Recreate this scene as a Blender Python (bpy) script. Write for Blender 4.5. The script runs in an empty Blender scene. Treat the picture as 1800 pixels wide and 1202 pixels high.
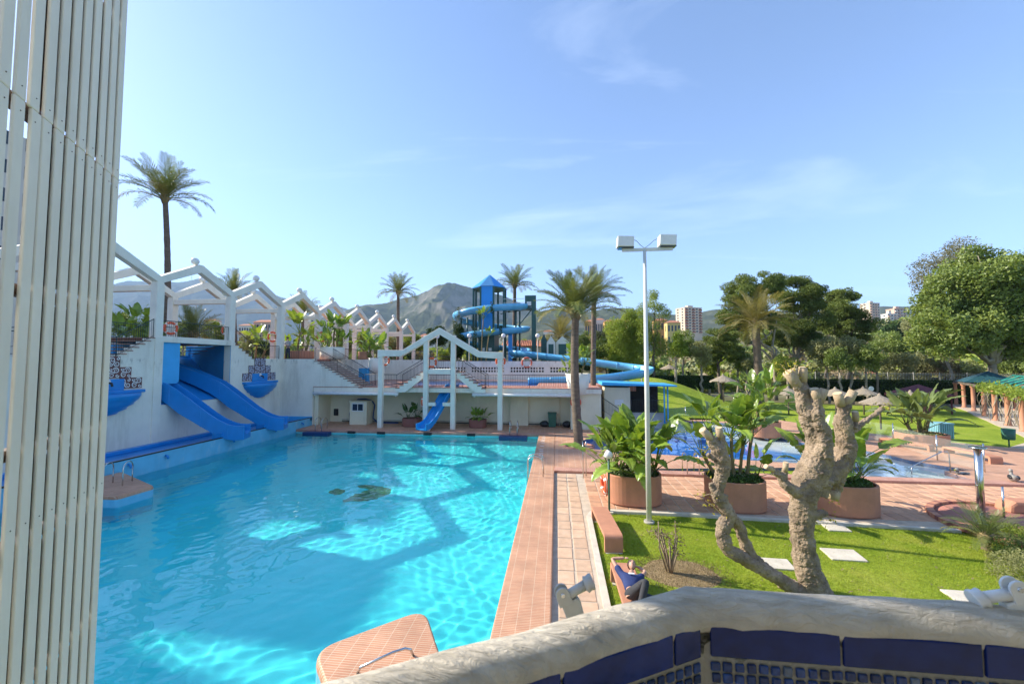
import bpy, bmesh, math, random
import numpy as np
from mathutils import Vector, Matrix, noise
R = math.radians
sc = bpy.context.scene
COL = sc.collection
# ------------------------------------------------------------------ camera
EYE = 5.0
FPX, CXP, CYP = 700.0, 900.0, 601.0
PITCH, YAW = 0.04953, 0.1114
camd = bpy.data.cameras.new('camera')
camo = bpy.data.objects.new('camera', camd)
COL.objects.link(camo)
camd.sensor_width = 36
camd.lens = 36 * FPX / 1800
camd.clip_start = 0.05
camd.clip_end = 30000
camo.location = (0, 0, EYE)
camo.rotation_euler = (math.pi / 2 + PITCH, 0, YAW)
camd.dof.use_dof = True
camd.dof.focus_distance = 14
camd.dof.aperture_fstop = 5.6
sc.camera = camo
# ------------------------------------------------------------------ sky and sun
SUN_EL = R(32)
SUN_AZ = math.atan2(-0.981, 0.195)          # compass-like: angle from +Y towards +X
sd = Vector((math.sin(SUN_AZ) * math.cos(SUN_EL), math.cos(SUN_AZ) * math.cos(SUN_EL), math.sin(SUN_EL)))
world = bpy.data.worlds.new('World')
sc.world = world
world.use_nodes = True
wn = world.node_tree
bg = wn.nodes['Background']
sky = wn.nodes.new('ShaderNodeTexSky')
sky.sky_type = 'NISHITA'
sky.sun_disc = False
sky.sun_elevation = SUN_EL
sky.sun_rotation = SUN_AZ
sky.altitude = 50
sky.air_density = 0.5
sky.dust_density = 0.2
sky.ozone_density = 2.5
bg.inputs[1].default_value = 0.15
# thin cirrus: noise stretched along one direction over the dome
wtc = wn.nodes.new('ShaderNodeTexCoord')
wsep = wn.nodes.new('ShaderNodeSeparateXYZ')
wn.links.new(wtc.outputs['Generated'], wsep.inputs[0])
def wmath(op, a, b=None, clamp=False):
    n = wn.nodes.new('ShaderNodeMath'); n.operation = op; n.use_clamp = clamp
    for i, v in enumerate((a, b)):
        if v is None: continue
        if hasattr(v, 'links'): wn.links.new(v, n.inputs[i])
        else: n.inputs[i].default_value = v
    return n.outputs[0]
zup = wmath('ADD', wmath('MAXIMUM', wsep.outputs[2], 0.0), 0.12)
wx = wmath('DIVIDE', wsep.outputs[0], zup); wy = wmath('DIVIDE', wsep.outputs[1], zup)
wcmb = wn.nodes.new('ShaderNodeCombineXYZ')
wn.links.new(wx, wcmb.inputs[0]); wn.links.new(wy, wcmb.inputs[1])
wmap = wn.nodes.new('ShaderNodeMapping')
wmap.inputs['Rotation'].default_value = (0, 0, R(24)); wmap.inputs['Scale'].default_value = (0.55, 1.7, 1)
wmap.inputs['Location'].default_value = (3.1, 0.6, 0)
wn.links.new(wcmb.outputs[0], wmap.inputs[0])
wno = wn.nodes.new('ShaderNodeTexNoise')
wno.inputs['Scale'].default_value = 0.8; wno.inputs['Detail'].default_value = 9; wno.inputs['Roughness'].default_value = 0.62
wno.inputs['Distortion'].default_value = 1.1
wn.links.new(wmap.outputs[0], wno.inputs['Vector'])
wr = wn.nodes.new('ShaderNodeValToRGB')
wr.color_ramp.elements[0].position = 0.56; wr.color_ramp.elements[0].color = (0, 0, 0, 1)
wr.color_ramp.elements[1].position = 0.88; wr.color_ramp.elements[1].color = (0.24, 0.24, 0.24, 1)
wn.links.new(wno.outputs['Fac'], wr.inputs[0])
wmix = wn.nodes.new('ShaderNodeMixRGB')
wmix.inputs[2].default_value = (6.0, 6.4, 6.8, 1)
wn.links.new(wr.outputs[0], wmix.inputs[0]); wn.links.new(sky.outputs[0], wmix.inputs[1])
wn.links.new(wmix.outputs[0], bg.inputs[0])

sund = bpy.data.lights.new('sun', 'SUN')
sund.energy = 3.7
sund.angle = R(0.53)
sund.color = (1.0, 0.92, 0.78)
suno = bpy.data.objects.new('sun', sund)
COL.objects.link(suno)
suno.rotation_euler = sd.to_track_quat('Z', 'Y').to_euler()
sund.cycles.is_caustics_light = True
# ------------------------------------------------------------------ exposure
vs = sc.view_settings
vs.view_transform = 'Standard'; vs.look = 'None'; vs.gamma = 1.0; vs.use_curve_mapping = False
vs.exposure = 1.66
sc.render.engine = 'CYCLES'
sc.cycles.max_bounces = 10
sc.cycles.transparent_max_bounces = 16
sc.cycles.transmission_bounces = 8
sc.cycles.use_denoising = True
sc.cycles.sample_clamp_indirect = 6

# ------------------------------------------------------------------ pixel -> place helpers
_fw = Vector((-math.sin(YAW) * math.cos(PITCH), math.cos(YAW) * math.cos(PITCH), math.sin(PITCH)))
_rt = Vector((math.cos(YAW), math.sin(YAW), 0))
_up = _rt.cross(_fw)
_eye = Vector((0, 0, EYE))
def ray(x, y): return _fw + _rt * ((x - CXP) / FPX) - _up * ((y - CYP) / FPX)
def Zp(x, y, z=0.0):
    d = ray(x, y); return _eye + d * ((z - EYE) / d.z)
def Yp(x, y, Y):
    d = ray(x, y); return _eye + d * (Y / d.y)
def Xp(x, y, X):
    d = ray(x, y); return _eye + d * (X / d.x)
def Dp(x, y, D):
    return _eye + ray(x, y) * D

# ------------------------------------------------------------------ builders
ORG = {}
def tag(o, label=None, cat=None, group=None, kind=None):
    if label: o['label'] = label
    if cat: o['category'] = cat
    if group: o['group'] = group
    if kind: o['kind'] = kind
    return o
def thing(name, label, cat, loc=(0, 0, 0), rotz=0, group=None):
    o = bpy.data.objects.new(name, None)
    COL.objects.link(o)
    o.empty_display_size = 0.2
    o.location = loc; o.rotation_euler = (0, 0, rotz)
    ORG[o.name] = Vector((0, 0, 0)) if rotz else Vector(loc)
    return tag(o, label, cat, group)
def link(name, me, parent=None, mat=None):
    o = bpy.data.objects.new(name, me)
    COL.objects.link(o)
    if mat is not None:
        if len(me.materials) == 0: me.materials.append(mat)
    if parent is not None:
        o.parent = parent
    return o
def children(o): return [c for c in COL.objects if c.parent == o]
KIDS = {}
def copy_tree(o, loc=None, rotz=None, scale=None):
    def rec(s, p):
        c = s.copy(); COL.objects.link(c)
        if p is not None: c.parent = p
        for k in s.children: rec(k, c)
        return c
    c = rec(o, None)
    if loc is not None: c.location = loc
    if rotz is not None: c.rotation_euler = (0, 0, rotz)
    if scale is not None: c.scale = (scale,) * 3 if not hasattr(scale, '__len__') else scale
    return c

class MB:
    def __init__(s): s.v = []; s.f = []; s.sm = []
    def add(s, vs, fs, smooth=False):
        n = len(s.v); s.v += [tuple(v) for v in vs]
        s.f += [tuple(i + n for i in f) for f in fs]; s.sm += [smooth] * len(fs); return s
    def box(s, x0, x1, y0, y1, z0, z1):
        v = [(x, y, z) for z in (z0, z1) for y in (y0, y1) for x in (x0, x1)]
        return s.add(v, [(0, 2, 3, 1), (4, 5, 7, 6), (0, 1, 5, 4), (2, 6, 7, 3), (0, 4, 6, 2), (1, 3, 7, 5)])
    def boxm(s, m, sx, sy, sz):
        v = [m @ Vector((x * sx / 2, y * sy / 2, z * sz / 2)) for z in (-1, 1) for y in (-1, 1) for x in (-1, 1)]
        return s.add(v, [(0, 2, 3, 1), (4, 5, 7, 6), (0, 1, 5, 4), (2, 6, 7, 3), (0, 4, 6, 2), (1, 3, 7, 5)])
    def boxr(s, c, sx, sy, sz, rz=0):
        return s.boxm(Matrix.Translation(c) @ Matrix.Rotation(rz, 4, 'Z'), sx, sy, sz)
    def beam(s, p, q, w, h, up=(0, 0, 1)):
        p = Vector(p); q = Vector(q); d = (q - p).normalized(); u = Vector(up)
        sd_ = d.cross(u)
        if sd_.length < 1e-4: sd_ = d.cross(Vector((1, 0, 0)))
        sd_.normalize(); u = sd_.cross(d).normalized()
        v = []
        for e in (p, q):
            for a, b in ((-1, -1), (1, -1), (1, 1), (-1, 1)): v.append(e + sd_ * (a * w / 2) + u * (b * h / 2))
        return s.add(v, [(3, 2, 1, 0), (4, 5, 6, 7), (0, 1, 5, 4), (1, 2, 6, 5), (2, 3, 7, 6), (3, 0, 4, 7)])
    def tube(s, pts, rad, n=8, caps=True, smooth=True, closed=False):
        pts = [Vector(p) for p in pts]; m = len(pts)
        if not hasattr(rad, '__len__'): rad = [rad] * m
        v = []; ref = None
        for i, p in enumerate(pts):
            if closed: t = pts[(i + 1) % m] - pts[i - 1]
            else: t = pts[min(i + 1, m - 1)] - pts[max(i - 1, 0)]
            if t.length < 1e-9: t = Vector((0, 0, 1))
            t.normalize()
            if ref is None:
                ref = Vector((0, 0, 1)) if abs(t.z) < .9 else Vector((1, 0, 0))
            a = (ref - t * ref.dot(t))
            if a.length < 1e-6: a = t.orthogonal()
            a.normalize(); b = t.cross(a); ref = a
            for k in range(n):
                th = 2 * math.pi * k / n
                v.append(p + (a * math.cos(th) + b * math.sin(th)) * rad[i])
        f = []
        for i in range(m if closed else m - 1):
            j = (i + 1) % m
            for k in range(n):
                k2 = (k + 1) % n
                f.append((i * n + k, i * n + k2, j * n + k2, j * n + k))
        s.add(v, f, smooth)
        if caps and not closed:
            nb = len(s.v) - len(v)
            s.f.append(tuple(nb + k for k in range(n))[::-1]); s.sm.append(False)
            s.f.append(tuple(nb + (m - 1) * n + k for k in range(n))); s.sm.append(False)
        return s
    def lathe(s, prof, c=(0, 0, 0), n=24, smooth=True, sx=1, sy=1):
        v = []; c = Vector(c)
        for r, z in prof:
            for k in range(n):
                a = 2 * math.pi * k / n; v.append(c + Vector((r * sx * math.cos(a), r * sy * math.sin(a), z)))
        f = []
        for i in range(len(prof) - 1):
            for k in range(n):
                k2 = (k + 1) % n; f.append((i * n + k, i * n + k2, (i + 1) * n + k2, (i + 1) * n + k))
        s.add(v, f, smooth)
        nb = len(s.v) - len(v)
        if prof[0][0] > 1e-4: s.f.append(tuple(nb + k for k in range(n))[::-1]); s.sm.append(False)
        if prof[-1][0] > 1e-4: s.f.append(tuple(nb + (len(prof) - 1) * n + k for k in range(n))); s.sm.append(False)
        return s
    def prism(s, poly, z0, z1, smooth=False):
        n = len(poly)
        a = sum(poly[i][0] * poly[(i + 1) % n][1] - poly[(i + 1) % n][0] * poly[i][1] for i in range(n))
        if a < 0: poly = poly[::-1]
        v = [(p[0], p[1], z0) for p in poly] + [(p[0], p[1], z1) for p in poly]
        f = [tuple(range(n))[::-1], tuple(range(n, 2 * n))]
        s.add(v, f)
        nb = len(s.v) - 2 * n
        for i in range(n):
            j = (i + 1) % n; s.f.append((nb + i, nb + j, nb + n + j, nb + n + i)); s.sm.append(smooth)
        return s
    def extr(s, poly, o, u, w, d):
        """polygon of (a,b) in plane o + a*u + b*w, extruded by vector d"""
        o = Vector(o); u = Vector(u); w = Vector(w); d = Vector(d); n = len(poly)
        v = [o + u * a + w * b for a, b in poly]; v2 = [p + d for p in v]
        s.add(v + v2, [tuple(range(n))[::-1], tuple(range(n, 2 * n))] + [(i, (i + 1) % n, n + (i + 1) % n, n + i) for i in range(n)])
        return s
    def sphere(s, c, r, n=16, m=10, sc_=(1, 1, 1)):
        prof = [(r * math.sin(math.pi * i / m), -r * math.cos(math.pi * i / m)) for i in range(m + 1)]
        prof[0] = (1e-5, -r); prof[-1] = (1e-5, r)
        v = []; c = Vector(c)
        for rr, z in prof:
            for k in range(n):
                a = 2 * math.pi * k / n; v.append(c + Vector((rr * math.cos(a) * sc_[0], rr * math.sin(a) * sc_[1], z * sc_[2])))
        f = [(i * n + k, i * n + (k + 1) % n, (i + 1) * n + (k + 1) % n, (i + 1) * n + k) for i in range(m) for k in range(n)]
        return s.add(v, f, True)
    def mesh(s, name, org=(0, 0, 0), fix=False):
        me = bpy.data.meshes.new(name); o = Vector(org)
        me.from_pydata([(p[0] - o.x, p[1] - o.y, p[2] - o.z) for p in s.v], [], s.f)
        me.polygons.foreach_set('use_smooth', s.sm)
        if fix:
            bm = bmesh.new(); bm.from_mesh(me); bmesh.ops.recalc_face_normals(bm, faces=bm.faces); bm.to_mesh(me); bm.free()
        me.update()
        return me
    def build(s, name, mat, parent=None, bev=0, fix=True):
        org = ORG.get(parent.name, Vector((0, 0, 0))) if parent is not None else Vector((0, 0, 0))
        o = link(name, s.mesh(name, org, fix), parent, mat)
        ORG[o.name] = org
        if bev:
            b = o.modifiers.new('bevel', 'BEVEL'); b.width = bev; b.segments = 2; b.limit_method = 'ANGLE'; b.angle_limit = R(40)
        return o
def solo(mb, name, mat, label, cat, group=None, bev=0, loc=None):
    """one-mesh thing; its origin is put at loc (its base)"""
    if loc is None:
        a = np.array(mb.v); loc = ((a[:, 0].min() + a[:, 0].max()) / 2, (a[:, 1].min() + a[:, 1].max()) / 2, a[:, 2].min())
    o = link(name, mb.mesh(name, loc, True), None, mat); o.location = loc; ORG[o.name] = Vector(loc)
    if bev:
        b = o.modifiers.new('bevel', 'BEVEL'); b.width = bev; b.segments = 2; b.limit_method = 'ANGLE'; b.angle_limit = R(40)
    return tag(o, label, cat, group)
def struct(mb, name, mat, parent=None, bev=0):
    o = mb.build(name, mat, parent, bev)
    if parent is None: o['kind'] = 'structure'
    return o
def npmesh(name, V, F, smooth=False):
    V = np.asarray(V, dtype=np.float32); F = np.asarray(F, dtype=np.int32)
    me = bpy.data.meshes.new(name); k = F.shape[1]
    me.vertices.add(len(V)); me.vertices.foreach_set('co', V.ravel())
    me.loops.add(F.size); me.loops.foreach_set('vertex_index', F.ravel())
    me.polygons.add(len(F)); me.polygons.foreach_set('loop_start', np.arange(0, F.size, k, dtype=np.int32))
    me.polygons.foreach_set('loop_total', np.full(len(F), k, dtype=np.int32))
    me.polygons.foreach_set('use_smooth', np.full(len(F), smooth))
    me.update(calc_edges=True); me.validate()
    return me
def grid_mesh(name, X, Y, Z, smooth=True):
    ny, nx = X.shape
    V = np.stack([X.ravel(), Y.ravel(), Z.ravel()], 1)
    i = np.arange((nx - 1) * (ny - 1)); a = (i // (nx - 1)) * nx + i % (nx - 1)
    return npmesh(name, V, np.stack([a, a + 1, a + nx + 1, a + nx], 1), smooth)
def sstep(a, b, x):
    t = np.clip((np.asarray(x, dtype=float) - a) / (b - a), 0, 1); return t * t * (3 - 2 * t)
def fbm(X, Y, octs=6, seed=0, scale=1.0, ridged=False):
    """value-noise fbm on arrays"""
    rng = np.random.default_rng(seed); T = rng.random((256, 256)); out = 0; amp = 1.0; tot = 0
    for o in range(octs):
        x = X * scale * 2 ** o + o * 17.3; y = Y * scale * 2 ** o + o * 9.1
        xi = np.floor(x).astype(int); yi = np.floor(y).astype(int); xf = x - xi; yf = y - yi
        xf = xf * xf * (3 - 2 * xf); yf = yf * yf * (3 - 2 * yf)
        g = lambda a, b: T[a % 256, b % 256]
        v = (g(xi, yi) * (1 - xf) + g(xi + 1, yi) * xf) * (1 - yf) + (g(xi, yi + 1) * (1 - xf) + g(xi + 1, yi + 1) * xf) * yf
        if ridged: v = 1 - np.abs(2 * v - 1)
        out = out + v * amp; tot += amp; amp *= 0.5
    return out / tot

# ------------------------------------------------------------------ materials
def nodes_of(name):
    m = bpy.data.materials.new(name); m.use_nodes = True
    nt = m.node_tree; b = nt.nodes['Principled BSDF']; return m, nt, b
def N(nt, t, **kw):
    n = nt.nodes.new(t)
    for k, v in kw.items():
        if k in n.inputs: n.inputs[k].default_value = v
        else: setattr(n, k, v)
    return n
def c4(c): return (c[0], c[1], c[2], 1)
def ramp(nt, fac, stops):
    r = nt.nodes.new('ShaderNodeValToRGB'); e = r.color_ramp.elements
    while len(e) < len(stops): e.new(0.5)
    for i, (p, c) in enumerate(stops): e[i].position = p; e[i].color = c4(c) if hasattr(c, '__len__') else (c, c, c, 1)
    nt.links.new(fac, r.inputs[0]); return r.outputs[0]
def pos(nt, scale=(1, 1, 1), rot=(0, 0, 0), obj=False):
    if obj: s = nt.nodes.new('ShaderNodeTexCoord').outputs['Object']
    else: s = nt.nodes.new('ShaderNodeNewGeometry').outputs['Position']
    mp = nt.nodes.new('ShaderNodeMapping'); mp.inputs['Scale'].default_value = scale; mp.inputs['Rotation'].default_value = rot
    nt.links.new(s, mp.inputs[0]); return mp.outputs[0]
def noise_n(nt, vec, scale, detail=5, rough=0.55, dist=0.0):
    n = N(nt, 'ShaderNodeTexNoise', Scale=scale, Detail=detail, Roughness=rough, Distortion=dist)
    nt.links.new(vec, n.inputs['Vector']); return n.outputs['Fac']
def mixc(nt, fac, a, b, mode='MIX'):
    m = nt.nodes.new('ShaderNodeMixRGB'); m.blend_type = mode
    for i, v in enumerate((fac, a, b)):
        if hasattr(v, 'links'): nt.links.new(v, m.inputs[i])
        elif hasattr(v, '__len__'): m.inputs[i].default_value = c4(v)
        else: m.inputs[i].default_value = v
    return m.outputs[0]
def bump(nt, b, h, strength=0.3, dist=0.02):
    n = N(nt, 'ShaderNodeBump', Strength=strength, Distance=dist); nt.links.new(h, n.inputs['Height'])
    nt.links.new(n.outputs[0], b.inputs['Normal'])
def mat(name, c, rough=0.6, var=0.18, scale=2.0, bmp=0.0, bscale=40, metal=0.0, c2=None, rnd=0.0, obj=False, stretch=(1, 1, 1), dirt=None, spec=0.5):
    m, nt, b = nodes_of(name)
    v = pos(nt, stretch, obj=obj)
    n1 = noise_n(nt, v, scale, 7, 0.62)
    lo = tuple(x * (1 - var) for x in c) if c2 is None else c2
    hi = tuple(min(1, x * (1 + var * .6)) for x in c) if c2 is None else c
    col = ramp(nt, n1, [(0.3, lo), (0.68, hi)])
    if dirt:
        n2 = noise_n(nt, pos(nt, dirt[2] if len(dirt) > 2 else (1, 1, .25), obj=obj), dirt[1] if len(dirt) > 1 else 1.2, 8, 0.7)
        f = ramp(nt, n2, [(0.52, 0.0), (0.78, dirt[3] if len(dirt) > 3 else 0.6)])
        col = mixc(nt, f, col, dirt[0])
    if rnd:
        oi = nt.nodes.new('ShaderNodeObjectInfo')
        hs = N(nt, 'ShaderNodeHueSaturation'); mr = N(nt, 'ShaderNodeMapRange'); mr.inputs['To Min'].default_value = 1 - rnd; mr.inputs['To Max'].default_value = 1 + rnd
        nt.links.new(oi.outputs['Random'], mr.inputs[0]); nt.links.new(mr.outputs[0], hs.inputs['Value']); nt.links.new(col, hs.inputs['Color'])
        col = hs.outputs[0]
    nt.links.new(col, b.inputs['Base Color'])
    b.inputs['Roughness'].default_value = rough; b.inputs['Metallic'].default_value = metal
    b.inputs['Specular IOR Level'].default_value = spec
    if bmp: bump(nt, b, noise_n(nt, v, bscale, 6, 0.6), bmp, 0.02)
    return m
def leafmat(name, c, c2, trans=0.35, rough=0.45, gloss=0.25, scale=0.8, rnd=0.15):
    m = bpy.data.materials.new(name); m.use_nodes = True; nt = m.node_tree; nt.nodes.clear()
    out = nt.nodes.new('ShaderNodeOutputMaterial')
    n1 = noise_n(nt, pos(nt), scale, 4, 0.6)
    col = ramp(nt, n1, [(0.32, c), (0.68, c2)])
    oi = nt.nodes.new('ShaderNodeObjectInfo'); hs = N(nt, 'ShaderNodeHueSaturation'); mr = N(nt, 'ShaderNodeMapRange')
    mr.inputs['To Min'].default_value = 1 - rnd; mr.inputs['To Max'].default_value = 1 + rnd
    nt.links.new(oi.outputs['Random'], mr.inputs[0]); nt.links.new(mr.outputs[0], hs.inputs['Value']); nt.links.new(col, hs.inputs['Color'])
    b = N(nt, 'ShaderNodeBsdfPrincipled', Roughness=rough); b.inputs['Specular IOR Level'].default_value = gloss
    nt.links.new(hs.outputs[0], b.inputs['Base Color'])
    t = nt.nodes.new('ShaderNodeBsdfTranslucent')
    tc = mixc(nt, 1.0, hs.outputs[0], (1.25, 1.2, 0.55), 'MULTIPLY'); nt.links.new(tc, t.inputs[0])
    mx = nt.nodes.new('ShaderNodeMixShader'); mx.inputs[0].default_value = trans
    nt.links.new(b.outputs[0], mx.inputs[1]); nt.links.new(t.outputs[0], mx.inputs[2]); nt.links.new(mx.outputs[0], out.inputs[0])
    return m
def brickmat(name, c1, c2, mortar, bw, rh, ms=0.006, off=0.0, rot=0.0, rough=0.6, plane='XY', bmp=0.4):
    m, nt, b = nodes_of(name)
    rr = {'XY': (0, 0, rot), 'XZ': (R(90), 0, 0), 'YZ': (R(90), 0, R(90))}[plane]
    s = nt.nodes.new('ShaderNodeNewGeometry').outputs['Position']
    mp = nt.nodes.new('ShaderNodeMapping'); mp.vector_type = 'TEXTURE' if plane != 'XY' else 'POINT'
    mp.inputs['Rotation'].default_value = rr; nt.links.new(s, mp.inputs[0])
    t = N(nt, 'ShaderNodeTexBrick'); t.offset = off; t.squash = 1.0
    t.inputs['Scale'].default_value = 1.0; t.inputs['Brick Width'].default_value = bw; t.inputs['Row Height'].default_value = rh
    t.inputs['Mortar Size'].default_value = ms; t.inputs['Mortar Smooth'].default_value = 0.2; t.inputs['Bias'].default_value = 0
    t.inputs['Color1'].default_value = c4(c1); t.inputs['Color2'].default_value = c4(c2); t.inputs['Mortar'].default_value = c4(mortar)
    nt.links.new(mp.outputs[0], t.inputs['Vector'])
    n1 = noise_n(nt, pos(nt), 1.3, 6, 0.65)
    f = ramp(nt, n1, [(0.3, (0.78, 0.76, 0.74)), (0.7, (1.12, 1.1, 1.08))])
    col = mixc(nt, 1.0, t.outputs['Color'], f, 'MULTIPLY'); nt.links.new(col, b.inputs['Base Color'])
    b.inputs['Roughness'].default_value = rough
    inv = N(nt, 'ShaderNodeMath', operation='SUBTRACT'); inv.inputs[0].default_value = 1; nt.links.new(t.outputs['Fac'], inv.inputs[1])
    bump(nt, b, inv.outputs[0], bmp, 0.01)
    return m

M = {}
M['stucco'] = mat('white_stucco', (0.82, 0.765, 0.64), .85, .1, .6, .25, 30, dirt=((0.42, 0.35, 0.24), 1.1, (1, 1, .16), .6))
M['stucco_frame'] = mat('white_painted_concrete', (0.82, 0.77, 0.65), .75, .08, 1.2, .12, 25, dirt=((0.45, 0.40, 0.30), 1.5, (1, 1, .4), .3))
M['cream'] = mat('cream_wall_paint', (0.78, 0.70, 0.50), .8, .1, .5, .15, 20, dirt=((0.48, 0.40, 0.26), .7, (1, 1, .3), .4))
M['concrete'] = mat('weathered_concrete', (0.47, 0.44, 0.38), .9, .25, 2, .4, 30)
M['kerb'] = mat('pale_kerb_stone', (0.60, 0.54, 0.44), .9, .18, 3, .4, 40)
M['blue'] = mat('blue_slide_gelcoat', (0.014, 0.25, 0.62), .28, .1, 1.5, .02, 10, dirt=((0.05, 0.26, 0.55), 1.2, (1, 1, 1), .35))
M['blue_wall'] = mat('bright_blue_wall_paint', (0.05, 0.40, 0.76), .6, .1, 1, .1, 30)
M['blue_light'] = mat('pale_blue_pool_wall_paint', (0.15, 0.50, 0.70), .6, .12, 1.5, .1, 20, dirt=((0.45, 0.60, 0.66), 1.6, (1, 1, .5), .7))
M['blue_tower'] = mat('blue_tower_paint', (0.015, 0.27, 0.70), .4, .08, 1)
M['tube_slide'] = mat('light_blue_fibreglass', (0.13, 0.45, 0.72), .25, .12, .8, .02, 10, dirt=((0.3, 0.5, 0.62), .8, (1, 1, 1), .3))
M['green_steel'] = mat('dark_green_steel', (0.025, 0.095, 0.08), .45, .2, 2)
M['roof_blue'] = mat('sheet_roof_blue', (0.06, 0.22, 0.45), .45, .15, 4, .2, 30)
M['rail_green'] = mat('dark_green_railing_paint', (0.012, 0.05, 0.04), .45, .2, 3)
M['rail_dark'] = mat('dark_railing_paint', (0.02, 0.024, 0.026), .5, .2, 3)
M['steel'] = mat('brushed_steel', (0.62, 0.62, 0.60), .22, .1, 5, metal=1.0)
M['pole'] = mat('pale_painted_pole', (0.66, 0.66, 0.60), .4, .1, 3)
M['planter'] = mat('terracotta_render', (0.50, 0.225, 0.13), .75, .14, 2.5, .25, 60, dirt=((0.30, 0.14, 0.10), 2.0, (1, 1, .3), .35))
M['planter_dark'] = mat('dark_terracotta', (0.26, 0.10, 0.075), .7, .14, 2.5, .2, 50)
M['soil'] = mat('dark_soil', (0.07, 0.05, 0.035), .95, .4, 12, .6, 60)
M['white_lamp'] = mat('white_glass_globe', (0.80, 0.78, 0.72), .25, .05, 3)
M['orange'] = mat('orange_lifebuoy_plastic', (0.72, 0.12, 0.04), .5, .15, 8, rnd=.12)
M['white'] = mat('white_plastic', (0.76, 0.75, 0.71), .45, .08, 6)
M['black'] = mat('black_plastic', (0.018, 0.02, 0.022), .45, .3, 6)
M['bin_green'] = mat('green_bin_plastic', (0.03, 0.12, 0.075), .45, .2, 5)
M['step'] = mat('stair_tread_clay', (0.34, 0.19, 0.13), .8, .2, 3, .2, 40)
M['rope_grey'] = mat('hose_blue', (0.02, 0.06, 0.16), .5, .2, 4)
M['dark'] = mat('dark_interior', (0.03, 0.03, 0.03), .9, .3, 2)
M['maroon'] = mat('maroon_canvas', (0.12, 0.035, 0.045), .85, .2, 2)
M['thatch'] = mat('dry_thatch', (0.36, 0.30, 0.22), .95, .35, 8, .9, 30, c2=(0.19, 0.155, 0.11), stretch=(1, 1, 3))
M['clay_roof'] = mat('clay_roof_tile', (0.50, 0.20, 0.11), .8, .25, 2, .4, 20)
M['lattice'] = mat('turquoise_lattice_paint', (0.02, 0.27, 0.21), .5, .15, 2)
M['brick_coping'] = brickmat('narrow_brick_coping', (0.56, 0.28, 0.155), (0.50, 0.225, 0.12), (0.63, 0.49, 0.35), .26, .048, .005)
M['brick_coping_x'] = brickmat('narrow_brick_coping_far', (0.54, 0.25, 0.17), (0.46, 0.19, 0.13), (0.62, 0.47, 0.36), .26, .048, .005, rot=R(90))
M['deck_tile'] = brickmat('salmon_deck_brick', (0.57, 0.295, 0.175), (0.51, 0.245, 0.14), (0.63, 0.48, 0.35), .29, .075, .007, rough=.65)
M['deck_tile_up'] = brickmat('upper_deck_tile', (0.50, 0.22, 0.14), (0.44, 0.18, 0.12), (0.6, 0.45, 0.34), .4, .4, .012)
M['grout'] = mat('sandy_grout', (0.53, 0.43, 0.325), .95, .2, 4, .4, 60)
M['tile'] = mat('salmon_paving_slab', (0.56, 0.31, 0.185), .8, .22, 3.0, .3, 50, rnd=.16, dirt=((0.62, 0.44, 0.32), 1.4, (1, 1, 1), .6))
M['path_tile'] = mat('pale_path_slab', (0.58, 0.385, 0.25), .8, .18, 3.5, .3, 50, rnd=.1, dirt=((0.66, 0.50, 0.37), 1.8, (1, 1, 1), .7))
M['red_floor'] = mat('red_brick_floor', (0.40, 0.17, 0.125), .8, .18, 3, .3, 30)
M['cobalt'] = mat('glossy_cobalt_tile', (0.006, 0.022, 0.13), .16, .45, 9, .05, 25, rnd=.2, spec=.22)
M['mosaic'] = mat('blue_glass_mosaic', (0.02, 0.06, 0.20), .2, .6, 60, .1, 80, c2=(0.004, 0.014, 0.06), rnd=.45, spec=.3)
M['mosaic_pale'] = mat('pale_glass_mosaic', (0.10, 0.16, 0.26), .15, .4, 50, .1, 80, rnd=.3)
M['mortar'] = mat('tile_grout', (0.36, 0.33, 0.27), .95, .2, 30, .4, 120)
M['slat'] = mat('cream_painted_slat', (0.80, 0.745, 0.63), .55, .07, 2.5, .08, 30, dirt=((0.45, 0.38, 0.28), 2.5, (1, 1, .12), .28))
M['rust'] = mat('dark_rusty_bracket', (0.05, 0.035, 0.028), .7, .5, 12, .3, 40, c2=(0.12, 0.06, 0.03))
M['grey_plastic'] = mat('grey_painted_clamp', (0.46, 0.46, 0.43), .45, .12, 14)
M['maroon_tile'] = mat('maroon_glazed_tile', (0.16, 0.055, 0.05), .35, .2, 5, rnd=.12)
M['glass'] = None
# mildew band and runs under the terrace edge on the white stucco
nt = M['stucco'].node_tree; b = nt.nodes['Principled BSDF']; old = b.inputs['Base Color'].links[0].from_socket
sp = N(nt, 'ShaderNodeSeparateXYZ'); nt.links.new(nt.nodes.new('ShaderNodeNewGeometry').outputs['Position'], sp.inputs[0])
band = ramp(nt, sp.outputs[2], [(0.0, 0.0), (1.0, 1.0)])
mr = N(nt, 'ShaderNodeMapRange'); mr.inputs['From Min'].default_value = 4.2; mr.inputs['From Max'].default_value = 5.3; nt.links.new(sp.outputs[2], mr.inputs[0])
zb_ = ramp(nt, mr.outputs[0], [(0.0, 0.0), (0.55, 0.25), (0.8, 1.0), (0.93, 0.0)])
run = ramp(nt, noise_n(nt, pos(nt, (1, 1, .3)), 2.6, 7, .75), [(0.53, 0.0), (0.66, 0.85)])
f = N(nt, 'ShaderNodeMath', operation='MULTIPLY'); nt.links.new(zb_, f.inputs[0]); nt.links.new(run, f.inputs[1])
nt.links.new(mixc(nt, f.outputs[0], old, (0.16, 0.13, 0.085)), b.inputs['Base Color'])
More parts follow.
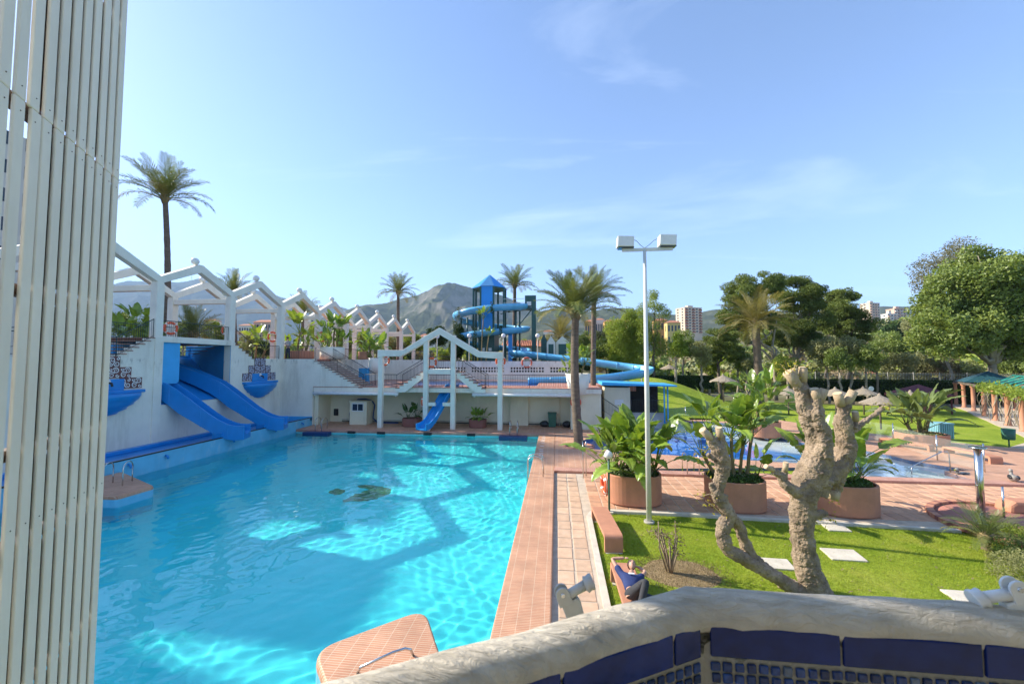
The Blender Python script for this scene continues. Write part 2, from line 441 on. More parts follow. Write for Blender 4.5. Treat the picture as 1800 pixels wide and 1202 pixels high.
# cap stucco, coarse trowel marks
m, nt, b = nodes_of('trowelled_cap_stucco')
v = pos(nt, (1, 1, 1), (0, 0, R(35)))
n1 = noise_n(nt, pos(nt, (16, 60, 30), (0, 0, R(35))), 1.0, 8, .62, .8); n2 = noise_n(nt, v, 9, 5, .6)
hh = mixc(nt, .35, n1, n2)
nt.links.new(ramp(nt, n2, [(.3, (0.50, 0.435, 0.33)), (.7, (0.70, 0.62, 0.49))]), b.inputs['Base Color'])
b.inputs['Roughness'].default_value = .9; bump(nt, b, hh, 1.0, .03); M['cap'] = m
# glass
m, nt, b = nodes_of('thin_glass'); b.inputs['Base Color'].default_value = (.72, .92, .84, 1); b.inputs['Roughness'].default_value = .02
b.inputs['Alpha'].default_value = .05; M['glass'] = m
m, nt, b = nodes_of('dark_window_glass'); b.inputs['Base Color'].default_value = (.03, .045, .06, 1); b.inputs['Roughness'].default_value = .08
M['window'] = m
# grass
def grassmat(name, c1, c2, c3):
    m, nt, b = nodes_of(name)
    n1 = noise_n(nt, pos(nt), .45, 6, .6); n2 = noise_n(nt, pos(nt), 14, 4, .7)
    a = ramp(nt, n1, [(.3, c1), (.55, c2), (.75, c3)]); k = ramp(nt, n2, [(.3, .6), (.7, 1.25)])
    nt.links.new(mixc(nt, 1, a, k, 'MULTIPLY'), b.inputs['Base Color'])
    b.inputs['Roughness'].default_value = .9; b.inputs['Specular IOR Level'].default_value = .15
    bump(nt, b, noise_n(nt, pos(nt), 45, 3, .7), .9, .04); return m
M['lawn'] = grassmat('lawn_grass', (0.20, 0.29, 0.024), (0.29, 0.37, 0.036), (0.40, 0.41, 0.08))
M['blade'] = leafmat('grass_blade', (0.23, 0.34, 0.026), (0.44, 0.47, 0.085), .5, .6, .15, .9)
M['hill'] = mat('scrub_hillside', (0.13, 0.14, 0.055), .95, .4, .06, .6, .5, c2=(0.20, 0.165, 0.10))
M['earth'] = mat('dry_earth', (0.36, 0.26, 0.13), .95, .3, 3, .6, 30, c2=(0.24, 0.17, 0.085))
# plants
M['strel'] = leafmat('paddle_leaf_green', (0.14, 0.235, 0.03), (0.30, 0.41, 0.065), .30, .32, .55, 1.5, .28)
M['strel_pale'] = leafmat('paddle_leaf_greyish', (0.12, 0.17, 0.05), (0.20, 0.25, 0.09), .3, .4, .45, 1.5, .2)
M['strel_dark'] = leafmat('paddle_leaf_dark', (0.04, 0.095, 0.018), (0.08, 0.16, 0.028), .25, .32, .5, 1.5, .2)
M['stem'] = mat('fibrous_plant_stem', (0.24, 0.17, 0.075), .8, .4, 6, .5, 30, c2=(0.13, 0.11, 0.04), stretch=(1, 1, .2))
M['petiole'] = mat('green_leaf_stalk', (0.13, 0.18, 0.04), .5, .3, 4)
M['cover'] = leafmat('ground_cover_leaf', (0.03, 0.075, 0.012), (0.10, 0.16, 0.03), .25, .5, .3, 6)
M['cover_pale'] = leafmat('ground_cover_bloom', (0.22, 0.23, 0.12), (0.34, 0.33, 0.22), .2, .6, .2, 9)
M['palm'] = leafmat('palm_leaflet_green', (0.10, 0.145, 0.035), (0.23, 0.25, 0.08), .25, .4, .45, .8, .25)
M['palm_dry'] = leafmat('palm_leaflet_yellowing', (0.20, 0.18, 0.055), (0.33, 0.28, 0.11), .25, .5, .3, .8, .25)
M['palm_trunk'] = mat('palm_trunk_bark', (0.20, 0.15, 0.105), .95, .5, 3, 1.0, 16, c2=(0.09, 0.065, 0.05), stretch=(1, 1, 2.5))
M['bark'] = mat('grey_brown_bark', (0.17, 0.135, 0.10), .95, .4, 3, .9, 14, c2=(0.09, 0.07, 0.055), stretch=(1, 1, .4))
M['bark_pale'] = mat('pale_bark', (0.36, 0.31, 0.24), .9, .3, 3, .7, 14, c2=(0.20, 0.165, 0.12), stretch=(1, 1, .4))
M['pollard'] = mat('pollard_bark', (0.44, 0.33, 0.225), .9, .35, 3.6, 1.0, 60, c2=(0.17, 0.125, 0.085), dirt=((0.085, 0.058, 0.038), 12, (1, 1, 1.3), 1.0))
M['cut_wood'] = mat('fresh_cut_wood', (0.62, 0.47, 0.28), .8, .15, 12, .2, 40)
M['pine'] = leafmat('pine_needles', (0.085, 0.13, 0.03), (0.23, 0.275, 0.07), .32, .6, .2, .35, .12)
M['ficus'] = leafmat('ficus_leaf', (0.125, 0.185, 0.04), (0.28, 0.335, 0.09), .36, .4, .4, .5, .12)
M['olive'] = leafmat('olive_leaf', (0.19, 0.20, 0.08), (0.32, 0.32, 0.14), .25, .5, .3, .3, .18)
M['bright'] = leafmat('bright_spring_leaf', (0.17, 0.24, 0.03), (0.34, 0.40, 0.07), .35, .5, .3, .5, .18)
M['hedge'] = leafmat('clipped_hedge_leaf', (0.026, 0.055, 0.014), (0.06, 0.105, 0.024), .15, .6, .2, .8, .1)
M['dry_leaf'] = leafmat('dry_twig_leaf', (0.19, 0.145, 0.085), (0.30, 0.235, 0.14), .2, .7, .1, .6, .15)
M['yellow_leaf'] = leafmat('yellow_new_leaf', (0.32, 0.29, 0.03), (0.45, 0.38, 0.05), .35, .5, .3, 3, .15)
# ================================================================== SETTING
rng = np.random.default_rng(7)
random.seed(5)
DK = 0.0                      # pool deck level
UP = 5.22                     # upper terrace level
MID = 3.03                    # middle deck level
XW = -21.66                   # face of the upper terrace wall
def gz(x, y):
    x = np.asarray(x, float); y = np.asarray(y, float)
    d = np.hypot(x, y); u = x / np.maximum(y, 1.0)
    z = 3.3 * sstep(33, 47, y) * sstep(22, 10, x)
    z = np.maximum(z, 5.0 * sstep(40.5, 43.5, y) * sstep(6, 1.5, x))
    z = np.where(x < -21.7, 5.0, z)
    hill = 27 * sstep(95, 480, d) * sstep(0.06, 0.42, u) + 6 * sstep(80, 130, d) * sstep(.3, .5, u)
    hill = hill * (1 - .35 * sstep(420, 900, d)) + 9 * (fbm(x, y, 4, 3, .012) - .5) * sstep(80, 200, d)
    left = 5 * sstep(44, 60, y) * sstep(9, 1, x)
    z = np.maximum(z, left) + hill * 1.0
    return z - 8 * sstep(900, 2500, d)
def gzf(x, y): return float(gz(np.array([x]), np.array([y]))[0])

# ---- the ground, out to the horizon
t = np.linspace(-1, 1, 261); xs = np.sinh(t * 6.2) / math.sinh(6.2) * 14000
ts = np.linspace(-.72, 1, 261); ys = np.sinh(ts * 6.2) / math.sinh(6.2) * 14000
GX, GY = np.meshgrid(xs, ys); GZ = gz(GX, GY) - 0.08
inside = (GX > -27) & (GX < 70) & (GY > -12) & (GY < 56)
GZ = np.where(inside, -4.0, GZ)
o = link('ground', grid_mesh('ground', GX, GY, GZ), None, M['hill']); o['kind'] = 'structure'

# ---- mountains
def mountmat(name, green, rock, pale=None):
    m, nt, b = nodes_of(name)
    g = nt.nodes.new('ShaderNodeNewGeometry')
    sp = N(nt, 'ShaderNodeSeparateXYZ'); nt.links.new(g.outputs['Normal'], sp.inputs[0])
    n1 = noise_n(nt, pos(nt), .004, 9, .65); n2 = noise_n(nt, pos(nt), .02, 7, .7)
    add = N(nt, 'ShaderNodeMath', operation='ADD'); nt.links.new(sp.outputs[2], add.inputs[0])
    mm = N(nt, 'ShaderNodeMath', operation='MULTIPLY'); nt.links.new(n1, mm.inputs[0]); mm.inputs[1].default_value = .9
    nt.links.new(mm.outputs[0], add.inputs[1])
    f = ramp(nt, add.outputs[0], [(0.9, 0.0), (1.0, 1.0)])
    r2 = ramp(nt, n2, [(.3, tuple(c * .6 for c in rock)), (.7, rock)]); g2 = ramp(nt, n2, [(.35, tuple(c * .55 for c in green)), (.65, green)])
    sc2 = N(nt, 'ShaderNodeMath', operation='MULTIPLY'); nt.links.new(add.outputs[0], sc2.inputs[0]); sc2.inputs[1].default_value = .62
    f = ramp(nt, sc2.outputs[0], [(.62, 0.0), (.82, 1.0)])
    nt.links.new(mixc(nt, f, r2, g2), b.inputs['Base Color']); b.inputs['Roughness'].default_value = 1
    b.inputs['Specular IOR Level'].default_value = 0
    return m
def mountain(name, prof, Rr, mt, seed, cols=420, rows=110, amp=.42, front=.45):
    px = np.linspace(prof[0][0], prof[-1][0], cols)
    py = np.interp(px, [p[0] for p in prof], [p[1] for p in prof])
    hp = np.maximum((635.7 - py) / FPX * Rr, 0)
    dd = np.concatenate([np.linspace(front, 1.0, rows), np.linspace(1.02, 1.35, 18)]) * Rr
    s = np.where(dd <= Rr, ((dd - front * Rr) / (Rr * (1 - front))).clip(0, 1) ** 1.25, 1 - ((dd - Rr) / (.35 * Rr)).clip(0, 1) ** 1.2)
    ax = (px - CXP) / FPX
    X = dd[:, None] * (_fw.x + ax[None, :] * _rt.x); Y = dd[:, None] * (_fw.y + ax[None, :] * _rt.y)
    nz = fbm(X, Y, 7, seed, 6.0 / Rr, True) - .62
    n2 = fbm(X, Y, 6, seed + 9, 30.0 / Rr) - .5
    S = s[:, None]
    Z = EYE + hp[None, :] * (S + amp * nz * 4 * S * (1.08 - S) + .07 * n2 * (S > .05) * (1 - .6 * S)) - 14 * (1 - S)
    Z[0] = -40
    o = link(name, grid_mesh(name, X, Y, Z), None, mt); o['kind'] = 'structure'; return o
mt_far = mountmat('far_range_scrub', (0.045, 0.06, 0.035), (0.11, 0.105, 0.09))
mt_mid = mountmat('rocky_mountain', (0.085, 0.095, 0.045), (0.23, 0.205, 0.165))
mountain('mountain_range', [(-250, 560), (0, 520), (120, 506), (196, 500), (250, 497), (300, 496), (345, 491), (400, 503), (440, 510), (480, 520), (540, 538), (600, 541), (660, 556), (740, 590), (800, 620)], 7000, mt_far, 4)
mountain('mountain_peak', [(540, 610), (575, 575), (600, 552), (625, 541), (650, 536), (680, 533), (705, 528), (735, 520), (755, 511), (770, 503), (785, 498), (800, 499), (815, 505), (832, 511), (870, 517), (905, 528), (940, 541), (975, 553), (1040, 585), (1100, 620)], 3400, mt_mid, 11)
mountain('mountain_hills', [(860, 610), (900, 575), (930, 556), (955, 546), (975, 541), (1000, 546), (1030, 549), (1065, 543), (1095, 541), (1120, 546), (1150, 552), (1185, 553), (1225, 552), (1260, 545), (1300, 543), (1360, 549), (1450, 545), (1600, 538), (1800, 530), (2000, 560)], 2300, mt_mid, 23, amp=.35)

# ---- big pool
PX0, PX1, PY0, PY1 = -18.9, -1.15, 1.2, 27.4
WZ = -0.16
pool_paint = mat('pool_floor_paint', (0.33, 0.78, 0.80), .6, .06, .6, .05, 10)
mb = MB().box(PX0 - .15, PX1 + .15, PY0 - .15, PY1 + .15, -2.05, -1.85)
basin = struct(mb, 'pool_floor', pool_paint)
for nm, a in (('pool_wall', (PX1, PX1 + .3, PY0, PY1, -1.95, -.02)), ('pool_wall', (PX0, PX1 + .3, PY1, PY1 + .3, -1.95, -.02)),
              ('pool_wall', (PX0, PX1, PY0 - .3, PY0, -1.95, -.02))):
    struct(MB().box(*a), nm, pool_paint)
def watermat(name, tint):
    m, nt, b = nodes_of(name)
    b.inputs['Base Color'].default_value = c4(tint); b.inputs['Transmission Weight'].default_value = 1
    b.inputs['Roughness'].default_value = 0.0; b.inputs['IOR'].default_value = 1.33
    return m
def water(name, x0, x1, y0, y1, z, nx, ny, mt, seed, amp=1.0, mask=None):
    rg = np.random.default_rng(seed)
    X, Y = np.meshgrid(np.linspace(x0, x1, nx), np.linspace(y0, y1, ny)); Z = np.zeros_like(X)
    wx_ = X + .5 * (fbm(X, Y, 2, seed, .25) - .5) * 3; wy_ = Y + .5 * (fbm(Y, X, 2, seed + 1, .25) - .5) * 3
    cal = .55 + .75 * fbm(X, Y, 3, seed + 5, .12)
    for i in range(30):
        th = rg.normal(-.3, .9); k = rg.uniform(3.5, 24); ph = rg.uniform(0, 6.28)
        Z += .0072 / k * np.sin(k * (wx_ * math.cos(th) + wy_ * math.sin(th)) + ph)
    Z = z + Z * amp * cal
    me = grid_mesh(name, X, Y, Z)
    if mask is not None:
        bm = bmesh.new(); bm.from_mesh(me)
        bmesh.ops.delete(bm, geom=[f for f in bm.faces if not mask(f.calc_center_median())], context='FACES'); bm.to_mesh(me); bm.free()
    o = link(name, me, None, mt); o['kind'] = 'structure'
    o.cycles.is_caustics_caster = True
    return o
wm1 = watermat('pool_water', (0.20, 0.90, 0.91))
water('pool_water', PX0 - .02, PX1 + .02, PY0, PY1 + .02, WZ, 460, 660, wm1, 3)
for ob in COL.objects:
    if ob.name.startswith('pool_floor') or ob.name.startswith('pool_wall'): ob.cycles.is_caustics_receiver = True

# dark mosaic figure on the floor of the pool
def blob(pts, z0, z1, sub=6):
    out = []; n = len(pts)
    for i in range(n):
        p0, p1, p2, p3 = [Vector((*pts[(i + k - 1) % n], 0)) for k in range(4)]
        for j in range(sub):
            t_ = j / sub; out.append(0.5 * ((2 * p1) + (p2 - p0) * t_ + (2 * p0 - 5 * p1 + 4 * p2 - p3) * t_ ** 2 + (3 * p1 - p0 - 3 * p2 + p3) * t_ ** 3))
    return [(p.x, p.y) for p in out]
mos = mat('floor_mosaic_brown', (0.46, 0.33, 0.12), .6, .4, 3.5, 0, c2=(0.15, 0.12, 0.10))
figs = [[(578, 889), (592, 884), (606, 887), (600, 893), (585, 894)], [(602, 907), (622, 894), (648, 885), (628, 880), (640, 877), (672, 880), (687, 884), (680, 894), (655, 903), (625, 907)]]
mo = thing('floor_mosaic', 'dark brown mosaic figure on the bottom of the big pool', 'mosaic', (-5.5, 11, -1.85))
for fg in figs:
    p = [Zp(x, y, -1.30) for x, y in fg]
    f = MB().prism(blob([(q.x * 1.0, q.y) for q in p], 0, 0), -1.849, -1.842).build('mosaic_patch', mos, mo); f.cycles.is_caustics_receiver = True

# ---- coping and decks round the big pool
CT = 0.09
co = struct(MB().box(PX1 - .06, -.13, -2, PY1 - .05, -.09, CT), 'coping', M['brick_coping'], None, .03)
struct(MB().box(PX0, -.13, PY1 - .05, PY1 + .55, -.09, CT - .003), 'coping', M['brick_coping_x'], None, .03)
struct(MB().box(PX0, 4.6, PY1 + .55, 31.4, -.12, .085), 'deck', M['deck_tile'])
# salmon tiled apron round the near palm, with a round hole for it
def sheet(name, outer, holes, z, mt, thick=0.0):
    bm = bmesh.new(); edges = []
    for loop in [outer] + holes:
        vs_ = [bm.verts.new((p[0], p[1], z)) for p in loop]
        for i in range(len(vs_)): edges.append(bm.edges.new((vs_[i], vs_[(i + 1) % len(vs_)])))
    bmesh.ops.triangle_fill(bm, edges=edges, use_beauty=True, normal=(0, 0, 1))
    for f in bm.faces:
        if f.normal.z < 0: f.normal_flip()
    if thick:
        r_ = bmesh.ops.extrude_face_region(bm, geom=list(bm.faces))
        bmesh.ops.translate(bm, verts=[e for e in r_['geom'] if isinstance(e, bmesh.types.BMVert)], vec=(0, 0, -thick))
        bmesh.ops.recalc_face_normals(bm, faces=bm.faces)
    me = bpy.data.meshes.new(name); bm.to_mesh(me); bm.free()
    o = link(name, me, None, mt); o['kind'] = 'structure'; return o
def circle(cx, cy, r, n=40): return [(cx + r * math.cos(2 * math.pi * i / n), cy + r * math.sin(2 * math.pi * i / n)) for i in range(n)]
PALM = Zp(1018, 784, 0.08)
# second pool outline on the ground
def gp(x, y, z=0.0): q = Zp(x, y, z); return (q.x, q.y)
YE = 18.95
P2 = [(2.55, YE), (17.3, YE), gp(1660, 831), gp(1600, 812), gp(1545, 799), gp(1470, 786), gp(1405, 779), gp(1352, 766), gp(1320, 756), gp(1285, 747), gp(1235, 742), gp(1165, 743), gp(1110, 752), gp(1060, 762), gp(1036, 772), gp(1046, 792)]
P2s = blob(P2[2:], 0, 0, 4)
P2 = [(2.55, YE), (17.3, YE)] + [p for p in P2s if p[1] > YE + .25 and not (p[0] < 3.2 and p[1] < 19.3)]
sheet('pool_surround', [(-.13, YE - .55), (19.5, YE - .55), (30, 21.5), (27.5, 25), (22.5, 28.5), (20.0, 33), (18, 38), (6, 39), (4.6, 31.4), (4.6, PY1 + .55), (-.13, PY1 + .55)],
      [P2, circle(PALM.x, PALM.y, .75)], 0.086, M['deck_tile'], .2)
struct(MB().lathe([(.9, -.05), (.9, .12), (.75, .12), (.75, -.05)], (PALM.x, PALM.y, 0), 36), 'palm_ring', M['red_floor'])
struct(MB().lathe([(.75, -.4), (.75, .0), (.01, .05)], (PALM.x, PALM.y, 0), 36), 'palm_bed', M['earth'])
# brick lip of the second pool's near edge, proud of the paving
struct(MB().box(-.13, 19.5, YE - .6, YE - .02, -.03, .105), 'coping', M['brick_coping_x'], None, .03)
# second pool: blue deep part, white beach
def inpoly(p, poly):
    c = False; n = len(poly)
    for i in range(n):
        a, b_ = poly[i], poly[i - 1]
        if (a[1] > p.y) != (b_[1] > p.y) and p.x < (b_[0] - a[0]) * (p.y - a[1]) / (b_[1] - a[1]) + a[0]: c = not c
    return c
X2, Y2 = np.meshgrid(np.linspace(1.5, 18.2, 120), np.linspace(18.6, 37.5, 130))
pts2 = np.array(P2)
def distpoly(X, Y, poly, skip):
    D = np.full(X.shape, 99.0)
    for i in range(len(poly)):
        if i in skip: continue
        a = poly[i]; b_ = poly[(i + 1) % len(poly)]
        ab = b_ - a; L2 = (ab ** 2).sum()
        tt = np.clip(((X - a[0]) * ab[0] + (Y - a[1]) * ab[1]) / L2, 0, 1)
        D = np.minimum(D, np.hypot(X - a[0] - tt * ab[0], Y - a[1] - tt * ab[1]))
    return D
far_i = [i for i in range(len(P2)) if P2[i][1] > 33.5 or P2[i][0] > 12.3]
D2 = .8 * distpoly(X2, Y2, pts2, [i for i in range(len(P2)) if i not in far_i or i == 0])
Zb = -0.10 - 1.25 * sstep(.6, 4.2, D2)
m, nt, b = nodes_of('beach_pool_floor')
sp = N(nt, 'ShaderNodeSeparateXYZ'); nt.links.new(nt.nodes.new('ShaderNodeNewGeometry').outputs['Position'], sp.inputs[0])
mr = N(nt, 'ShaderNodeMapRange'); mr.inputs['From Min'].default_value = -1.0; mr.inputs['From Max'].default_value = -.35
nt.links.new(sp.outputs[2], mr.inputs[0])
nt.links.new(ramp(nt, mr.outputs[0], [(0.0, (0.03, 0.20, 0.60)), (.5, (0.12, 0.40, 0.72)), (.85, (0.76, 0.76, 0.72))]), b.inputs['Base Color']); b.inputs['Roughness'].default_value = .6
me = grid_mesh('beach_pool_floor', X2, Y2, Zb)
bm = bmesh.new(); bm.from_mesh(me)
big = [(p[0] + (.2 if p[0] > 8 else -.2), p[1] + (.25 if p[1] > 25 else -.2)) for p in P2]
bmesh.ops.delete(bm, geom=[f for f in bm.faces if not inpoly(f.calc_center_median(), big)], context='FACES'); bm.to_mesh(me); bm.free()
o = link('beach_pool_floor', me, None, m); o['kind'] = 'structure'; o.cycles.is_caustics_receiver = True
wl = MB(); n_ = len(P2)
for i in range(n_):
    a, b_ = P2[i], P2[(i + 1) % n_]
    wl.add([(a[0], a[1], -1.5), (b_[0], b_[1], -1.5), (b_[0], b_[1], .08), (a[0], a[1], .08)], [(0, 1, 2, 3)])
o = struct(wl, 'beach_pool_wall', mat('pool_tile_band', (0.10, 0.32, 0.62), .4, .2, 6, .1, 40)); o.cycles.is_caustics_receiver = True
wm2 = watermat('beach_pool_water', (0.84, 0.96, 0.99))
water('beach_pool_water', 1.5, 18.2, 18.6, 37.5, -.09, 210, 230, wm2, 8, .8, lambda p: inpoly(p, big))

# ---- path slabs and paving between lawn and second pool
gb = [(-.13, 4), (.94, 4), (.97, 13.55), (1.45, 14.05), (4, 14.05), (9.5, 13.8), (13, 13.6), (24, 12.2), (30, 21.2), (19.5, 18.4), (-.13, 18.4)]
pav = sheet('pavement', gb, [], -0.012, M['grout'], .25)
tile_me = MB().box(-.2, .2, -.285, .285, -.03, 0.0).mesh('paving_slab', fix=True)
bmt = bmesh.new(); bmt.from_mesh(tile_me); bmesh.ops.bevel(bmt, geom=[e for e in bmt.edges if all(v.co.z > -.01 for v in e.verts)], offset=.008, segments=1, affect='EDGES'); bmt.to_mesh(tile_me); bmt.free()
tile_me.materials.append(M['tile'])
ptile = tile_me.copy(); ptile.materials.clear(); ptile.materials.append(M['path_tile'])
def slab(me, x, y, z=0.0, rz=0.0, sx=1, sy=1):
    o = bpy.data.objects.new('paving_slab', me); COL.objects.link(o); o.parent = pav
    o.location = (x, y, z + random.uniform(-.002, .003)); o.rotation_euler = (random.uniform(-.003, .003), random.uniform(-.003, .003), rz + random.uniform(-.006, .006)); o.scale = (sx, sy, 1)
y = 6.6
while y < 18.2:
    for x in (.17, .60): slab(ptile, x + .03 + random.uniform(-.01, .01), y, 0, 0, .94, .98)
    y += .60
cnt = 0
Vy = 14.45
while Vy < 18.2:
    x = 1.35 if Vy > 14.2 else 1.7
    while x < 20.5:
        kx = (x - 1.2)
        if inpoly(Vector((x, Vy, 0)), gb) and inpoly(Vector((x + .2, Vy - .32, 0)), gb) and inpoly(Vector((x - .2, Vy - .32, 0)), gb):
            slab(tile_me, x, Vy, 0, 0, 1.0, 1.0); cnt += 1
        x += .435
    Vy += .605
# kerb between lawn and paving
kb = MB()
kpts = [(.98, 4), (1.0, 9), (1.02, 13.35), (1.14, 13.72), (1.55, 13.9), (4, 13.9), (9.5, 13.62), (11.85, 13.48)]
for i in range(len(kpts) - 1): kb.beam((*kpts[i], -.02), (*kpts[i + 1], -.02), .15, .10)
struct(kb, 'kerb', M['kerb'])

# ---- lawns
xs_ = np.arange(.3, 78, .6); ys_ = np.arange(-4, 62, .6)
LX, LY = np.meshgrid(xs_, ys_); LZ = gz(LX, LY) - .05 + .02 * (fbm(LX, LY, 3, 2, .5) - .5)
LZ = np.where((LX < .8), LZ - .1, LZ)
me = grid_mesh('lawn', LX, LY, LZ)
bm = bmesh.new(); bm.from_mesh(me)
big2 = [(p[0] * 1.0 + (.5 if p[0] > 8 else -.5), p[1] + (.6 if p[1] > 25 else -.6)) for p in P2]
def lawn_hole(p):
    return inpoly(p, big2) or p.y > 60 or (p.x > 19 and p.y > 53.5 - .28 * (p.x - 26)) or (p.x < 4.5 and 17 < p.y < 31) or (p.x < 9.2 and 28.5 < p.y < 34.5) or (p.x < 4.5 and 28 < p.y < 44)
bmesh.ops.delete(bm, geom=[f for f in bm.faces if lawn_hole(f.calc_center_median())], context='FACES'); bm.to_mesh(me); bm.free()
o = link('lawn', me, None, M['lawn']); o['kind'] = 'structure'
# grass blades on the near lawn
def blades(n, area, zf, hmin, hmax, seed, wd=.006):
    rg = np.random.default_rng(seed); P = area(rg, n); k = len(P)
    h = rg.uniform(hmin, hmax, k); a = rg.uniform(0, 6.28, k); l = rg.normal(0, .45, (k, 2)) * h[:, None]
    z = zf(P); s = np.stack([np.cos(a), np.sin(a)], 1) * wd * rg.uniform(.7, 1.4, k)[:, None]
    V = np.zeros((k, 3, 3)); V[:, 0, :2] = P - s; V[:, 1, :2] = P + s; V[:, 2, :2] = P + l
    V[:, 0, 2] = z - .01; V[:, 1, 2] = z - .01; V[:, 2, 2] = z + h
    return V.reshape(-1, 3), np.arange(k * 3).reshape(-1, 3)
PATCH = gp(1195, 1003)
def near_area(rg, n):
    P = np.stack([rg.uniform(1.08, 17, n), rg.uniform(6.3, 14, n)], 1)
    keep = (P[:, 1] < 13.8 - .045 * np.maximum(P[:, 0] - 3, 0)) & ((P[:, 1] < 13.3) | (P[:, 0] > 1.4))
    r_ = np.hypot((P[:, 0] - PATCH[0]) / 1.0, (P[:, 1] - PATCH[1]) / .72)
    keep &= (r_ > .98 + .12 * rg.random(n)) | (rg.random(n) < .03)
    keep &= np.hypot(P[:, 0] - 14.1, P[:, 1] - 13.8) > 2.25
    return P[keep]
V, F = blades(210000, near_area, lambda P: np.full(len(P), -.055), .03, .062, 4)
o = link('lawn_grass_blades', npmesh('lawn_grass_blades', V, F), None, M['blade']); o['kind'] = 'stuff'; tag(o, 'short green grass blades of the lawn below the balcony', 'grass')
bp = MB().lathe([(1.08, -.075), (.9, -.048), (.6, -.036), (.01, -.03)], (PATCH[0], PATCH[1], 0), 48, sy=.72)
bp.v = [(PATCH[0] + (x - PATCH[0]) * (1 + .22 * noise.noise(Vector((x * 1.3, y * 1.3, 0)))), PATCH[1] + (y - PATCH[1]) * (1 + .22 * noise.noise(Vector((x * 1.3, y * 1.3, 5)))), z) for x, y, z in bp.v]
struct(bp, 'bare_patch', M['earth'])
rg = np.random.default_rng(77); a_ = near_area(rg, 900); k_ = len(a_); an = rg.uniform(0, 6.28, k_); s_ = rg.uniform(.018, .04, k_)
d_ = np.stack([np.cos(an), np.sin(an), rg.normal(0, .25, k_)], 1) * s_[:, None]; w_ = np.stack([-np.sin(an), np.cos(an), rg.normal(0, .25, k_)], 1) * s_[:, None] * .5
c_ = np.concatenate([a_, np.full((k_, 1), -.012)], 1); V = np.stack([c_ - d_, c_ + w_, c_ + d_, c_ - w_], 1).reshape(-1, 3)
o = link('fallen_leaves', npmesh('fallen_leaves', V, np.arange(k_ * 4).reshape(-1, 4)), None, M['dry_leaf']); o['kind'] = 'stuff'; tag(o, 'dry fallen leaves scattered over the near lawn', 'leaves')
def patch_area(rg, n):
    P = rg.normal(0, .55, (n, 2)) * np.array([1, .72]); return P[np.hypot(P[:, 0], P[:, 1] / .72) < 1.25] + np.array(PATCH)
V, F = blades(9000, patch_area, lambda P: np.full(len(P), -.045), .02, .045, 14)
o = link('dry_grass', npmesh('dry_grass', V, F), None, M['dry_leaf']); o['kind'] = 'stuff'; tag(o, 'dry straw-coloured grass round the pruned shrub', 'grass')
# ================================================================== BUILT THINGS ROUND THE POOL
def railing(name, label, runs, h=1.0, mt=None, sp=.125, cat='railing', group=None, bar=.009, top=.022):
    """runs: list of polylines of base points"""
    mt = mt or M['rail_dark']
    t_ = thing(name, label, cat, runs[0][0], group=group)
    bars = MB()
    for run in runs:
        run = [Vector(p) for p in run]
        MB().tube([p + Vector((0, 0, h)) for p in run], top, 6).build('top_rail', mt, t_)
        MB().tube([p + Vector((0, 0, .10)) for p in run], .013, 5).build('bottom_rail', mt, t_)
        for p in run: MB().tube([p, p + Vector((0, 0, h + .02))], .019, 6).build('post', mt, t_)
        for a, b_ in zip(run[:-1], run[1:]):
            n = max(1, int((b_ - a).length / sp))
            for i in range(1, n):
                q = a.lerp(b_, i / n); bars.tube([q + Vector((0, 0, .10)), q + Vector((0, 0, h))], bar, 4, False)
    o = bars.build('bars', mt, t_); o['kind'] = 'stuff'
    return t_
def lifebuoy(loc, normal, label, r=.34, group='orange lifebuoys round the pools'):
    t_ = thing('lifebuoy', label, 'lifebuoy', loc, group=group)
    n = Vector(normal).normalized(); q = n.to_track_quat('Z', 'Y'); L = Vector(loc)
    pts = [L + q @ Vector((r * math.cos(a), r * math.sin(a), 0)) for a in np.linspace(0, 2 * math.pi, 33)[:-1]]
    ring = MB().tube(pts, .075, 10, closed=True).build('ring', M['orange'], t_)
    for k in range(4):
        a0 = math.pi / 4 + k * math.pi / 2
        seg = [L + q @ Vector((r * math.cos(a0 + d), r * math.sin(a0 + d), 0)) for d in (-.14, -.05, .05, .14)]
        MB().tube(seg, .079, 10, False).build('white_band', M['white'], t_)
    rp = [L + q @ Vector(((r + .085 + .02 * math.sin(4 * a)) * math.cos(a), (r + .085 + .02 * math.sin(4 * a)) * math.sin(a), 0)) for a in np.linspace(0, 2 * math.pi, 41)[:-1]]
    MB().tube(rp, .008, 5, closed=True).build('grab_rope', M['white'], t_)
    return t_

# ------------------------------------------------ upper terrace wall on the left
COLY = [14.55 + 4.96 * k for k in range(10)]        # pergola columns along Y
OA, OB = 19.75, 24.4                                # slide opening
BR = 6.3                                            # bridge level
tw = thing('terrace_wall', 'tall white stucco terrace wall with stepped top left of the big pool', 'wall', (XW, 22, 0))
wl = MB()
def wallpanel(mb, y0, y1, z0, z1, x0=XW, th=.5): mb.box(x0 - th, x0, y0, y1, z0, z1)
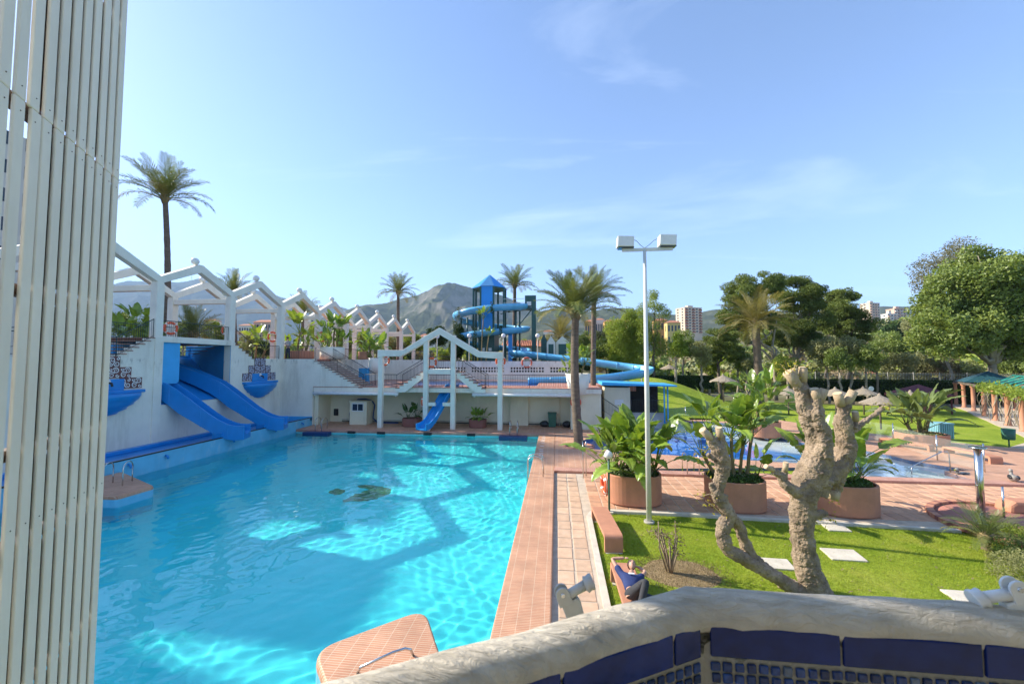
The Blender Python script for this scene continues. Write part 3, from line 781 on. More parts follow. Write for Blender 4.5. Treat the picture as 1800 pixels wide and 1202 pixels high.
# stepped profile: left flight, bridge, right flight
prof = [(10.0, -.2), (10.0, UP), (17.55, UP)]
for k in range(6): prof += [(17.55 + .30 * k, UP + .18 * (k + 1)), (17.55 + .30 * (k + 1), UP + .18 * (k + 1))]
prof += [(19.5, BR), (OA, BR), (OA, -.2)]
wl.extr(prof, (XW - .5, 0, 0), (0, 1, 0), (0, 0, 1), (.5, 0, 0))
prof = [(OB, -.2), (OB, BR), (24.75, BR)]
for k in range(6): prof += [(24.75 + .30 * k, BR - .18 * k), (24.75 + .30 * k, BR - .18 * (k + 1))] if k else [(24.75, BR - .18)]
prof += [(26.55, BR - 1.08), (26.55, UP), (29.3, UP), (29.3, -.2)]
wl.extr(prof, (XW - .5, 0, 0), (0, 1, 0), (0, 0, 1), (.5, 0, 0))
wl.build('wall', M['stucco'], tw)
MB().box(XW - .5, XW - .003, OA, OB, -.2, 2.62).build('sill_wall', M['stucco'], tw)
MB().box(XW - .5, XW + .03, OA - .05, OB + .05, 6.08, 6.42).build('lintel', M['stucco'], tw, .02)
MB().box(XW - .02, XW + .05, 19.28, 19.75, .6, 6.35).build('pilaster', M['stucco'], tw, .02)
for k in range(6):
    MB().box(XW - 4.4, XW + .035, 17.55 + .30 * k, 17.88 + .30 * k, UP + .18 * (k + 1) - .04, UP + .18 * (k + 1) + .006).build('tread', M['step'], tw)
    MB().box(XW - 4.4, XW + .035, 24.72 + .30 * k, 25.06 + .30 * k, BR - .18 * k - .20, BR - .18 * k - .16).build('tread', M['step'], tw)
# end wall facing the camera, running to the under-deck corner
MB().box(XW - .5, PX0 - .02, 29.3, 29.8, -.2, UP - .004).build('end_wall', M['stucco'], tw)
# stepped wall of the stair down to the middle deck
prof = [(PX0 - .02, MID + .045), (PX0 - .02, UP - .006), (-18.85, UP - .006)]
nst = 13; x0s, x1s = -18.85, -14.85
def stx(k): return x0s + (x1s - x0s) * k / nst
for k in range(nst - 1): prof += [(stx(k), UP - (UP - MID) * (k + 1) / (nst + 0.0)), (stx(k + 1), UP - (UP - MID) * (k + 1) / (nst + 0.0))]
prof += [(stx(nst - 1), MID + .045)]
MB().extr(prof, (0, 29.3, 0), (1, 0, 0), (0, 0, 1), (0, .25, 0)).build('stair_wall', M['stucco'], tw)
for k in range(nst):
    zt = UP - (UP - MID) * (k + 1) / nst
    MB().box(stx(k) - .02, stx(k + 1) + .01, 29.26, 31.6, zt - .045, zt + .012).build('tread', M['step'], tw)
    MB().box(stx(k), stx(k + 1), 29.56, 31.6, zt - .55, zt - .05).build('riser', M['concrete'], tw)
# terrace floor behind, bridge slab
struct(MB().box(-36, XW - .5, 3, OA - 2.2, UP - .2, UP - .01), 'terrace_floor', M['deck_tile_up'])
struct(MB().box(-36, XW - .5, 26.6, 62, UP - .2, UP - .012), 'terrace_floor', M['deck_tile_up'])
struct(MB().box(-36, XW - 4.6, OA - 2.2, 26.6, UP - .2, UP - .014), 'terrace_floor', M['deck_tile_up'])
struct(MB().box(XW - 4.6, XW - .5, 19.3, 24.75, 6.12, BR - .004), 'bridge_floor', M['deck_tile_up'])
struct(MB().box(XW, PX0, 29.8, 62, UP - .2, UP - .008), 'terrace_floor', M['deck_tile_up'])
# recess: blue ramp, side walls, back wall with a window
rc = thing('slide_recess', 'bright blue painted recess behind the twin slides in the terrace wall', 'recess', (XW - 2, 22, 2.6))
SK = 1.17 / 3.26                                     # the slides run at a slant
def sk(x, y): return y - (x - XW) * -SK * -1 if False else y + (XW - x) * SK
MB().add([(XW - .02, OA, 2.64), (XW - .02, OB, 2.64), (-26.4, sk(-26.4, OB), 5.35), (-26.4, sk(-26.4, OA), 5.35)], [(0, 1, 2, 3)]).build('ramp', M['blue'], rc)
sw = MB().extr([(0, 2.3), (0, 6.09), (4.75, 6.09), (4.75, 5.2), (0.25, 2.3)], (XW - .01, OB - .01, 0), (-1, SK, 0), (0, 0, 1), (0, .12, 0)); sw.build('side_wall', M['blue_wall'], rc)
sw = MB().extr([(0, 2.3), (0, 6.09), (4.75, 6.09), (4.75, 5.2)], (XW - .51, OA - .12, 0), (-1, SK, 0), (0, 0, 1), (0, .1, 0)); sw.build('side_wall', M['blue_wall'], rc)
bz = sk(-26.4, OB)
bw = MB().box(-26.6, -26.4, bz - 5, bz - 1.95, 4.9, 6.1).box(-26.6, -26.4, bz - .15, bz + .4, 4.9, 6.1).box(-26.6, -26.4, bz - 1.95, bz - .15, 4.9, 5.42)
bw.build('back_wall', M['blue_wall'], rc)
# blue panel hanging on the near side, rounded lower corner
pp = [(19.76, 6.08), (20.88, 6.08), (20.88, 4.0)] + [(20.68 + .2 * math.cos(a), 3.95 + .2 * math.sin(a)) for a in np.linspace(0, -math.pi / 2, 6)] + [(19.76, 3.75)]
MB().extr(pp, (XW - .35, 0, 0), (0, 1, 0), (0, 0, 1), (.25, 0, 0)).build('hanging_panel', M['blue_wall'], rc, .02)
railing('guard_railing', 'small white railing seen through the window behind the slides', [[(-28.2, 22, UP), (-28.2, 28.5, UP)]], 1.0, M['white'])

# ------------------------------------------------ twin straight slides
def chute(t_, ctr, w, lip, drop, mt, name='chute'):
    """open channel: ctr = list of (x,y,z floor); lip height above floor, drop = side skirt below floor"""
    v = []; n = len(ctr)
    prof = [(-w / 2 - .05, None), (-w / 2 - .05, lip), (-w / 2 + .03, lip + .01), (-w / 2 + .07, .10), (-w / 2 + .2, .0), (w / 2 - .2, .0), (w / 2 - .07, .10), (w / 2 - .03, lip + .01), (w / 2 + .05, lip), (w / 2 + .05, None)]
    for i, (p, dr) in enumerate(zip(ctr, drop)):
        p = Vector(p); tt = Vector(ctr[min(i + 1, n - 1)]) - Vector(ctr[max(i - 1, 0)]); tt.z = 0; tt.normalize(); sdv = Vector((-tt.y, tt.x, 0))
        for a, h in prof: v.append(p + sdv * a + Vector((0, 0, -dr if h is None else h)))
    k = len(prof); f = []
    for i in range(n - 1):
        for j in range(k):
            j2 = (j + 1) % k; f.append((i * k + j, i * k + j2, (i + 1) * k + j2, (i + 1) * k + j))
    f += [tuple(range(k)), tuple((n - 1) * k + j for j in range(k))[::-1]]
    mb = MB(); mb.add(v, f, False)
    return mb.build(name, mt, t_, .015)
for i, (ya, lab) in enumerate([(20.0, 'blue open slide nearest the camera of the pair dropping into the big pool'), (23.35, 'blue open slide farther from the camera of the pair dropping into the big pool')]):
    t_ = thing('pool_slide', lab, 'slide', (XW + 3, ya + 1.5, .5), group='twin blue slides into the pool')
    c = []; dr = []
    lipz = [(-1.35, 5.55), (-1.0, 5.25), (-.7, 4.80), (-.4, 4.40), (-.15, 3.98), (0, 3.72), (.15, 3.32), (.3, 2.88), (.45, 2.42), (.6, 1.98), (.72, 1.68), (.84, 1.45), (.94, 1.33), (1.03, 1.30), (1.1, 1.30)]
    for tt, lz in lipz:
        x = XW + 3.26 * tt; y = ya + .475 + 1.17 * tt
        c.append((x, y, lz - .5)); dr.append(float(np.interp(tt, [-1.35, -.1, .1, .6, 1.1], [.1, .5, .75, .45, .28])))
    chute(t_, c, .85, .5, dr, M['blue'])
    for i_ in (5, 8, 11):
        pa = Vector(c[i_]); pb = pa + (Vector(c[i_ + 1]) - pa).normalized() * .06
        chute(t_, [tuple(pa), tuple(pb)], .87, .515, [dr[i_] + .015] * 2, M['blue'], 'flange')
    # support leg under the mouth
    MB().box(XW + 2.15, XW + 2.75, ya + .85, ya + 1.55, .1, .95).build('support', M['blue'], t_)

# ------------------------------------------------ trough between terrace wall and pool
tr = thing('trough', 'blue painted water trough below the white terrace wall', 'trough', (-20, 20, -.2))
MB().box(PX0 - .22, PX0, 1.0, 29.3, -1.95, .66).build('pool_side_wall', M['blue_light'], tr, .02).cycles.is_caustics_receiver = True
MB().box(XW, PX0 - .22, 1.0, 29.3, -.3, .45).build('floor', M['blue'], tr)
MB().box(PX0 - 1.0, PX0 - .22, 1.0, 29.3, .45, .52).build('grey_strip', M['concrete'], tr)
MB().box(XW, XW + .35, 1.0, 29.3, .45, .64).build('back_ledge', M['blue'], tr, .03)
MB().tube([(PX0 - .03, 1, .69), (PX0 - .03, 29.25, .69)], .035, 6).build('edge_pipe', M['rail_dark'], tr)
MB().box(XW, PX0, 29.02, 29.298, .45, .75).build('end_lip', M['blue_wall'], tr)
for yy in (15.9, 17.6, 21.6, 25.1, 28.0):
    MB().tube([(PX0 + .0, yy, .45), (PX0 + .12, yy, .42), (PX0 + .15, yy, .30)], .055, 8).build('spout', M['blue'], tr)

# ------------------------------------------------ wall fountains: stepped tiles and a blue bowl
def scroll_mesh():
    mb = MB()
    def ribbon(pts, w):
        v = []; n = len(pts)
        for i, p in enumerate(pts):
            q0 = Vector(pts[max(i - 1, 0)]); q1 = Vector(pts[min(i + 1, n - 1)]); d = (q1 - q0).normalized(); s = Vector((-d.y, d.x)) * w * (1 - .55 * i / n)
            for k in (-1, 1): v.append((0.004, p[0] + k * s.x, p[1] + k * s.y))
        mb.add(v, [(2 * i, 2 * i + 1, 2 * i + 3, 2 * i + 2) for i in range(n - 1)])
    for cx, cy, s, r0, ph, n in ((-.09, .10, 1, .15, 0.4, 1.5), (.10, -.11, -1, .15, 2.6, 1.5), (.14, .15, -1, .08, .5, 1.1), (-.15, -.15, 1, .085, 3.2, 1.1)):
        ribbon([(cx + r0 * (1 - .8 * u) * math.cos(ph + s * 6.28 * n * u), cy + r0 * (1 - .8 * u) * math.sin(ph + s * 6.28 * n * u)) for u in np.linspace(0, 1, 26)], .024)
    return mb.mesh('scroll')
scr = scroll_mesh(); scr.materials.append(M['white'])
scr2 = scr.copy(); scr2.materials.clear(); scr2.materials.append(mat('blue_white_glaze', (0.55, 0.6, 0.72), .4, .1, 3))
tl_me = MB().box(-.02, .0, -.268, .268, -.268, .268).mesh('wall_tile', fix=True); tl_me.materials.append(M['maroon_tile'])
tl2 = tl_me.copy(); tl2.materials.clear(); tl2.materials.append(mat('indigo_glazed_tile', (0.13, 0.075, 0.085), .35, .2, 5, rnd=.15))
def fountain(yc, label, tme, sme):
    t_ = thing('wall_fountain', label, 'fountain', (XW, yc, 2.3), group='wall fountains over the trough')
    s = .545
    cells = [(0 + .0, 0, 1)]
    rows = [(4.87, [-.5, .5]), (4.33, [-1.5, -.5, .5, 1.5]), (3.86, [-2.75, -1.75, 1.75, 2.75])]
    rows = [(4.89, (-.5, .5)), (4.35, (-1.5, -.5, .5, 1.5)), (4.02, (-2.78, 2.78)), (3.81, (-1.5, 1.5))]
    rows = [(5.0, (-.5, .5)), (4.46, (-1.5, -.5, .5, 1.5)), (3.92, (-2.5, -1.5, 1.5, 2.5))]
    for z, xs2 in rows:
        for k in xs2:
            o = bpy.data.objects.new('wall_tile', tme); COL.objects.link(o); o.parent = t_
            o.location = (.035, k * s, z - 2.3)
            g = bpy.data.objects.new('scroll', sme); COL.objects.link(g); g.parent = o
            g.location = (.003, 0, 0); g.rotation_euler = (random.choice((0, math.pi / 2, math.pi)), 0, 0)
            if k > 0: g.scale = (1, -1, 1)
    MB().box(XW, XW + .06, yc - .75, yc + .75, 3.45, 4.15).build('blue_back', M['blue'], t_)
    MB().box(XW, XW + .30, yc - 1.62, yc + 1.62, 3.42, 3.58).build('shelf', M['blue'], t_, .03)
    bowl = MB(); n = 22; pr = [(1.0, 3.42), (1.0, 3.28), (.93, 3.10), (.80, 2.95), (.78, 2.86), (.60, 2.74), (.58, 2.64), (.36, 2.52), (.32, 2.44), (.05, 2.36)]
    v = []
    for r_, z in pr:
        for k in range(n + 1):
            a = -math.pi / 2 + math.pi * k / n; v.append((XW + .86 * r_ * math.cos(a), yc + 1.5 * r_ * math.sin(a), z))
    f = [(i * (n + 1) + k, i * (n + 1) + k + 1, (i + 1) * (n + 1) + k + 1, (i + 1) * (n + 1) + k) for i in range(len(pr) - 1) for k in range(n)]
    f.append(tuple(range(n + 1))); bowl.add(v, f, True)
    bowl.build('bowl', M['blue'], t_)
    MB().tube([(XW + .06, yc, 3.98), (XW + .28, yc, 3.95), (XW + .32, yc, 3.80)], .05, 8).build('spout', M['black'], t_)
    MB().sphere((XW + .08, yc, 4.03), .12, 10, 6, (.5, 1, 1)).build('mask', M['white'], t_)
    return t_
fountain(17.05, 'blue bowl wall fountain under maroon scroll tiles, left of the slides', tl_me, scr)
fountain(27.05, 'blue bowl wall fountain under dark scroll tiles, right of the slides', tl2, scr2)

# ------------------------------------------------ white zigzag pergola
VZ, AZ = 9.2, 10.72; CW = .42
XB = -26.2
WH = ['half hidden by the slatted screen', 'left of the slide opening', 'right of the slide opening', 'at the terrace corner beside the standing man', 'behind the white round tub', 'above the stair to the middle deck', 'behind the slanting banana-like plant', 'third from the far end', 'second from the far end', 'last at the far end']
WA = ['beside the slatted screen', 'above the bridge and slides', 'above the right wall fountain', 'above the standing man', 'above the white round tub', 'above the terrace stair', 'over the slanting banana-like plant', 'second from the far end', 'at the far end', 'x']
for row, (xr, side) in enumerate(((XW + .0 - .2, 'front'), (XB, 'back'))):
    nb = len(COLY) if row == 0 else len(COLY) - 1
    for k in range(nb):
        y = COLY[k]; base = BR if k in (1, 2) and row == 0 else UP
        if row == 1: base = UP
        where = WH[k]
        t_ = thing('pergola_frame', f'white zigzag pergola frame of the {side} row, {where}', 'pergola', (xr, y, base), group='white zigzag pergola on the upper terrace')
        MB().box(xr - CW / 2, xr + CW / 2, y - CW / 2, y + CW / 2, base - .02, VZ + .1).build('column', M['stucco_frame'], t_, .015)
        if k < len(COLY) - 1:
            ya, yb = y, COLY[k + 1]; ym = (ya + yb) / 2; h = .21
            pl = [(ya - .02, VZ - h + .25), (ym, AZ - h), (ym, AZ + h), (ya - .02, VZ + h + .25)]
            MB().extr([(ya - .19, VZ + .02), (ym, AZ - h - .05), (ym, AZ + h), (ym - .12, AZ + h), (ya - .19, VZ + .42)], (xr - CW / 2 + .02, 0, 0), (0, 1, 0), (0, 0, 1), (CW - .04, 0, 0)).build('rafter', M['stucco_frame'], t_, .012)
            MB().extr([(yb + .19, VZ + .02), (ym, AZ - h - .05), (ym, AZ + h), (ym + .12, AZ + h), (yb + .19, VZ + .42)], (xr - CW / 2 + .025, 0, 0), (0, 1, 0), (0, 0, 1), (CW - .05, 0, 0)).build('rafter', M['stucco_frame'], t_, .012)
            if not (k == 0 and row == 0):
                g = solo(MB().sphere((xr, ym - .28, AZ + h + .17), .22, 18, 12), 'globe_lamp', M['white_lamp'], f'white globe lamp on the {side} pergola apex {WA[k]}', 'lamp', 'white globe lamps on the pergola')
        if row == 0:
            MB().box(XB + CW / 2, xr - CW / 2, y - .16, y + .16, VZ - .30, VZ + .02).build('tie_beam', M['stucco_frame'], t_, .012)

# ------------------------------------------------ railings on the upper terrace
xf = XW - .12
railing('terrace_railing', 'dark green railing of the bridge over the blue slides', [[(xf, OA + .05, BR), (xf, 22.1, BR), (xf, 24.25, BR)]], 1.0, M['rail_green'])
railing('stair_railing', 'dark green railing down the stair left of the slide opening', [[(xf, 10.2, UP), (xf, 17.5, UP), (xf, 19.3, BR)]], 1.02, M['rail_green'], cat='railing')
railing('stair_railing', 'dark green railing at the back of the bridge beside the tall palm', [[(XB + .6, 14, UP), (XB + .6, 19.5, BR), (XB + .6, 24.2, BR)]], 1.0, M['rail_green'])
railing('stair_railing', 'dark railing down the stair right of the slide opening', [[(xf, 24.75, BR), (xf, 26.5, UP)], [(xf, 26.5, UP), (xf, 29.2, UP)]], 1.0)
railing('terrace_railing', 'dark railing in front of the standing man on the terrace corner', [[(XW + .25, 29.42, UP), (-20.3, 29.42, UP), (-18.95, 29.42, UP)]], 1.0)
railing('stair_railing', 'near dark railing of the stair from terrace to middle deck', [[(-18.85, 29.42, UP - .1), (-17.0, 29.42, 4.15)], [(-17.0, 29.42, 4.15), (-14.85, 29.42, MID)]], .98)
railing('stair_railing', 'far dark railing of the stair from terrace to middle deck', [[(-18.6, 31.5, UP - .1), (-14.85, 31.5, MID)]], .98)

# ------------------------------------------------ middle deck, under-deck, awnings
md = thing('middle_deck', 'raised middle deck slab over the cream wall at the far end of the pool', 'deck', (-8, 31, 0))
MB().box(PX0 + .02, 3.2, 29.3, 31.9, 2.68, MID).build('slab', M['stucco'], md, .02)
MB().box(PX0 + .02, 3.22, 29.28, 31.9, MID, MID + .04).build('deck_edge', M['deck_tile_up'], md)
MB().box(PX0 + .02, 3.2, 31.2, 31.6, -.1, 2.68).build('back_wall', M['cream'], md)
MB().box(-3.6, -2.2, 30.9, 31.21, .0, 2.68).build('buttress', M['cream'], md)
MB().box(PX0 + .02, PX0 + .35, 29.5, 31.2, 0, 2.68).build('jamb', M['cream'], md)
MB().box(1.0, 3.2, 29.6, 31.2, 0, 2.68).build('end_block', M['cream'], md)
for x in (-2.9, .2): MB().tube([(x, 31.15, 0), (x, 31.15, 2.6)], .05, 8).build('drain_pipe', M['cream'], md)
MB().box(-17.5, 1, 31.12, 31.2, .14, .2).build('wall_pipe', M['rail_dark'], md)
MB().box(-17.5, 1, 31.12, 31.2, .28, .31).build('wall_pipe', M['concrete'], md)
struct(MB().box(-14.2, 3.2, 31.9, 32.35, 2.68, MID + .04), 'upper_deck', M['deck_tile_up'])
struct(MB().box(-18.7, 6.2, 40.4, 42.0, 2.68, MID + .04), 'upper_deck', M['deck_tile_up'])
struct(MB().box(-1.6, 6.2, 32.35, 40.4, 2.68, MID + .04), 'upper_deck', M['deck_tile_up'])
struct(MB().box(-18.9, -14.2, 31.9, 40.4, 2.68, MID + .039), 'upper_deck', M['deck_tile_up'])
rw = thing('retaining_wall', 'white retaining wall of the upper terrace behind the stair', 'wall', (-17, 42, MID))
MB().box(-18.95, -18.7, 31.62, 42.2, 2.7, UP - .02).build('side_wall', M['stucco'], rw)
MB().box(-18.7, -13.3, 42.0, 42.3, MID, UP - .02).build('wall', M['stucco'], rw)
MB().box(-17.2, -16.4, 33.2, 33.6, MID, MID + 1.4).build('blue_panel', M['blue_wall'], rw)
struct(MB().box(-18.95, -13.3, 42.3, 62, UP - .2, UP - .016), 'terrace_floor', M['deck_tile_up'])
railing('terrace_railing', 'dark railing on the white retaining wall behind the stair', [[(-18.8, 31.8, UP - .02), (-18.8, 42.1, UP - .02), (-13.4, 42.1, UP - .02)]], .95)
struct(MB().box(-14.2, -1.6, 32.35, 40.4, 1.6, 1.7), 'upper_pool_floor', mat('upper_pool_paint', (0.07, 0.20, 0.50), .5, .1, 1))
up_w = MB().box(-14.2, -1.6, 32.35, 40.4, 2.9, 2.915)
m, nt, b = nodes_of('upper_pool_water'); b.inputs['Base Color'].default_value = (.03, .12, .42, 1); b.inputs['Roughness'].default_value = .05
bump(nt, b, noise_n(nt, pos(nt), 2.5, 3, .5), .25, .05)
struct(up_w, 'upper_pool_water', m)
for x0, x1, lab in ((-18.7, -11.9, 'left'), (-6.2, 1.5, 'right')):
    t_ = thing('awning_cassette', f'long white rolled awning under the {lab} half of the middle deck', 'awning', ((x0 + x1) / 2, 29.0, 2.5), group='rolled awnings under the deck')
    MB().tube([(x0, 29.02, 2.56), (x1, 29.02, 2.56)], .10, 10).build('roller', M['white'], t_)
    MB().box(x0, x1, 29.10, 29.27, 2.60, 2.70).build('cassette', M['white'], t_)
    for x in (x0 + .15, x1 - .15): MB().box(x - .04, x + .04, 28.95, 29.29, 2.40, 2.62).build('bracket', M['white'], t_)
railing('deck_railing', 'dark railing along the middle deck left of the arch stairs', [[(-14.7, 29.4, MID + .04), (-12.2, 29.4, MID + .04)]], .95)
railing('deck_railing', 'dark railing along the middle deck under the arch', [[(-10.4, 29.4, MID + .04), (-7.0, 29.4, MID + .04)]], .95)
railing('deck_railing', 'dark railing along the middle deck right of the arch stairs', [[(-5.3, 29.4, MID + .04), (-2, 29.4, MID + .04), (1.4, 29.4, MID + .04)]], .95)

# ------------------------------------------------ gabled white arch with its stair bridge
FY = 28.8
ar = thing('arch_frame', 'white gabled concrete arch on four columns in front of the middle deck', 'arch', (-8.6, FY, 0))
w2 = .17
for x, zt in ((-13.15, 5.85), (-9.65, 6.95), (-7.58, 6.95), (-4.09, 5.70)):
    MB().box(x - w2, x + w2, FY - w2, FY + w2, .06, zt).build('column', M['stucco_frame'], ar, .015)
MB().extr([(-13.36, 5.30), (-12.95, 5.40), (-11.55, 5.40), (-8.62, 7.02), (-5.72, 5.32), (-4.3, 5.22), (-3.88, 5.22), (-3.88, 5.68), (-5.62, 5.76), (-8.62, 7.52), (-11.45, 5.86), (-13.36, 5.90)], (0, FY - .22, 0), (1, 0, 0), (0, 0, 1), (0, .44, 0)).build('gable_beam', M['stucco_frame'], ar, .02)
MB().box(-9.46, -7.77, FY - .17, FY + 2.0, 4.28, 4.44).build('landing', M['stucco_frame'], ar, .01)
MB().box(-9.46, -7.77, FY - .172, FY + .03, 4.10, 4.30).build('landing_edge', M['stucco_frame'], ar)
for sgn, xa, xb in ((-1, -9.85, -12.1), (1, -7.38, -5.2)):
    pr = [(xa, 4.40)]; nn = 7
    for k in range(nn):
        za = 4.42 - (4.42 - MID) * (k + 1) / nn; xx = xa + (xb - xa) * (k + 1) / nn
        pr += [(xa + (xb - xa) * k / nn, za), (xx, za)]
    pr += [(xb, MID - .32), (xb - sgn * .75, MID - .32), (xa, 3.85)]
    MB().extr(pr, (0, FY + .21, 0), (1, 0, 0), (0, 0, 1), (0, .3, 0)).build('stringer', M['stucco_frame'], ar)
    for k in range(nn):
        za = 4.42 - (4.42 - MID) * (k + 1) / nn; x_a = xa + (xb - xa) * k / nn; x_b = xa + (xb - xa) * (k + 1) / nn
        MB().box(min(x_a, x_b) - .01, max(x_a, x_b) + .01, FY + .19, FY + 1.7, za - .04, za + .012).build('tread', M['step'], ar)
MB().box(-9.46, -8.9, FY - .1, FY + .1, 1.75, 2.0).build('strut', M['stucco_frame'], ar)
MB().box(-8.35, -7.77, FY - .1, FY + .1, 1.75, 2.0).build('strut', M['stucco_frame'], ar)
railing('stair_railing', 'dark railing of the left flight inside the gabled arch', [[(-9.9, FY + .35, 4.3), (-12.1, FY + .35, MID)], [(-9.9, FY + 1.6, 4.3), (-12.1, FY + 1.6, MID)]], .95)
railing('stair_railing', 'dark railing of the right flight inside the gabled arch', [[(-7.3, FY + .35, 4.3), (-5.2, FY + .35, MID)], [(-7.3, FY + 1.6, 4.3), (-5.2, FY + 1.6, MID)]], .95)
railing('landing_railing', 'dark railing across the landing at the centre of the arch', [[(-9.42, FY + .05, 4.44), (-7.8, FY + .05, 4.44)]], .95)
# small slide below the arch
t_ = thing('small_slide', 'blue slide coming down from the middle deck below the gabled arch', 'slide', (-9, 28.4, .1))
cc = [(-8.0, 30.6, 2.95), (-8.12, 30.2, 2.9), (-8.3, 29.8, 2.65), (-8.55, 29.3, 2.05), (-8.85, 28.75, 1.25), (-9.08, 28.35, .72), (-9.25, 28.0, .42), (-9.4, 27.7, .30), (-9.52, 27.4, .28)]
chute(t_, cc, .85, .34, [.1] * 9, M['blue'])
MB().box(-9.7, -9.0, 27.6, 27.95, .05, .25).build('foot', M['white'], t_)

# ------------------------------------------------ things under the deck
bo = thing('pump_booth', 'cream kiosk box with a small window under the deck', 'booth', (-15.4, 30.4, 0))
MB().box(-16.15, -14.75, 29.85, 30.9, .085, 1.85).build('body', M['cream'], bo, .02)
MB().box(-16.2, -14.7, 29.8, 30.95, 1.85, 1.93).build('roof', M['cream'], bo, .02)
wf = MB().box(-15.95, -15.0, 29.80, 29.85, 1.12, 1.78).build('window_frame', M['white'], bo)
for xa in (-15.89, -15.44): MB().box(xa, xa + .39, 29.785, 29.8, 1.2, 1.7).build('pane', M['window'], wf)
hp = [(-16.6, 30.8, .15), (-16.62, 30.75, .8), (-16.4, 30.7, 1.6), (-15.9, 30.68, 1.98), (-15.3, 30.66, 2.02), (-14.75, 30.68, 1.9), (-14.5, 30.7, 1.55), (-14.6, 30.72, .9), (-14.62, 30.7, .5), (-14.3, 30.7, .2), (-13.6, 30.75, .14), (-12.2, 30.8, .13)]
hose_pts = blob([(0, 0)] * 4, 0, 0, 1) and [Vector(p) for p in hp]
hs_ = []
for i in range(len(hose_pts) - 1):
    for j in range(4): hs_.append(hose_pts[i].lerp(hose_pts[i + 1], j / 4))
solo(MB().tube(hs_, .055, 8), 'hose', M['rope_grey'], 'dark blue hose looped over the cream booth under the deck', 'hose')
bn = thing('wheelie_bin', 'dark green wheelie bin by the cream wall under the deck', 'bin', (-.35, 30.6, .085))
MB().extr([(-.27, 0), (.27, 0), (.31, .98), (-.31, .98)], (-.35, 30.4, .1), (1, 0, 0), (0, 0, 1), (0, .5, 0)).build('body', M['bin_green'], bn, .02)
MB().box(-.69, -.01, 30.36, 30.94, 1.08, 1.16).build('lid', M['bin_green'], bn, .03)
for xx in (-.6, -.1): MB().lathe([(.09, -.03), (.09, .03)], (xx, 30.9, .18), 14).build('wheel', M['black'], bn)
for x, lab in ((-.95, 'black rubbish bag left of the green wheelie bin'), (.75, 'black rubbish bag right of the green wheelie bin')):
    mbb = MB().sphere((x, 30.55, .30), .32, 14, 10, (1.1, .9, .75))
    mbb.v = [tuple(Vector(p) + Vector(p).normalized() * .0 + noise.noise_vector(Vector(p) * 6) * .05) for p in mbb.v]
    solo(mbb, 'rubbish_bag', M['black'], lab, 'bag', 'rubbish bags')
solo(MB().box(-18.2, -17.85, 31.08, 31.19, .6, 1.15), 'fuse_box', M['black'], 'small black box on the wall beside the left pool ladder', 'box', bev=.02)

# ------------------------------------------------ upper pool's back wall with breeze blocks
pw = thing('breeze_block_wall', 'low white wall with two rows of breeze blocks behind the upper pool', 'wall', (-6, 42, MID))
MB().box(-13.3, 1.6, 42.0, 42.25, MID, 3.85).build('lower_wall', M['stucco'], pw)
MB().box(-13.3, 1.6, 42.0, 42.25, 4.45, 5.06).build('upper_wall', M['stucco'], pw)
bb = MB()
for a in ((-.15, .15, -.06, .06, -.15, -.10), (-.15, .15, -.06, .06, .10, .15), (-.15, -.10, -.06, .06, -.10, .10), (.10, .15, -.06, .06, -.10, .10)): bb.box(*a)
bbm = bb.mesh('breeze_block', fix=True); bbm.materials.append(M['stucco_frame'])
x = -13.15; k = 0
while x < 1.5:
    if k % 14 in (12, 13):
        MB().box(x - .15, x + .15, 42.01, 42.24, 3.85, 4.45).build('pier', M['stucco'], pw)
    else:
        for z in (4.0, 4.3):
            o = bpy.data.objects.new('breeze_block', bbm); COL.objects.link(o); o.parent = pw; o.location = Vector((x, 42.1, z)) - ORG[pw.name]
    x += .3; k += 1
struct(MB().box(-14, 1.4, 42.6, 42.7, MID, 4.6), 'dark_backing', M['dark'])  # plain dark sheet behind the open breeze blocks
for px, lab in ((825, 'left'), (885, 'middle'), (945, 'right')):
    q = Yp(px, 590, 42.5); t_ = thing('globe_lamp_post', f'white globe lamp on a thin post, {lab} of three behind the breeze block wall', 'lamp', (q.x, 42.5, MID), group='globe lamps behind the breeze block wall')
    MB().tube([(q.x, 42.5, MID), (q.x, 42.5, q.z - .15)], .05, 8).build('post', M['concrete'], t_)
    MB().sphere((q.x, 42.5, q.z), .24, 16, 10).build('globe', M['white_lamp'], t_)
q = Yp(764, 590, 40); t_ = thing('globe_lamp_post', 'white globe lamp on a thin post seen through the gabled arch', 'lamp', (q.x, 40.9, MID))
MB().tube([(q.x, 40.9, MID), (q.x, 40.9, q.z - .1)], .05, 8).build('post', M['concrete'], t_); MB().sphere((q.x, 40.9, q.z), .24, 16, 10).build('globe', M['white_lamp'], t_)

# ------------------------------------------------ spiral slide tower
TX, TY = -8.8, 52.0
tower = thing('slide_tower', 'octagonal slide tower with pointed blue roof and green steel posts', 'tower', (TX, TY, 5))
oc = [(TX + 2.17 * math.cos(R(22.5 + 45 * k)), TY + 2.17 * math.sin(R(22.5 + 45 * k))) for k in range(8)]
for p in oc: MB().box(p[0] - .12, p[0] + .12, p[1] - .12, p[1] + .12, 4.8, 14.65).build('post', M['green_steel'], tower)
MB().box(TX - .83, TX + .83, TY - 2.12, TY - 1.98, 8.9, 14.72).build('front_panel', M['blue_tower'], tower)
MB().box(TX - .95, TX + .95, TY - 2.1, TY + 1.9, 4.9, 8.6).build('core', M['green_steel'], tower)
for dx in (-.5, .4):
    for dz in (0, .62): MB().box(TX + dx - .16, TX + dx + .22, TY - 2.14, TY - 2.1, 5.75 + dz, 6.15 + dz).build('notice', M['white'], tower)
MB().prism(oc, 12.0, 12.15).build('platform', M['green_steel'], tower)
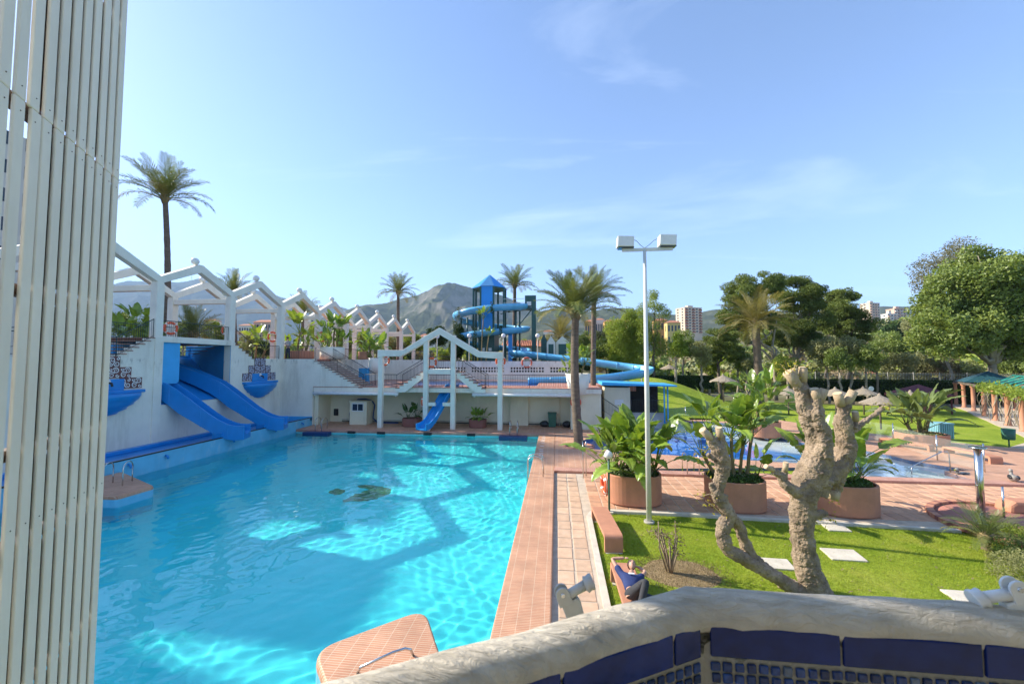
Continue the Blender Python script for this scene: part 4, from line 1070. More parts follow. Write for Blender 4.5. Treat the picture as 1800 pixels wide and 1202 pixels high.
MB().prism([(TX + (x - TX) * 1.02, TY + (y - TY) * 1.02) for x, y in oc], 14.5, 14.75).build('eave_ring', M['green_steel'], tower)
ro = [(TX + (x - TX) * 1.08, TY + (y - TY) * 1.08, 14.72) for x, y in oc]
for k in range(8):
    a, b_ = ro[k], ro[(k + 1) % 8]; mt_ = M['roof_blue'] if k == 5 else M['blue_tower']
    MB().add([a, b_, (TX, TY, 16.6), (a[0], a[1], a[2] - .08), (b_[0], b_[1], b_[2] - .08)], [(0, 1, 2), (0, 3, 4, 1)]).build('roof_panel', mt_, tower)
# side platform with railing and green mast
MB().box(TX + 1.9, -2.6, TY - 1.2, TY + .4, 11.75, 12.0).build('side_platform', M['green_steel'], tower)
MB().beam((-4.9, TY - .8, 9.6), (-3.2, TY - .8, 11.7), .12, .12).build('brace', M['green_steel'], tower)
MB().box(-3.15, -2.6, TY - 1.25, TY - .7, 4.7, 13.0).build('mast', M['green_steel'], tower)
MB().box(-4.0, -2.6, TY - 1.3, TY - .6, 12.1, 13.5).build('hut', M['green_steel'], tower)
MB().box(-3.75, -3.2, TY - 1.33, TY - 1.3, 12.2, 12.7).build('notice', M['white'], tower)
for z in (12.6, 13.1): MB().tube([(TX + 2, TY - 1.2, z), (-3.9, TY - 1.2, z)], .03, 6).build('guard_rail', M['white'], tower)
for x in (-12.4, -11.0, -9.5, -5.2, -4.7): MB().tube([(x, TY - 3.6 if -12 < x < -5.5 else TY - 1, 4.8), (x, TY - 3.6 if -12 < x < -5.5 else TY - 1, 11.5 if x > -11 else 10.5)], .11, 8).build('support_post', M['green_steel'], tower)
MB().box(-6.0, -5.5, TY - 2.6, TY - 2.4, 4.8, 8.5).build('support_post', M['blue_tower'], tower)
def gutter(t_, pts, r, mt, name, n=9, up_lip=.15):
    """half-pipe channel swept along pts (thin shell with thickness)"""
    v = []; m_ = len(pts); k = n + 1
    for i, p in enumerate(pts):
        p = Vector(p); tt = Vector(pts[min(i + 1, m_ - 1)]) - Vector(pts[max(i - 1, 0)]); tt.normalize()
        sdv = tt.cross(Vector((0, 0, 1))).normalized(); u = sdv.cross(tt).normalized()
        for rr in (r, r - .07):
            for j in range(k):
                a = math.pi * (1.0 + j / n) * 1.0
                a = math.pi - up_lip + (math.pi + 2 * up_lip) * j / n
                v.append(p + sdv * (rr * math.cos(a)) + u * (rr * math.sin(a)))
    f = []; K = 2 * k
    for i in range(m_ - 1):
        for j in range(n):
            f.append((i * K + j, i * K + j + 1, (i + 1) * K + j + 1, (i + 1) * K + j))
            f.append((i * K + k + j, (i + 1) * K + k + j, (i + 1) * K + k + j + 1, i * K + k + j + 1))
        for j in (0, n):
            f.append((i * K + j, (i + 1) * K + j, (i + 1) * K + k + j, i * K + k + j))
    for i in (0, m_ - 1):
        for j in range(n): f.append((i * K + j, i * K + j + 1, i * K + k + j + 1, i * K + k + j))
    mb = MB().add(v, f, True); o = mb.build(name, mt, t_)
    # flange rings at joints
    for i in range(4, m_ - 1, 7):
        p = Vector(pts[i]); tt = (Vector(pts[i + 1]) - Vector(pts[i - 1])).normalized(); sdv = tt.cross(Vector((0, 0, 1))).normalized(); u = sdv.cross(tt)
        MB().tube([p + sdv * ((r + .02) * math.cos(a)) + u * ((r + .02) * math.sin(a)) for a in np.linspace(math.pi - up_lip, 2 * math.pi + up_lip, 9)], .035, 5).build('flange', mt, t_)
    return o
sp_ = thing('spiral_slide', 'light blue spiral flume winding twice round the blue tower', 'slide', (TX, TY, 5))
hel = []
rx, ry = 4.55, 4.0
for i in range(90):
    u = i / 89 * 2.15; a = -2 * math.pi * u + R(5)
    hel.append((TX + .25 + rx * math.cos(a), TY + ry * math.sin(a), 12.45 - 2.95 * u + (.0 if u < 2 else -.1)))
gutter(sp_, hel, .62, M['tube_slide'], 'flume', up_lip=.25)
for i in range(0, 85, 6):
    p = hel[i]; MB().tube([(p[0], p[1], p[2] - .6), (TX + (p[0] - TX) * .5, TY + (p[1] - TY) * .5, p[2] - .9)], .05, 6).build('bracket', M['green_steel'], sp_)
ls = thing('flume_slide', 'long light blue flume from the tower curving back to the upper pool', 'slide', (2, 42, MID))
lp = [(-5.2, 47.6, 6.3), (-4.0, 46.6, 6.15), (-1.5, 45.4, 5.85), (1.2, 44.3, 5.5), (4.0, 43.2, 5.15), (6.4, 42.3, 4.8), (7.7, 41.6, 4.6), (8.5, 40.6, 4.45), (8.6, 39.6, 4.3), (7.9, 38.7, 4.15), (6.6, 38.1, 3.95), (4.8, 37.7, 3.72), (2.5, 37.4, 3.55), (0.2, 37.2, 3.45), (-1.6, 37.1, 3.4), (-2.6, 37.1, 3.4)]
sp3 = []
for i in range(len(lp) - 1):
    p0, p1, p2, p3 = [Vector(lp[max(0, min(len(lp) - 1, i + k - 1))]) for k in range(4)]
    for j in range(5):
        t1 = j / 5; sp3.append(0.5 * ((2 * p1) + (p2 - p0) * t1 + (2 * p0 - 5 * p1 + 4 * p2 - p3) * t1 ** 2 + (3 * p1 - p0 - 3 * p2 + p3) * t1 ** 3))
sp3.append(Vector(lp[-1]))
gutter(ls, sp3, .66, M['tube_slide'], 'flume', up_lip=.2)
for i in (6, 16, 26, 34, 42, 50, 58):
    p = sp3[i]; b0 = MID if p.y < 42 and p.x < 6.1 else gzf(p.x, p.y) - .1
    MB().tube([(p.x, p.y, b0), (p.x, p.y, p.z - .62)], .06, 8).build('support_post', M['concrete'], ls)

# ------------------------------------------------ snack bar with blue canopy
kx = thing('snack_bar', 'cream snack bar with flat blue canopy right of the middle deck', 'kiosk', (5.5, 31.5, 0))
MB().box(3.6, 5.5, 31.0, 33.6, 0, 3.05).build('wall', M['cream'], kx)
MB().box(5.5, 8.1, 33.4, 33.6, 0, 3.05).build('back_wall', M['dark'], kx)
MB().box(5.5, 8.1, 31.3, 31.42, 0, 1.15).build('counter', M['concrete'], kx)
MB().extr([(3.35, 3.24), (8.75, 3.17), (8.75, 3.27), (3.35, 3.48)], (0, 30.4, 0), (1, 0, 0), (0, 0, 1), (0, 3.6, 0)).build('canopy', M['blue_wall'], kx, .02)
for x in (7.95, 8.2): MB().tube([(x, 30.9, 0), (x, 30.9, 3.2)], .05, 8).build('post', M['blue_wall'], kx)
MB().box(4.35, 5.0, 30.98, 31.0, 1.75, 2.15).build('notice', M['white'], kx)
railing('bar_railing', 'dark sloping railing beside the cream snack bar', [[(3.35, 30.2, 1.35), (4.6, 30.2, .5)]], 1.0)
railing('bar_railing', 'dark railing across the open front of the snack bar', [[(5.6, 31.0, 1.15), (8.0, 31.0, 1.15)], [(5.7, 32.8, 2.2), (8.0, 32.8, 1.0)]], 1.0)

# ------------------------------------------------ ladders
def ladder(name, label, c, out, w=.5, mt=None, h=.85, group='steel pool ladders', span=.55, steps=True):
    """two hooped rails at c; out = horizontal unit vector pointing from deck into the water"""
    t_ = thing(name, label, 'ladder', c, group=group)
    c = Vector(c); u = Vector((out[0], out[1], 0)).normalized(); s = Vector((-u.y, u.x, 0))
    for k in (-1, 1):
        b0 = c + s * (k * w / 2)
        pts = [b0 - u * span + Vector((0, 0, 0)), b0 - u * span + Vector((0, 0, h * .72))]
        for a in np.linspace(math.pi, 0, 9): pts.append(b0 - u * (span * .38) + u * (span * .62) * math.cos(a) + Vector((0, 0, h * .72 + h * .28 * math.sin(a))))
        pts += [b0 + u * (span * .24) + Vector((0, 0, -.9))]
        MB().tube(pts, .022, 8).build('rail', M['steel'], t_)
    if steps:
        for z in (-.3, -.6, -.9): MB().box(-w / 2, w / 2, -.04, .04, z - .015, z + .015).build('rung', M['steel'], t_).location = u * (span * .24)
        for ob in t_.children:
            if ob.name.startswith('rung'):
                me = ob.data; me.transform(Matrix.Translation(ORG[t_.name])); ob.rotation_euler = (0, 0, math.atan2(s.y, s.x))
    return t_
q = Xp(950, 845, -.75)
ladder('pool_ladder', 'steel ladder on the brick coping of the right pool edge', (-1.15, 17.6, CT), (-1, 0), group='steel pool ladders')
ladder('pool_ladder', 'steel ladder at the far left corner of the big pool', (-17.1, PY1, CT), (0, -1))
ladder('pool_ladder', 'steel ladder at the far right end of the big pool', (-2.95, PY1, CT), (0, -1))
ladder('pool_ladder', 'steel ladder on the near edge of the second pool', (5.9, YE, .1), (0, 1))
# ladder blocks (dark blue boxes in the water under the far ladders)
for x, lab in ((-17.1, 'dark blue ladder recess at the far left pool corner'), (-2.95, 'dark blue ladder recess at the far right pool end')):
    solo(MB().box(x - .95, x + .95, PY1 - .55, PY1 - .06, -.9, -.02), 'ladder_block', mat('navy_tile', (0.02, 0.05, 0.16), .4, .2, 4), lab, 'ladder block', 'ladder recesses')
for x in (-14.6, -12.4, -9.0, -5.9): struct(MB().box(x - .28, x + .28, PY1 - .16, PY1 - .055, -.12, .05), 'overflow_slot', M['dark'], None)

# white depth marking inlaid along the coping
dm = thing('depth_marking', 'row of small white inlaid marks along the far end of the right coping', 'marking', (-.7, 22, CT))
for x, y, w in ((462, 170, 60), (460, 205, 75), (455, 232, 100), (445, 270, 95), (435, 305, 95), (428, 345, 100), (415, 425, 100), (395, 520, 100), (395, 568, 105), (390, 622, 115), (382, 680, 110), (378, 735, 95)):
    a, b_ = Zp(925 + (x - w / 2) / 14.94, 755 + y / 14.94, CT), Zp(925 + (x + w / 2) / 14.94, 755 + y / 14.94, CT)
    MB().box(a.x, b_.x, a.y - .05, a.y + .05, CT + .001, CT + .005).build('mark', M['white'], dm)
# ------------------------------------------------ brick platforms standing in the pool
def platform(name, label, poly, z, rnd=.25):
    t_ = thing(name, label, 'platform', (poly[0][0], poly[0][1], -1.85))
    a = sum(poly[i][0] * poly[(i + 1) % len(poly)][1] - poly[(i + 1) % len(poly)][0] * poly[i][1] for i in range(len(poly)))
    if a < 0: poly = poly[::-1]
    # rounded corners
    out = []; n = len(poly)
    for i in range(n):
        p0, p1, p2 = Vector(poly[i - 1]), Vector(poly[i]), Vector(poly[(i + 1) % n])
        r_ = min(rnd, (p0 - p1).length * .45, (p2 - p1).length * .45)
        a_ = p1 + (p0 - p1).normalized() * r_; b_ = p1 + (p2 - p1).normalized() * r_
        for u in np.linspace(0, 1, 7): out.append(tuple((1 - u) ** 2 * a_ + 2 * u * (1 - u) * p1 + u * u * b_))
    cx = sum(p[0] for p in out) / len(out); cy = sum(p[1] for p in out) / len(out)
    lev = [(1.0, -1.85), (1.0, z - .13), (.995, z - .07), (.975, z - .02), (.94, z)]
    v = []; k = len(out)
    for s, zz in lev:
        for p in out: v.append((cx + (p[0] - cx) * s, cy + (p[1] - cy) * s, zz))
    side = MB(); top = MB()
    side.add(v[:2 * k], [(j, (j + 1) % k, k + (j + 1) % k, k + j) for j in range(k)]); side.build('side', M['blue_light'], t_)
    vv = v[k:]
    top.add(vv, [(i * k + j, i * k + (j + 1) % k, (i + 1) * k + (j + 1) % k, (i + 1) * k + j) for i in range(3) for j in range(k)] + [tuple(3 * k + j for j in range(k))], True)
    o = top.build('brick_top', M['brick_coping'], t_)
    for p in o.data.polygons:
        if len(p.vertices) > 4: p.use_smooth = False
    return t_
def gpz(x, y, z): q = Zp(x, y, z); return (q.x, q.y)
platform('brick_platform', 'rounded brick platform in the near corner of the pool below the parapet', [gpz(748, 1066, .3), gpz(548, 1140, .3), gpz(592, 1260, .3), gpz(820, 1280, .3)], .3, .4)
platform('brick_platform', 'brick platform with ladder in the pool beside the slatted screen', [gpz(272, 853, .25), (-18.85, 15.6), (-18.85, 12.6), gpz(206, 872, .25)], .25, .15)
ladder('pool_ladder', 'steel ladder on the brick platform beside the slatted screen', (-15.95 - .95, 13.75, .25), (.45, -.9), .6)
t_ = thing('hand_rail', 'low steel rail lying along the near edge of the rounded brick platform', 'hand rail', Zp(640, 1172, .3))
MB().tube([Zp(628, 1182, .30), Zp(634, 1172, .42), Zp(690, 1146, .46), Zp(712, 1139, .46), Zp(722, 1141, .42), Zp(727, 1152, .30)], .02, 8).build('rail', M['steel'], t_)

# ------------------------------------------------ lifebuoys
def buoy_at(px, py, Yv, n, lab, r=.33):
    q = Yp(px, py, Yv); lifebuoy((q.x, Yv, q.z), n, lab, r)
buoy_at(558, 727, 31.1, (0, -1, 0), 'orange lifebuoy on the cream wall left of the booth')
buoy_at(742, 707, 29.05, (-1, -.4, 0), 'orange lifebuoy behind the small blue slide')
buoy_at(676, 634, 29.05, (.3, -1, 0), 'orange lifebuoy at the top of the left arch column')
buoy_at(759, 637, 28.9, (0, -1, 0), 'orange lifebuoy on the arch landing railing')
buoy_at(880, 635, 29.05, (-.2, -1, 0), 'orange lifebuoy at the top of the right arch column')
buoy_at(926, 637, 41.9, (0, -1, 0), 'orange lifebuoy on the breeze block wall', .5)
buoy_at(1012, 707, 29.5, (0, -1, 0), 'orange lifebuoy on the wall behind the near palm')
for x, y, X_, lab in ((300, 577, XB + .75, 'orange lifebuoy behind the bridge railing beside the palm trunk'), (399, 581, XB + .75, 'orange lifebuoy behind the right end of the bridge railing')):
    q = Xp(x, y, X_); lifebuoy((q.x, q.y, q.z), (1, -.3, 0), lab, .36)
q = Xp(479, 592, XB + .3); lifebuoy((q.x, q.y, q.z), (1, -.3, 0), 'orange lifebuoy on the back pergola column left of the standing man', .42)
q = Xp(652, 604, XW + .1); lifebuoy((q.x, q.y, q.z), (1, -.6, 0), 'orange lifebuoy on a far pergola column', .42)
q = Xp(565, 592, XW - .05 + .3); lifebuoy((q.x, q.y, q.z), (1, -.6, 0), 'orange lifebuoy beside the white round tub on the terrace', .4)
# ================================================================== BALCONY IN THE FOREGROUND
ZI = EYE - .56                                   # where the tiled inner face meets the cap
def gp2(x, y): q = Zp(x, y, ZI); return Vector((q.x, q.y))
C_ = gp2(1238, 1094); R_ = gp2(1800, 1133); L_ = gp2(902, 1201)
dR = (R_ - C_).normalized(); dL = (L_ - C_).normalized()
RE = C_ + dR * 2.6; LE = C_ + dL * 2.2
nR = Vector((-dR.y, dR.x)); nR = nR if nR.y > 0 else -nR
nL = Vector((-dL.y, dL.x)); nL = nL if nL.y > 0 else -nL
def off(d):
    """corner of the path offset outwards by d"""
    a = C_ + nL * d; b_ = C_ + nR * d
    den = dL.x * dR.y - dL.y * dR.x; w = b_ - a; s = (w.x * dR.y - w.y * dR.x) / den
    return a + dL * s
par = thing('balcony_parapet', 'balcony parapet with rough rounded stucco cap over blue tiles in the foreground', 'parapet', (C_.x, C_.y, 3.4))
# cap: rounded section swept along the two runs
prof = []
for a in np.linspace(-35, 215, 17): prof.append((.045 + .047 * math.cos(R(180 - a)), .047 * math.sin(R(a)) * .95 + .0))
sec = [(.004, -.004)] + prof + [(.086, -.06), (.086, -.3), (.01, -.3)]
ring = []
def sweep_pt(base, d, z): return Vector((base.x, base.y, ZI + z))
stations = []
nseg = 70
for i in range(nseg + 1):
    u = i / nseg; stations.append(('L', 1 - u))
for i in range(1, nseg + 1): stations.append(('R', i / nseg))
V_ = []; 
for sdn, u in stations:
    for (a, z) in sec:
        cpt = off(a)
        if sdn == 'L': p = cpt + dL * (2.2 * u)
        else: p = cpt + dR * (2.6 * u)
        w = Vector((p.x, p.y, ZI + z))
        if z > -.03: w += noise.noise_vector(w * 14) * .0035 + noise.noise_vector(w * 5) * .005
        V_.append(w)
k = len(sec)
F_ = [(i * k + j, i * k + (j + 1) % k, (i + 1) * k + (j + 1) % k, (i + 1) * k + j) for i in range(len(stations) - 1) for j in range(k)]
MB().add(V_, F_, True).build('cap', M['cap'], par)
# tiled inner faces: grout bed, big cobalt tiles, mosaic pieces
for d, n_, ln in ((dR, nR, 2.6), (dL, nL, 2.2)):
    u3 = Vector((d.x, d.y, 0)); n3 = Vector((n_.x, n_.y, 0))
    o3 = Vector((C_.x, C_.y, 0)) + n3 * .004
    MB().extr([(-.012, 3.4), (ln, 3.4), (ln, ZI - .002), (-.012, ZI - .002)], o3, u3, (0, 0, 1), n3 * .07).build('grout_bed', M['mortar'], par)
    TW, TH = .262, .064
    m_c = [M['cobalt']]
    x = .012 if d is dR else .012
    i = 0
    lens = [.262] * 12 if d is dR else [.075] + [.262] * 9
    for L in lens:
        if x + L > ln: break
        MB().extr([(x, ZI - .004 - TH), (x + L - .006, ZI - .004 - TH), (x + L - .006, ZI - .004), (x, ZI - .004)], o3 - n3 * .006, u3, (0, 0, 1), n3 * .008).build('border_tile', M['cobalt'], par, .0025)
        x += L
    ts = .0185; pt = .0240
    tile_bm = MB().box(-ts / 2, ts / 2, -.003, .003, -ts / 2, ts / 2)
    me1 = tile_bm.mesh('mosaic_tile', fix=True); me2 = me1.copy()
    bmx = bmesh.new(); bmx.from_mesh(me1); bmesh.ops.bevel(bmx, geom=list(bmx.edges), offset=.0018, segments=1, affect='EDGES'); bmx.to_mesh(me1); bmx.to_mesh(me2); bmx.free()
    me1.materials.append(M['mosaic']); me2.materials.append(M['mosaic_pale'])
    rz = math.atan2(d.y, d.x)
    for r_ in range(4):
        for c in range(46 if d is dR else 26):
            o = bpy.data.objects.new('mosaic_tile', me2 if random.random() < .13 else me1); COL.objects.link(o); o.parent = par
            p = o3 + u3 * (.022 + c * pt + random.uniform(-.0008, .0008)) - n3 * .003 + Vector((0, 0, ZI - .088 - r_ * pt + random.uniform(-.0008, .0008)))
            o.location = p - ORG[par.name]; o.rotation_euler = (0, random.uniform(-.05, .05), rz)
            o.scale = (random.uniform(.9, 1.06), 1, random.uniform(.9, 1.06))
# floor and house wall of the balcony, behind and below the camera
struct(MB().box(-1.2, 3.2, -2.5, .66, 3.2, 3.4), 'balcony_floor', M['concrete'])
hw = thing('balcony_facade', 'white house wall and balcony ceiling behind the camera', 'building', (0, -2.2, 3.4))
MB().box(-2.0, 6, -2.6, -2.2, 2.5, 9).build('wall', M['stucco'], hw)
MB().box(-.6, 1.4, -2.22, -2.16, 3.4, 5.6).build('glass_door', M['window'], hw)
MB().box(-1.6, 6, -2.2, .1, 6.15, 6.4).build('ceiling', M['stucco'], hw)
# ---- clamps fixed outside the parapet
def clamp(name, label, base, yaw, mt, tilt=0.0):
    t_ = thing(name, label, 'clamp', base, 0, 'pale clamps on the outside of the parapet')
    Mx = Matrix.Translation(base) @ Matrix.Rotation(yaw, 4, 'Z') @ Matrix.Rotation(tilt, 4, 'Y')
    def P(x, y, z): return Mx @ Vector((x, y, z))
    mb = MB()
    mb.extr([(-.018, -.10), (.018, -.10), (.024, 0), (.020, .012), (-.020, .012), (-.024, 0)], P(0, -.011, 0), Mx.to_3x3() @ Vector((1, 0, 0)), Mx.to_3x3() @ Vector((0, 0, 1)), Mx.to_3x3() @ Vector((0, .022, 0)))
    mb.build('arm', mt, t_, .003)
    for s in (-1, 1):
        lobe = [( .017 * math.cos(a) - .014, .028 + .017 * math.sin(a)) for a in np.linspace(0, math.pi, 10)] + [(-.031, 0), (.006, 0)]
        MB().extr(lobe, P(0, s * .0095 - .003, .006), Mx.to_3x3() @ Vector((1, 0, 0)), Mx.to_3x3() @ Vector((0, 0, 1)), Mx.to_3x3() @ Vector((0, .006, 0))).build('fork', mt, t_, .0015)
    MB().tube([P(-.014, -.016, .034), P(-.014, .016, .034)], .005, 8).build('pin', M['steel'], t_)
    MB().tube([P(.002, 0, .022), P(.02, 0, .026), P(.05, 0, .030)], [.012, .011, .012], 12).build('spigot', mt, t_)
    MB().tube([P(.046, 0, .030), P(.050, 0, .030), P(.058, 0, .031), P(.066, 0, .032), P(.069, 0, .032)], [.012, .020, .0175, .020, .018], 16).build('knob', mt, t_)
    MB().beam(P(-.026, 0, -.05), P(-.034, 0, -.085), .02, .012).build('lever', M['black'], t_)
    return t_
q = Dp(1004, 1060, 1.0); clamp('clamp_bracket', 'grey clamp with round knob on the parapet in front of the path', q, R(12), M['grey_plastic'], R(-18))
q = Dp(1785, 1062, .84); clamp('clamp_bracket', 'pale clamp with round knob at the right end of the parapet', q, R(176), M['white'], R(24))

# ---- slatted screen at the left
SD = Vector((-.506, .862, 0)).normalized()
SE = Dp(192, 636, 2.7); SE.z = 0
scn = thing('slatted_screen', 'tall screen of cream vertical slats at the left edge of the balcony', 'screen', (SE.x, SE.y, 0))
SN = Vector((SD.y, -SD.x, 0)); SN = SN if SN.dot(Vector((0, 0, 0)) - SE) > 0 else -SN
pitch = .1015
for i in range(11):
    c = SE - SD * (.043 + i * pitch)
    bow = 0.012 if i == 8 else 0.0
    for (z0, z1) in ((-1.2, 2.15), (2.151, 6.25), (6.251, 10.5)):
        a = random.uniform(-.02, .02); lean = random.uniform(-.004, .004)
        mb = MB(); n_z = 7
        for j in range(n_z):
            pass
        w, th = .0725, .016
        p0 = c + SD * (lean); p1 = c - SD * lean + SD * (bow if z0 < 2.2 else 0)
        mb.beam((p0.x, p0.y, z0), (p1.x, p1.y, z1), w, th, up=SN)
        o = mb.build('slat', M['slat'], scn, .006)
        for zs in (z0 + .06, z1 - .06, (z0 + z1) / 2):
            s = c + SN * (th / 2 + .001)
            MB().tube([(s.x, s.y, zs), (s.x + SN.x * .002, s.y + SN.y * .002, zs)], .0032, 6).build('screw', M['rust'], scn)
for z in (.3, 1.5, 2.15, 3.35, 4.1, 4.55, 5.35, 6.25, 7.3, 8.4):
    a = SE - SN * .048 - SD * .02; b_ = SE - SN * .048 - SD * 1.02
    MB().beam((a.x, a.y, z), (b_.x, b_.y, z), .05, .055).build('cross_rail', M['rust'], scn)
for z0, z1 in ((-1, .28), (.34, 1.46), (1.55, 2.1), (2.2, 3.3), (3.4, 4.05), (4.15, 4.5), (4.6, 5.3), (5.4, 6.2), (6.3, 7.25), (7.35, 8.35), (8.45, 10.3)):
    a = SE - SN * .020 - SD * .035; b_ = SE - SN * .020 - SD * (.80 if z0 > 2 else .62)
    MB().beam((a.x, a.y, (z0 + z1) / 2), (b_.x, b_.y, (z0 + z1) / 2), .012, z1 - z0).build('gap_shade_panel', M['rust'], scn)  # dark sheets added so the gaps between slats look shaded
for t0 in (.55, .95):
    a = SE - SN * .10 - SD * t0; MB().box(a.x - .03, a.x + .03, a.y - .03, a.y + .03, -1, 10.4).build('mast', M['rust'], scn)
# neighbouring balcony wall glimpsed through the gaps
nb = thing('balcony_side_wall', 'cream wall of the next balcony glimpsed through the slats', 'wall', (-3.4, .9, 0))
a = SE - SD * 1.28 - SN * .35
MB().extr([(0, 0), (.9, 0), (.9, 4.6), (0, 4.6)], (a.x, a.y, -.5), -SN, (0, 0, 1), -SD * .2).build('wall', M['cream'], nb)
ac = thing('air_conditioner', 'pale air conditioning unit glimpsed behind the slats at the left edge', 'air conditioner', (a.x - .35, a.y + .15, 5.2))
q = a - SN * .3 + SD * .18
MB().boxr((q.x, q.y, 5.42), .5, .28, .40, math.atan2(SN.y, SN.x)).build('case', M['white'], ac, .02)
for k in range(6): MB().boxr((q.x + SD.x * .142, q.y + SD.y * .142, 5.28 + k * .055), .4, .01, .018, math.atan2(SN.y, SN.x)).build('louvre', M['rail_dark'], ac)
# ================================================================== GARDEN THINGS ON THE RIGHT
# ---- terracotta benches (bent slab)
def bench(label, loc, rz, L=2.2, W=.48, H=.45, group='terracotta bent-slab benches'):
    t_ = thing('garden_bench', label, 'bench', loc, rz, group)
    th = .10; r_ = .12
    out = []; inn = []
    def arc(cx, cz, rad, a0, a1, n=6): return [(cx + rad * math.cos(R(a)), cz + rad * math.sin(R(a))) for a in np.linspace(a0, a1, n)]
    o = [(-L / 2, 0)] + arc(-L / 2 + r_, H - r_, r_, 180, 90) + arc(L / 2 - r_, H - r_, r_, 90, 0) + [(L / 2, 0)]
    i = [(L / 2 - th, 0)] + arc(L / 2 - r_, H - r_, r_ - th, 0, 90) + arc(-L / 2 + r_, H - r_, r_ - th, 90, 180) + [(-L / 2 + th, 0)]
    n = len(o); seat = MB()
    v = [(a, -W / 2, b_) for a, b_ in o] + [(a, W / 2, b_) for a, b_ in o] + [(a, -W / 2, b_) for a, b_ in i] + [(a, W / 2, b_) for a, b_ in i]
    f = []
    for k in range(n - 1):
        f.append((k, k + 1, n + k + 1, n + k)); f.append((2 * n + k, 3 * n + k, 3 * n + k + 1, 2 * n + k + 1))
        m_ = n - 1 - k; f.append((k, 2 * n + m_, 2 * n + m_ - 1, k + 1)); f.append((n + k, n + k + 1, 3 * n + m_ - 1, 3 * n + m_))
    f.append((0, n, 3 * n + n - 1, 2 * n + n - 1)); f.append((n - 1, 2 * n, 3 * n, 2 * n - 1))
    seat.add(v, f, False); seat.build('slab', M['planter'], t_)
    MB().box(-L / 2 - .04, -L / 2 + .2, -W / 2 + .02, W / 2 - .02, -.06, .004).build('foot', M['kerb'], t_)
    MB().box(L / 2 - .2, L / 2 + .04, -W / 2 + .02, W / 2 - .02, -.06, .004).build('foot', M['kerb'], t_)
    return t_
bench('empty terracotta bench on the lawn beside the path', (1.40, 12.12, -.04), R(94.3), 2.2)
bench('terracotta bench with a man lying on it beside the path', (1.47, 8.55, -.04), R(91), 2.25)
q0, q1 = Zp(1665, 787, .35), Zp(1752, 806, .35)
bench('long terracotta bench in front of the blue crate across the second pool', ((q0.x + q1.x) / 2, (q0.y + q1.y) / 2, 0), math.atan2(q1.y - q0.y, q1.x - q0.x), (q1 - q0).length, .55)
q0, q1 = Zp(1588, 776, .35), Zp(1615, 780, .35)
bench('terracotta bench left of the far round planter', ((q0.x + q1.x) / 2 - .3, (q0.y + q1.y) / 2, 0), math.atan2(q1.y - q0.y, q1.x - q0.x), 2.3, .5)

# ---- big rounded planters
def planter(label, loc, rx, ry, h, mt=None, n=44, group='terracotta planters', sq=2.6, rz=0.0):
    t_ = thing('planter', label, 'planter', loc, rz, group)
    if rz: pass
    def se(k, s):
        a = 2 * math.pi * k / n; c, s_ = math.cos(a), math.sin(a)
        return (rx * s * math.copysign(abs(c) ** (2 / sq), c), ry * s * math.copysign(abs(s_) ** (2 / sq), s_))
    L = Vector((0, 0, 0)) if rz else Vector(loc)
    lev = [(.93, 0), (.93, .05), (1, .055), (1, h - .02), (.985, h), (.93, h), (.92, h - .02), (.92, h - .14)]
    v = [L + Vector((*se(k, s), z)) for s, z in lev for k in range(n)]
    f = [(i * n + k, i * n + (k + 1) % n, (i + 1) * n + (k + 1) % n, (i + 1) * n + k) for i in range(len(lev) - 1) for k in range(n)]
    MB().add(v, f, False).build('shell', mt or M['planter'], t_)
    MB().add([L + Vector((*se(k, .925), h - .12)) for k in range(n)], [tuple(range(n))]).build('soil', M['soil'], t_)
    return t_
PL = {}
PL['a'] = (2.72, 15.15, 0); PL['b'] = (6.15, 14.95, 0); PL['c'] = (9.55, 14.95, 0)
planter('first terracotta planter beside the lamp pole, with bird-of-paradise', PL['a'], .98, .88, 1.02)
planter('second terracotta planter behind the pruned trees', PL['b'], .92, .86, .98)
planter('third terracotta planter right of the pruned trees', PL['c'], .98, .9, .98)
q = Zp(1351, 772); PL['d'] = (q.x, q.y + .6, .09); planter('terracotta planter on the far side of the second pool', PL['d'], .95, .85, 1.0)
q = Zp(1638, 786); PL['e'] = (q.x, q.y + .7, .0); planter('far terracotta planter in front of the lawn', PL['e'], 1.25, 1.0, .72)
q = Zp(721, 750, .09); PL['f'] = (q.x, q.y + .4, .086); planter('dark red planter left of the small slide under the deck', PL['f'], .72, .62, .62, M['planter_dark'], group='dark planters under the deck')
q = Zp(838, 752, .09); PL['g'] = (q.x, q.y + .4, .086); planter('dark red planter right of the arch under the deck', PL['g'], .66, .58, .6, M['planter_dark'], group='dark planters under the deck')
lifebuoy((PL['a'][0] - 1.02, PL['a'][1] - .12, .55), (-1, -.15, 0), 'orange lifebuoy on the side of the first terracotta planter', .28)
lifebuoy((PL['d'][0] - 1.0, PL['d'][1] - .3, .75), (-1, -.5, .0), 'orange and white lifebuoy on the planter across the second pool', .32)
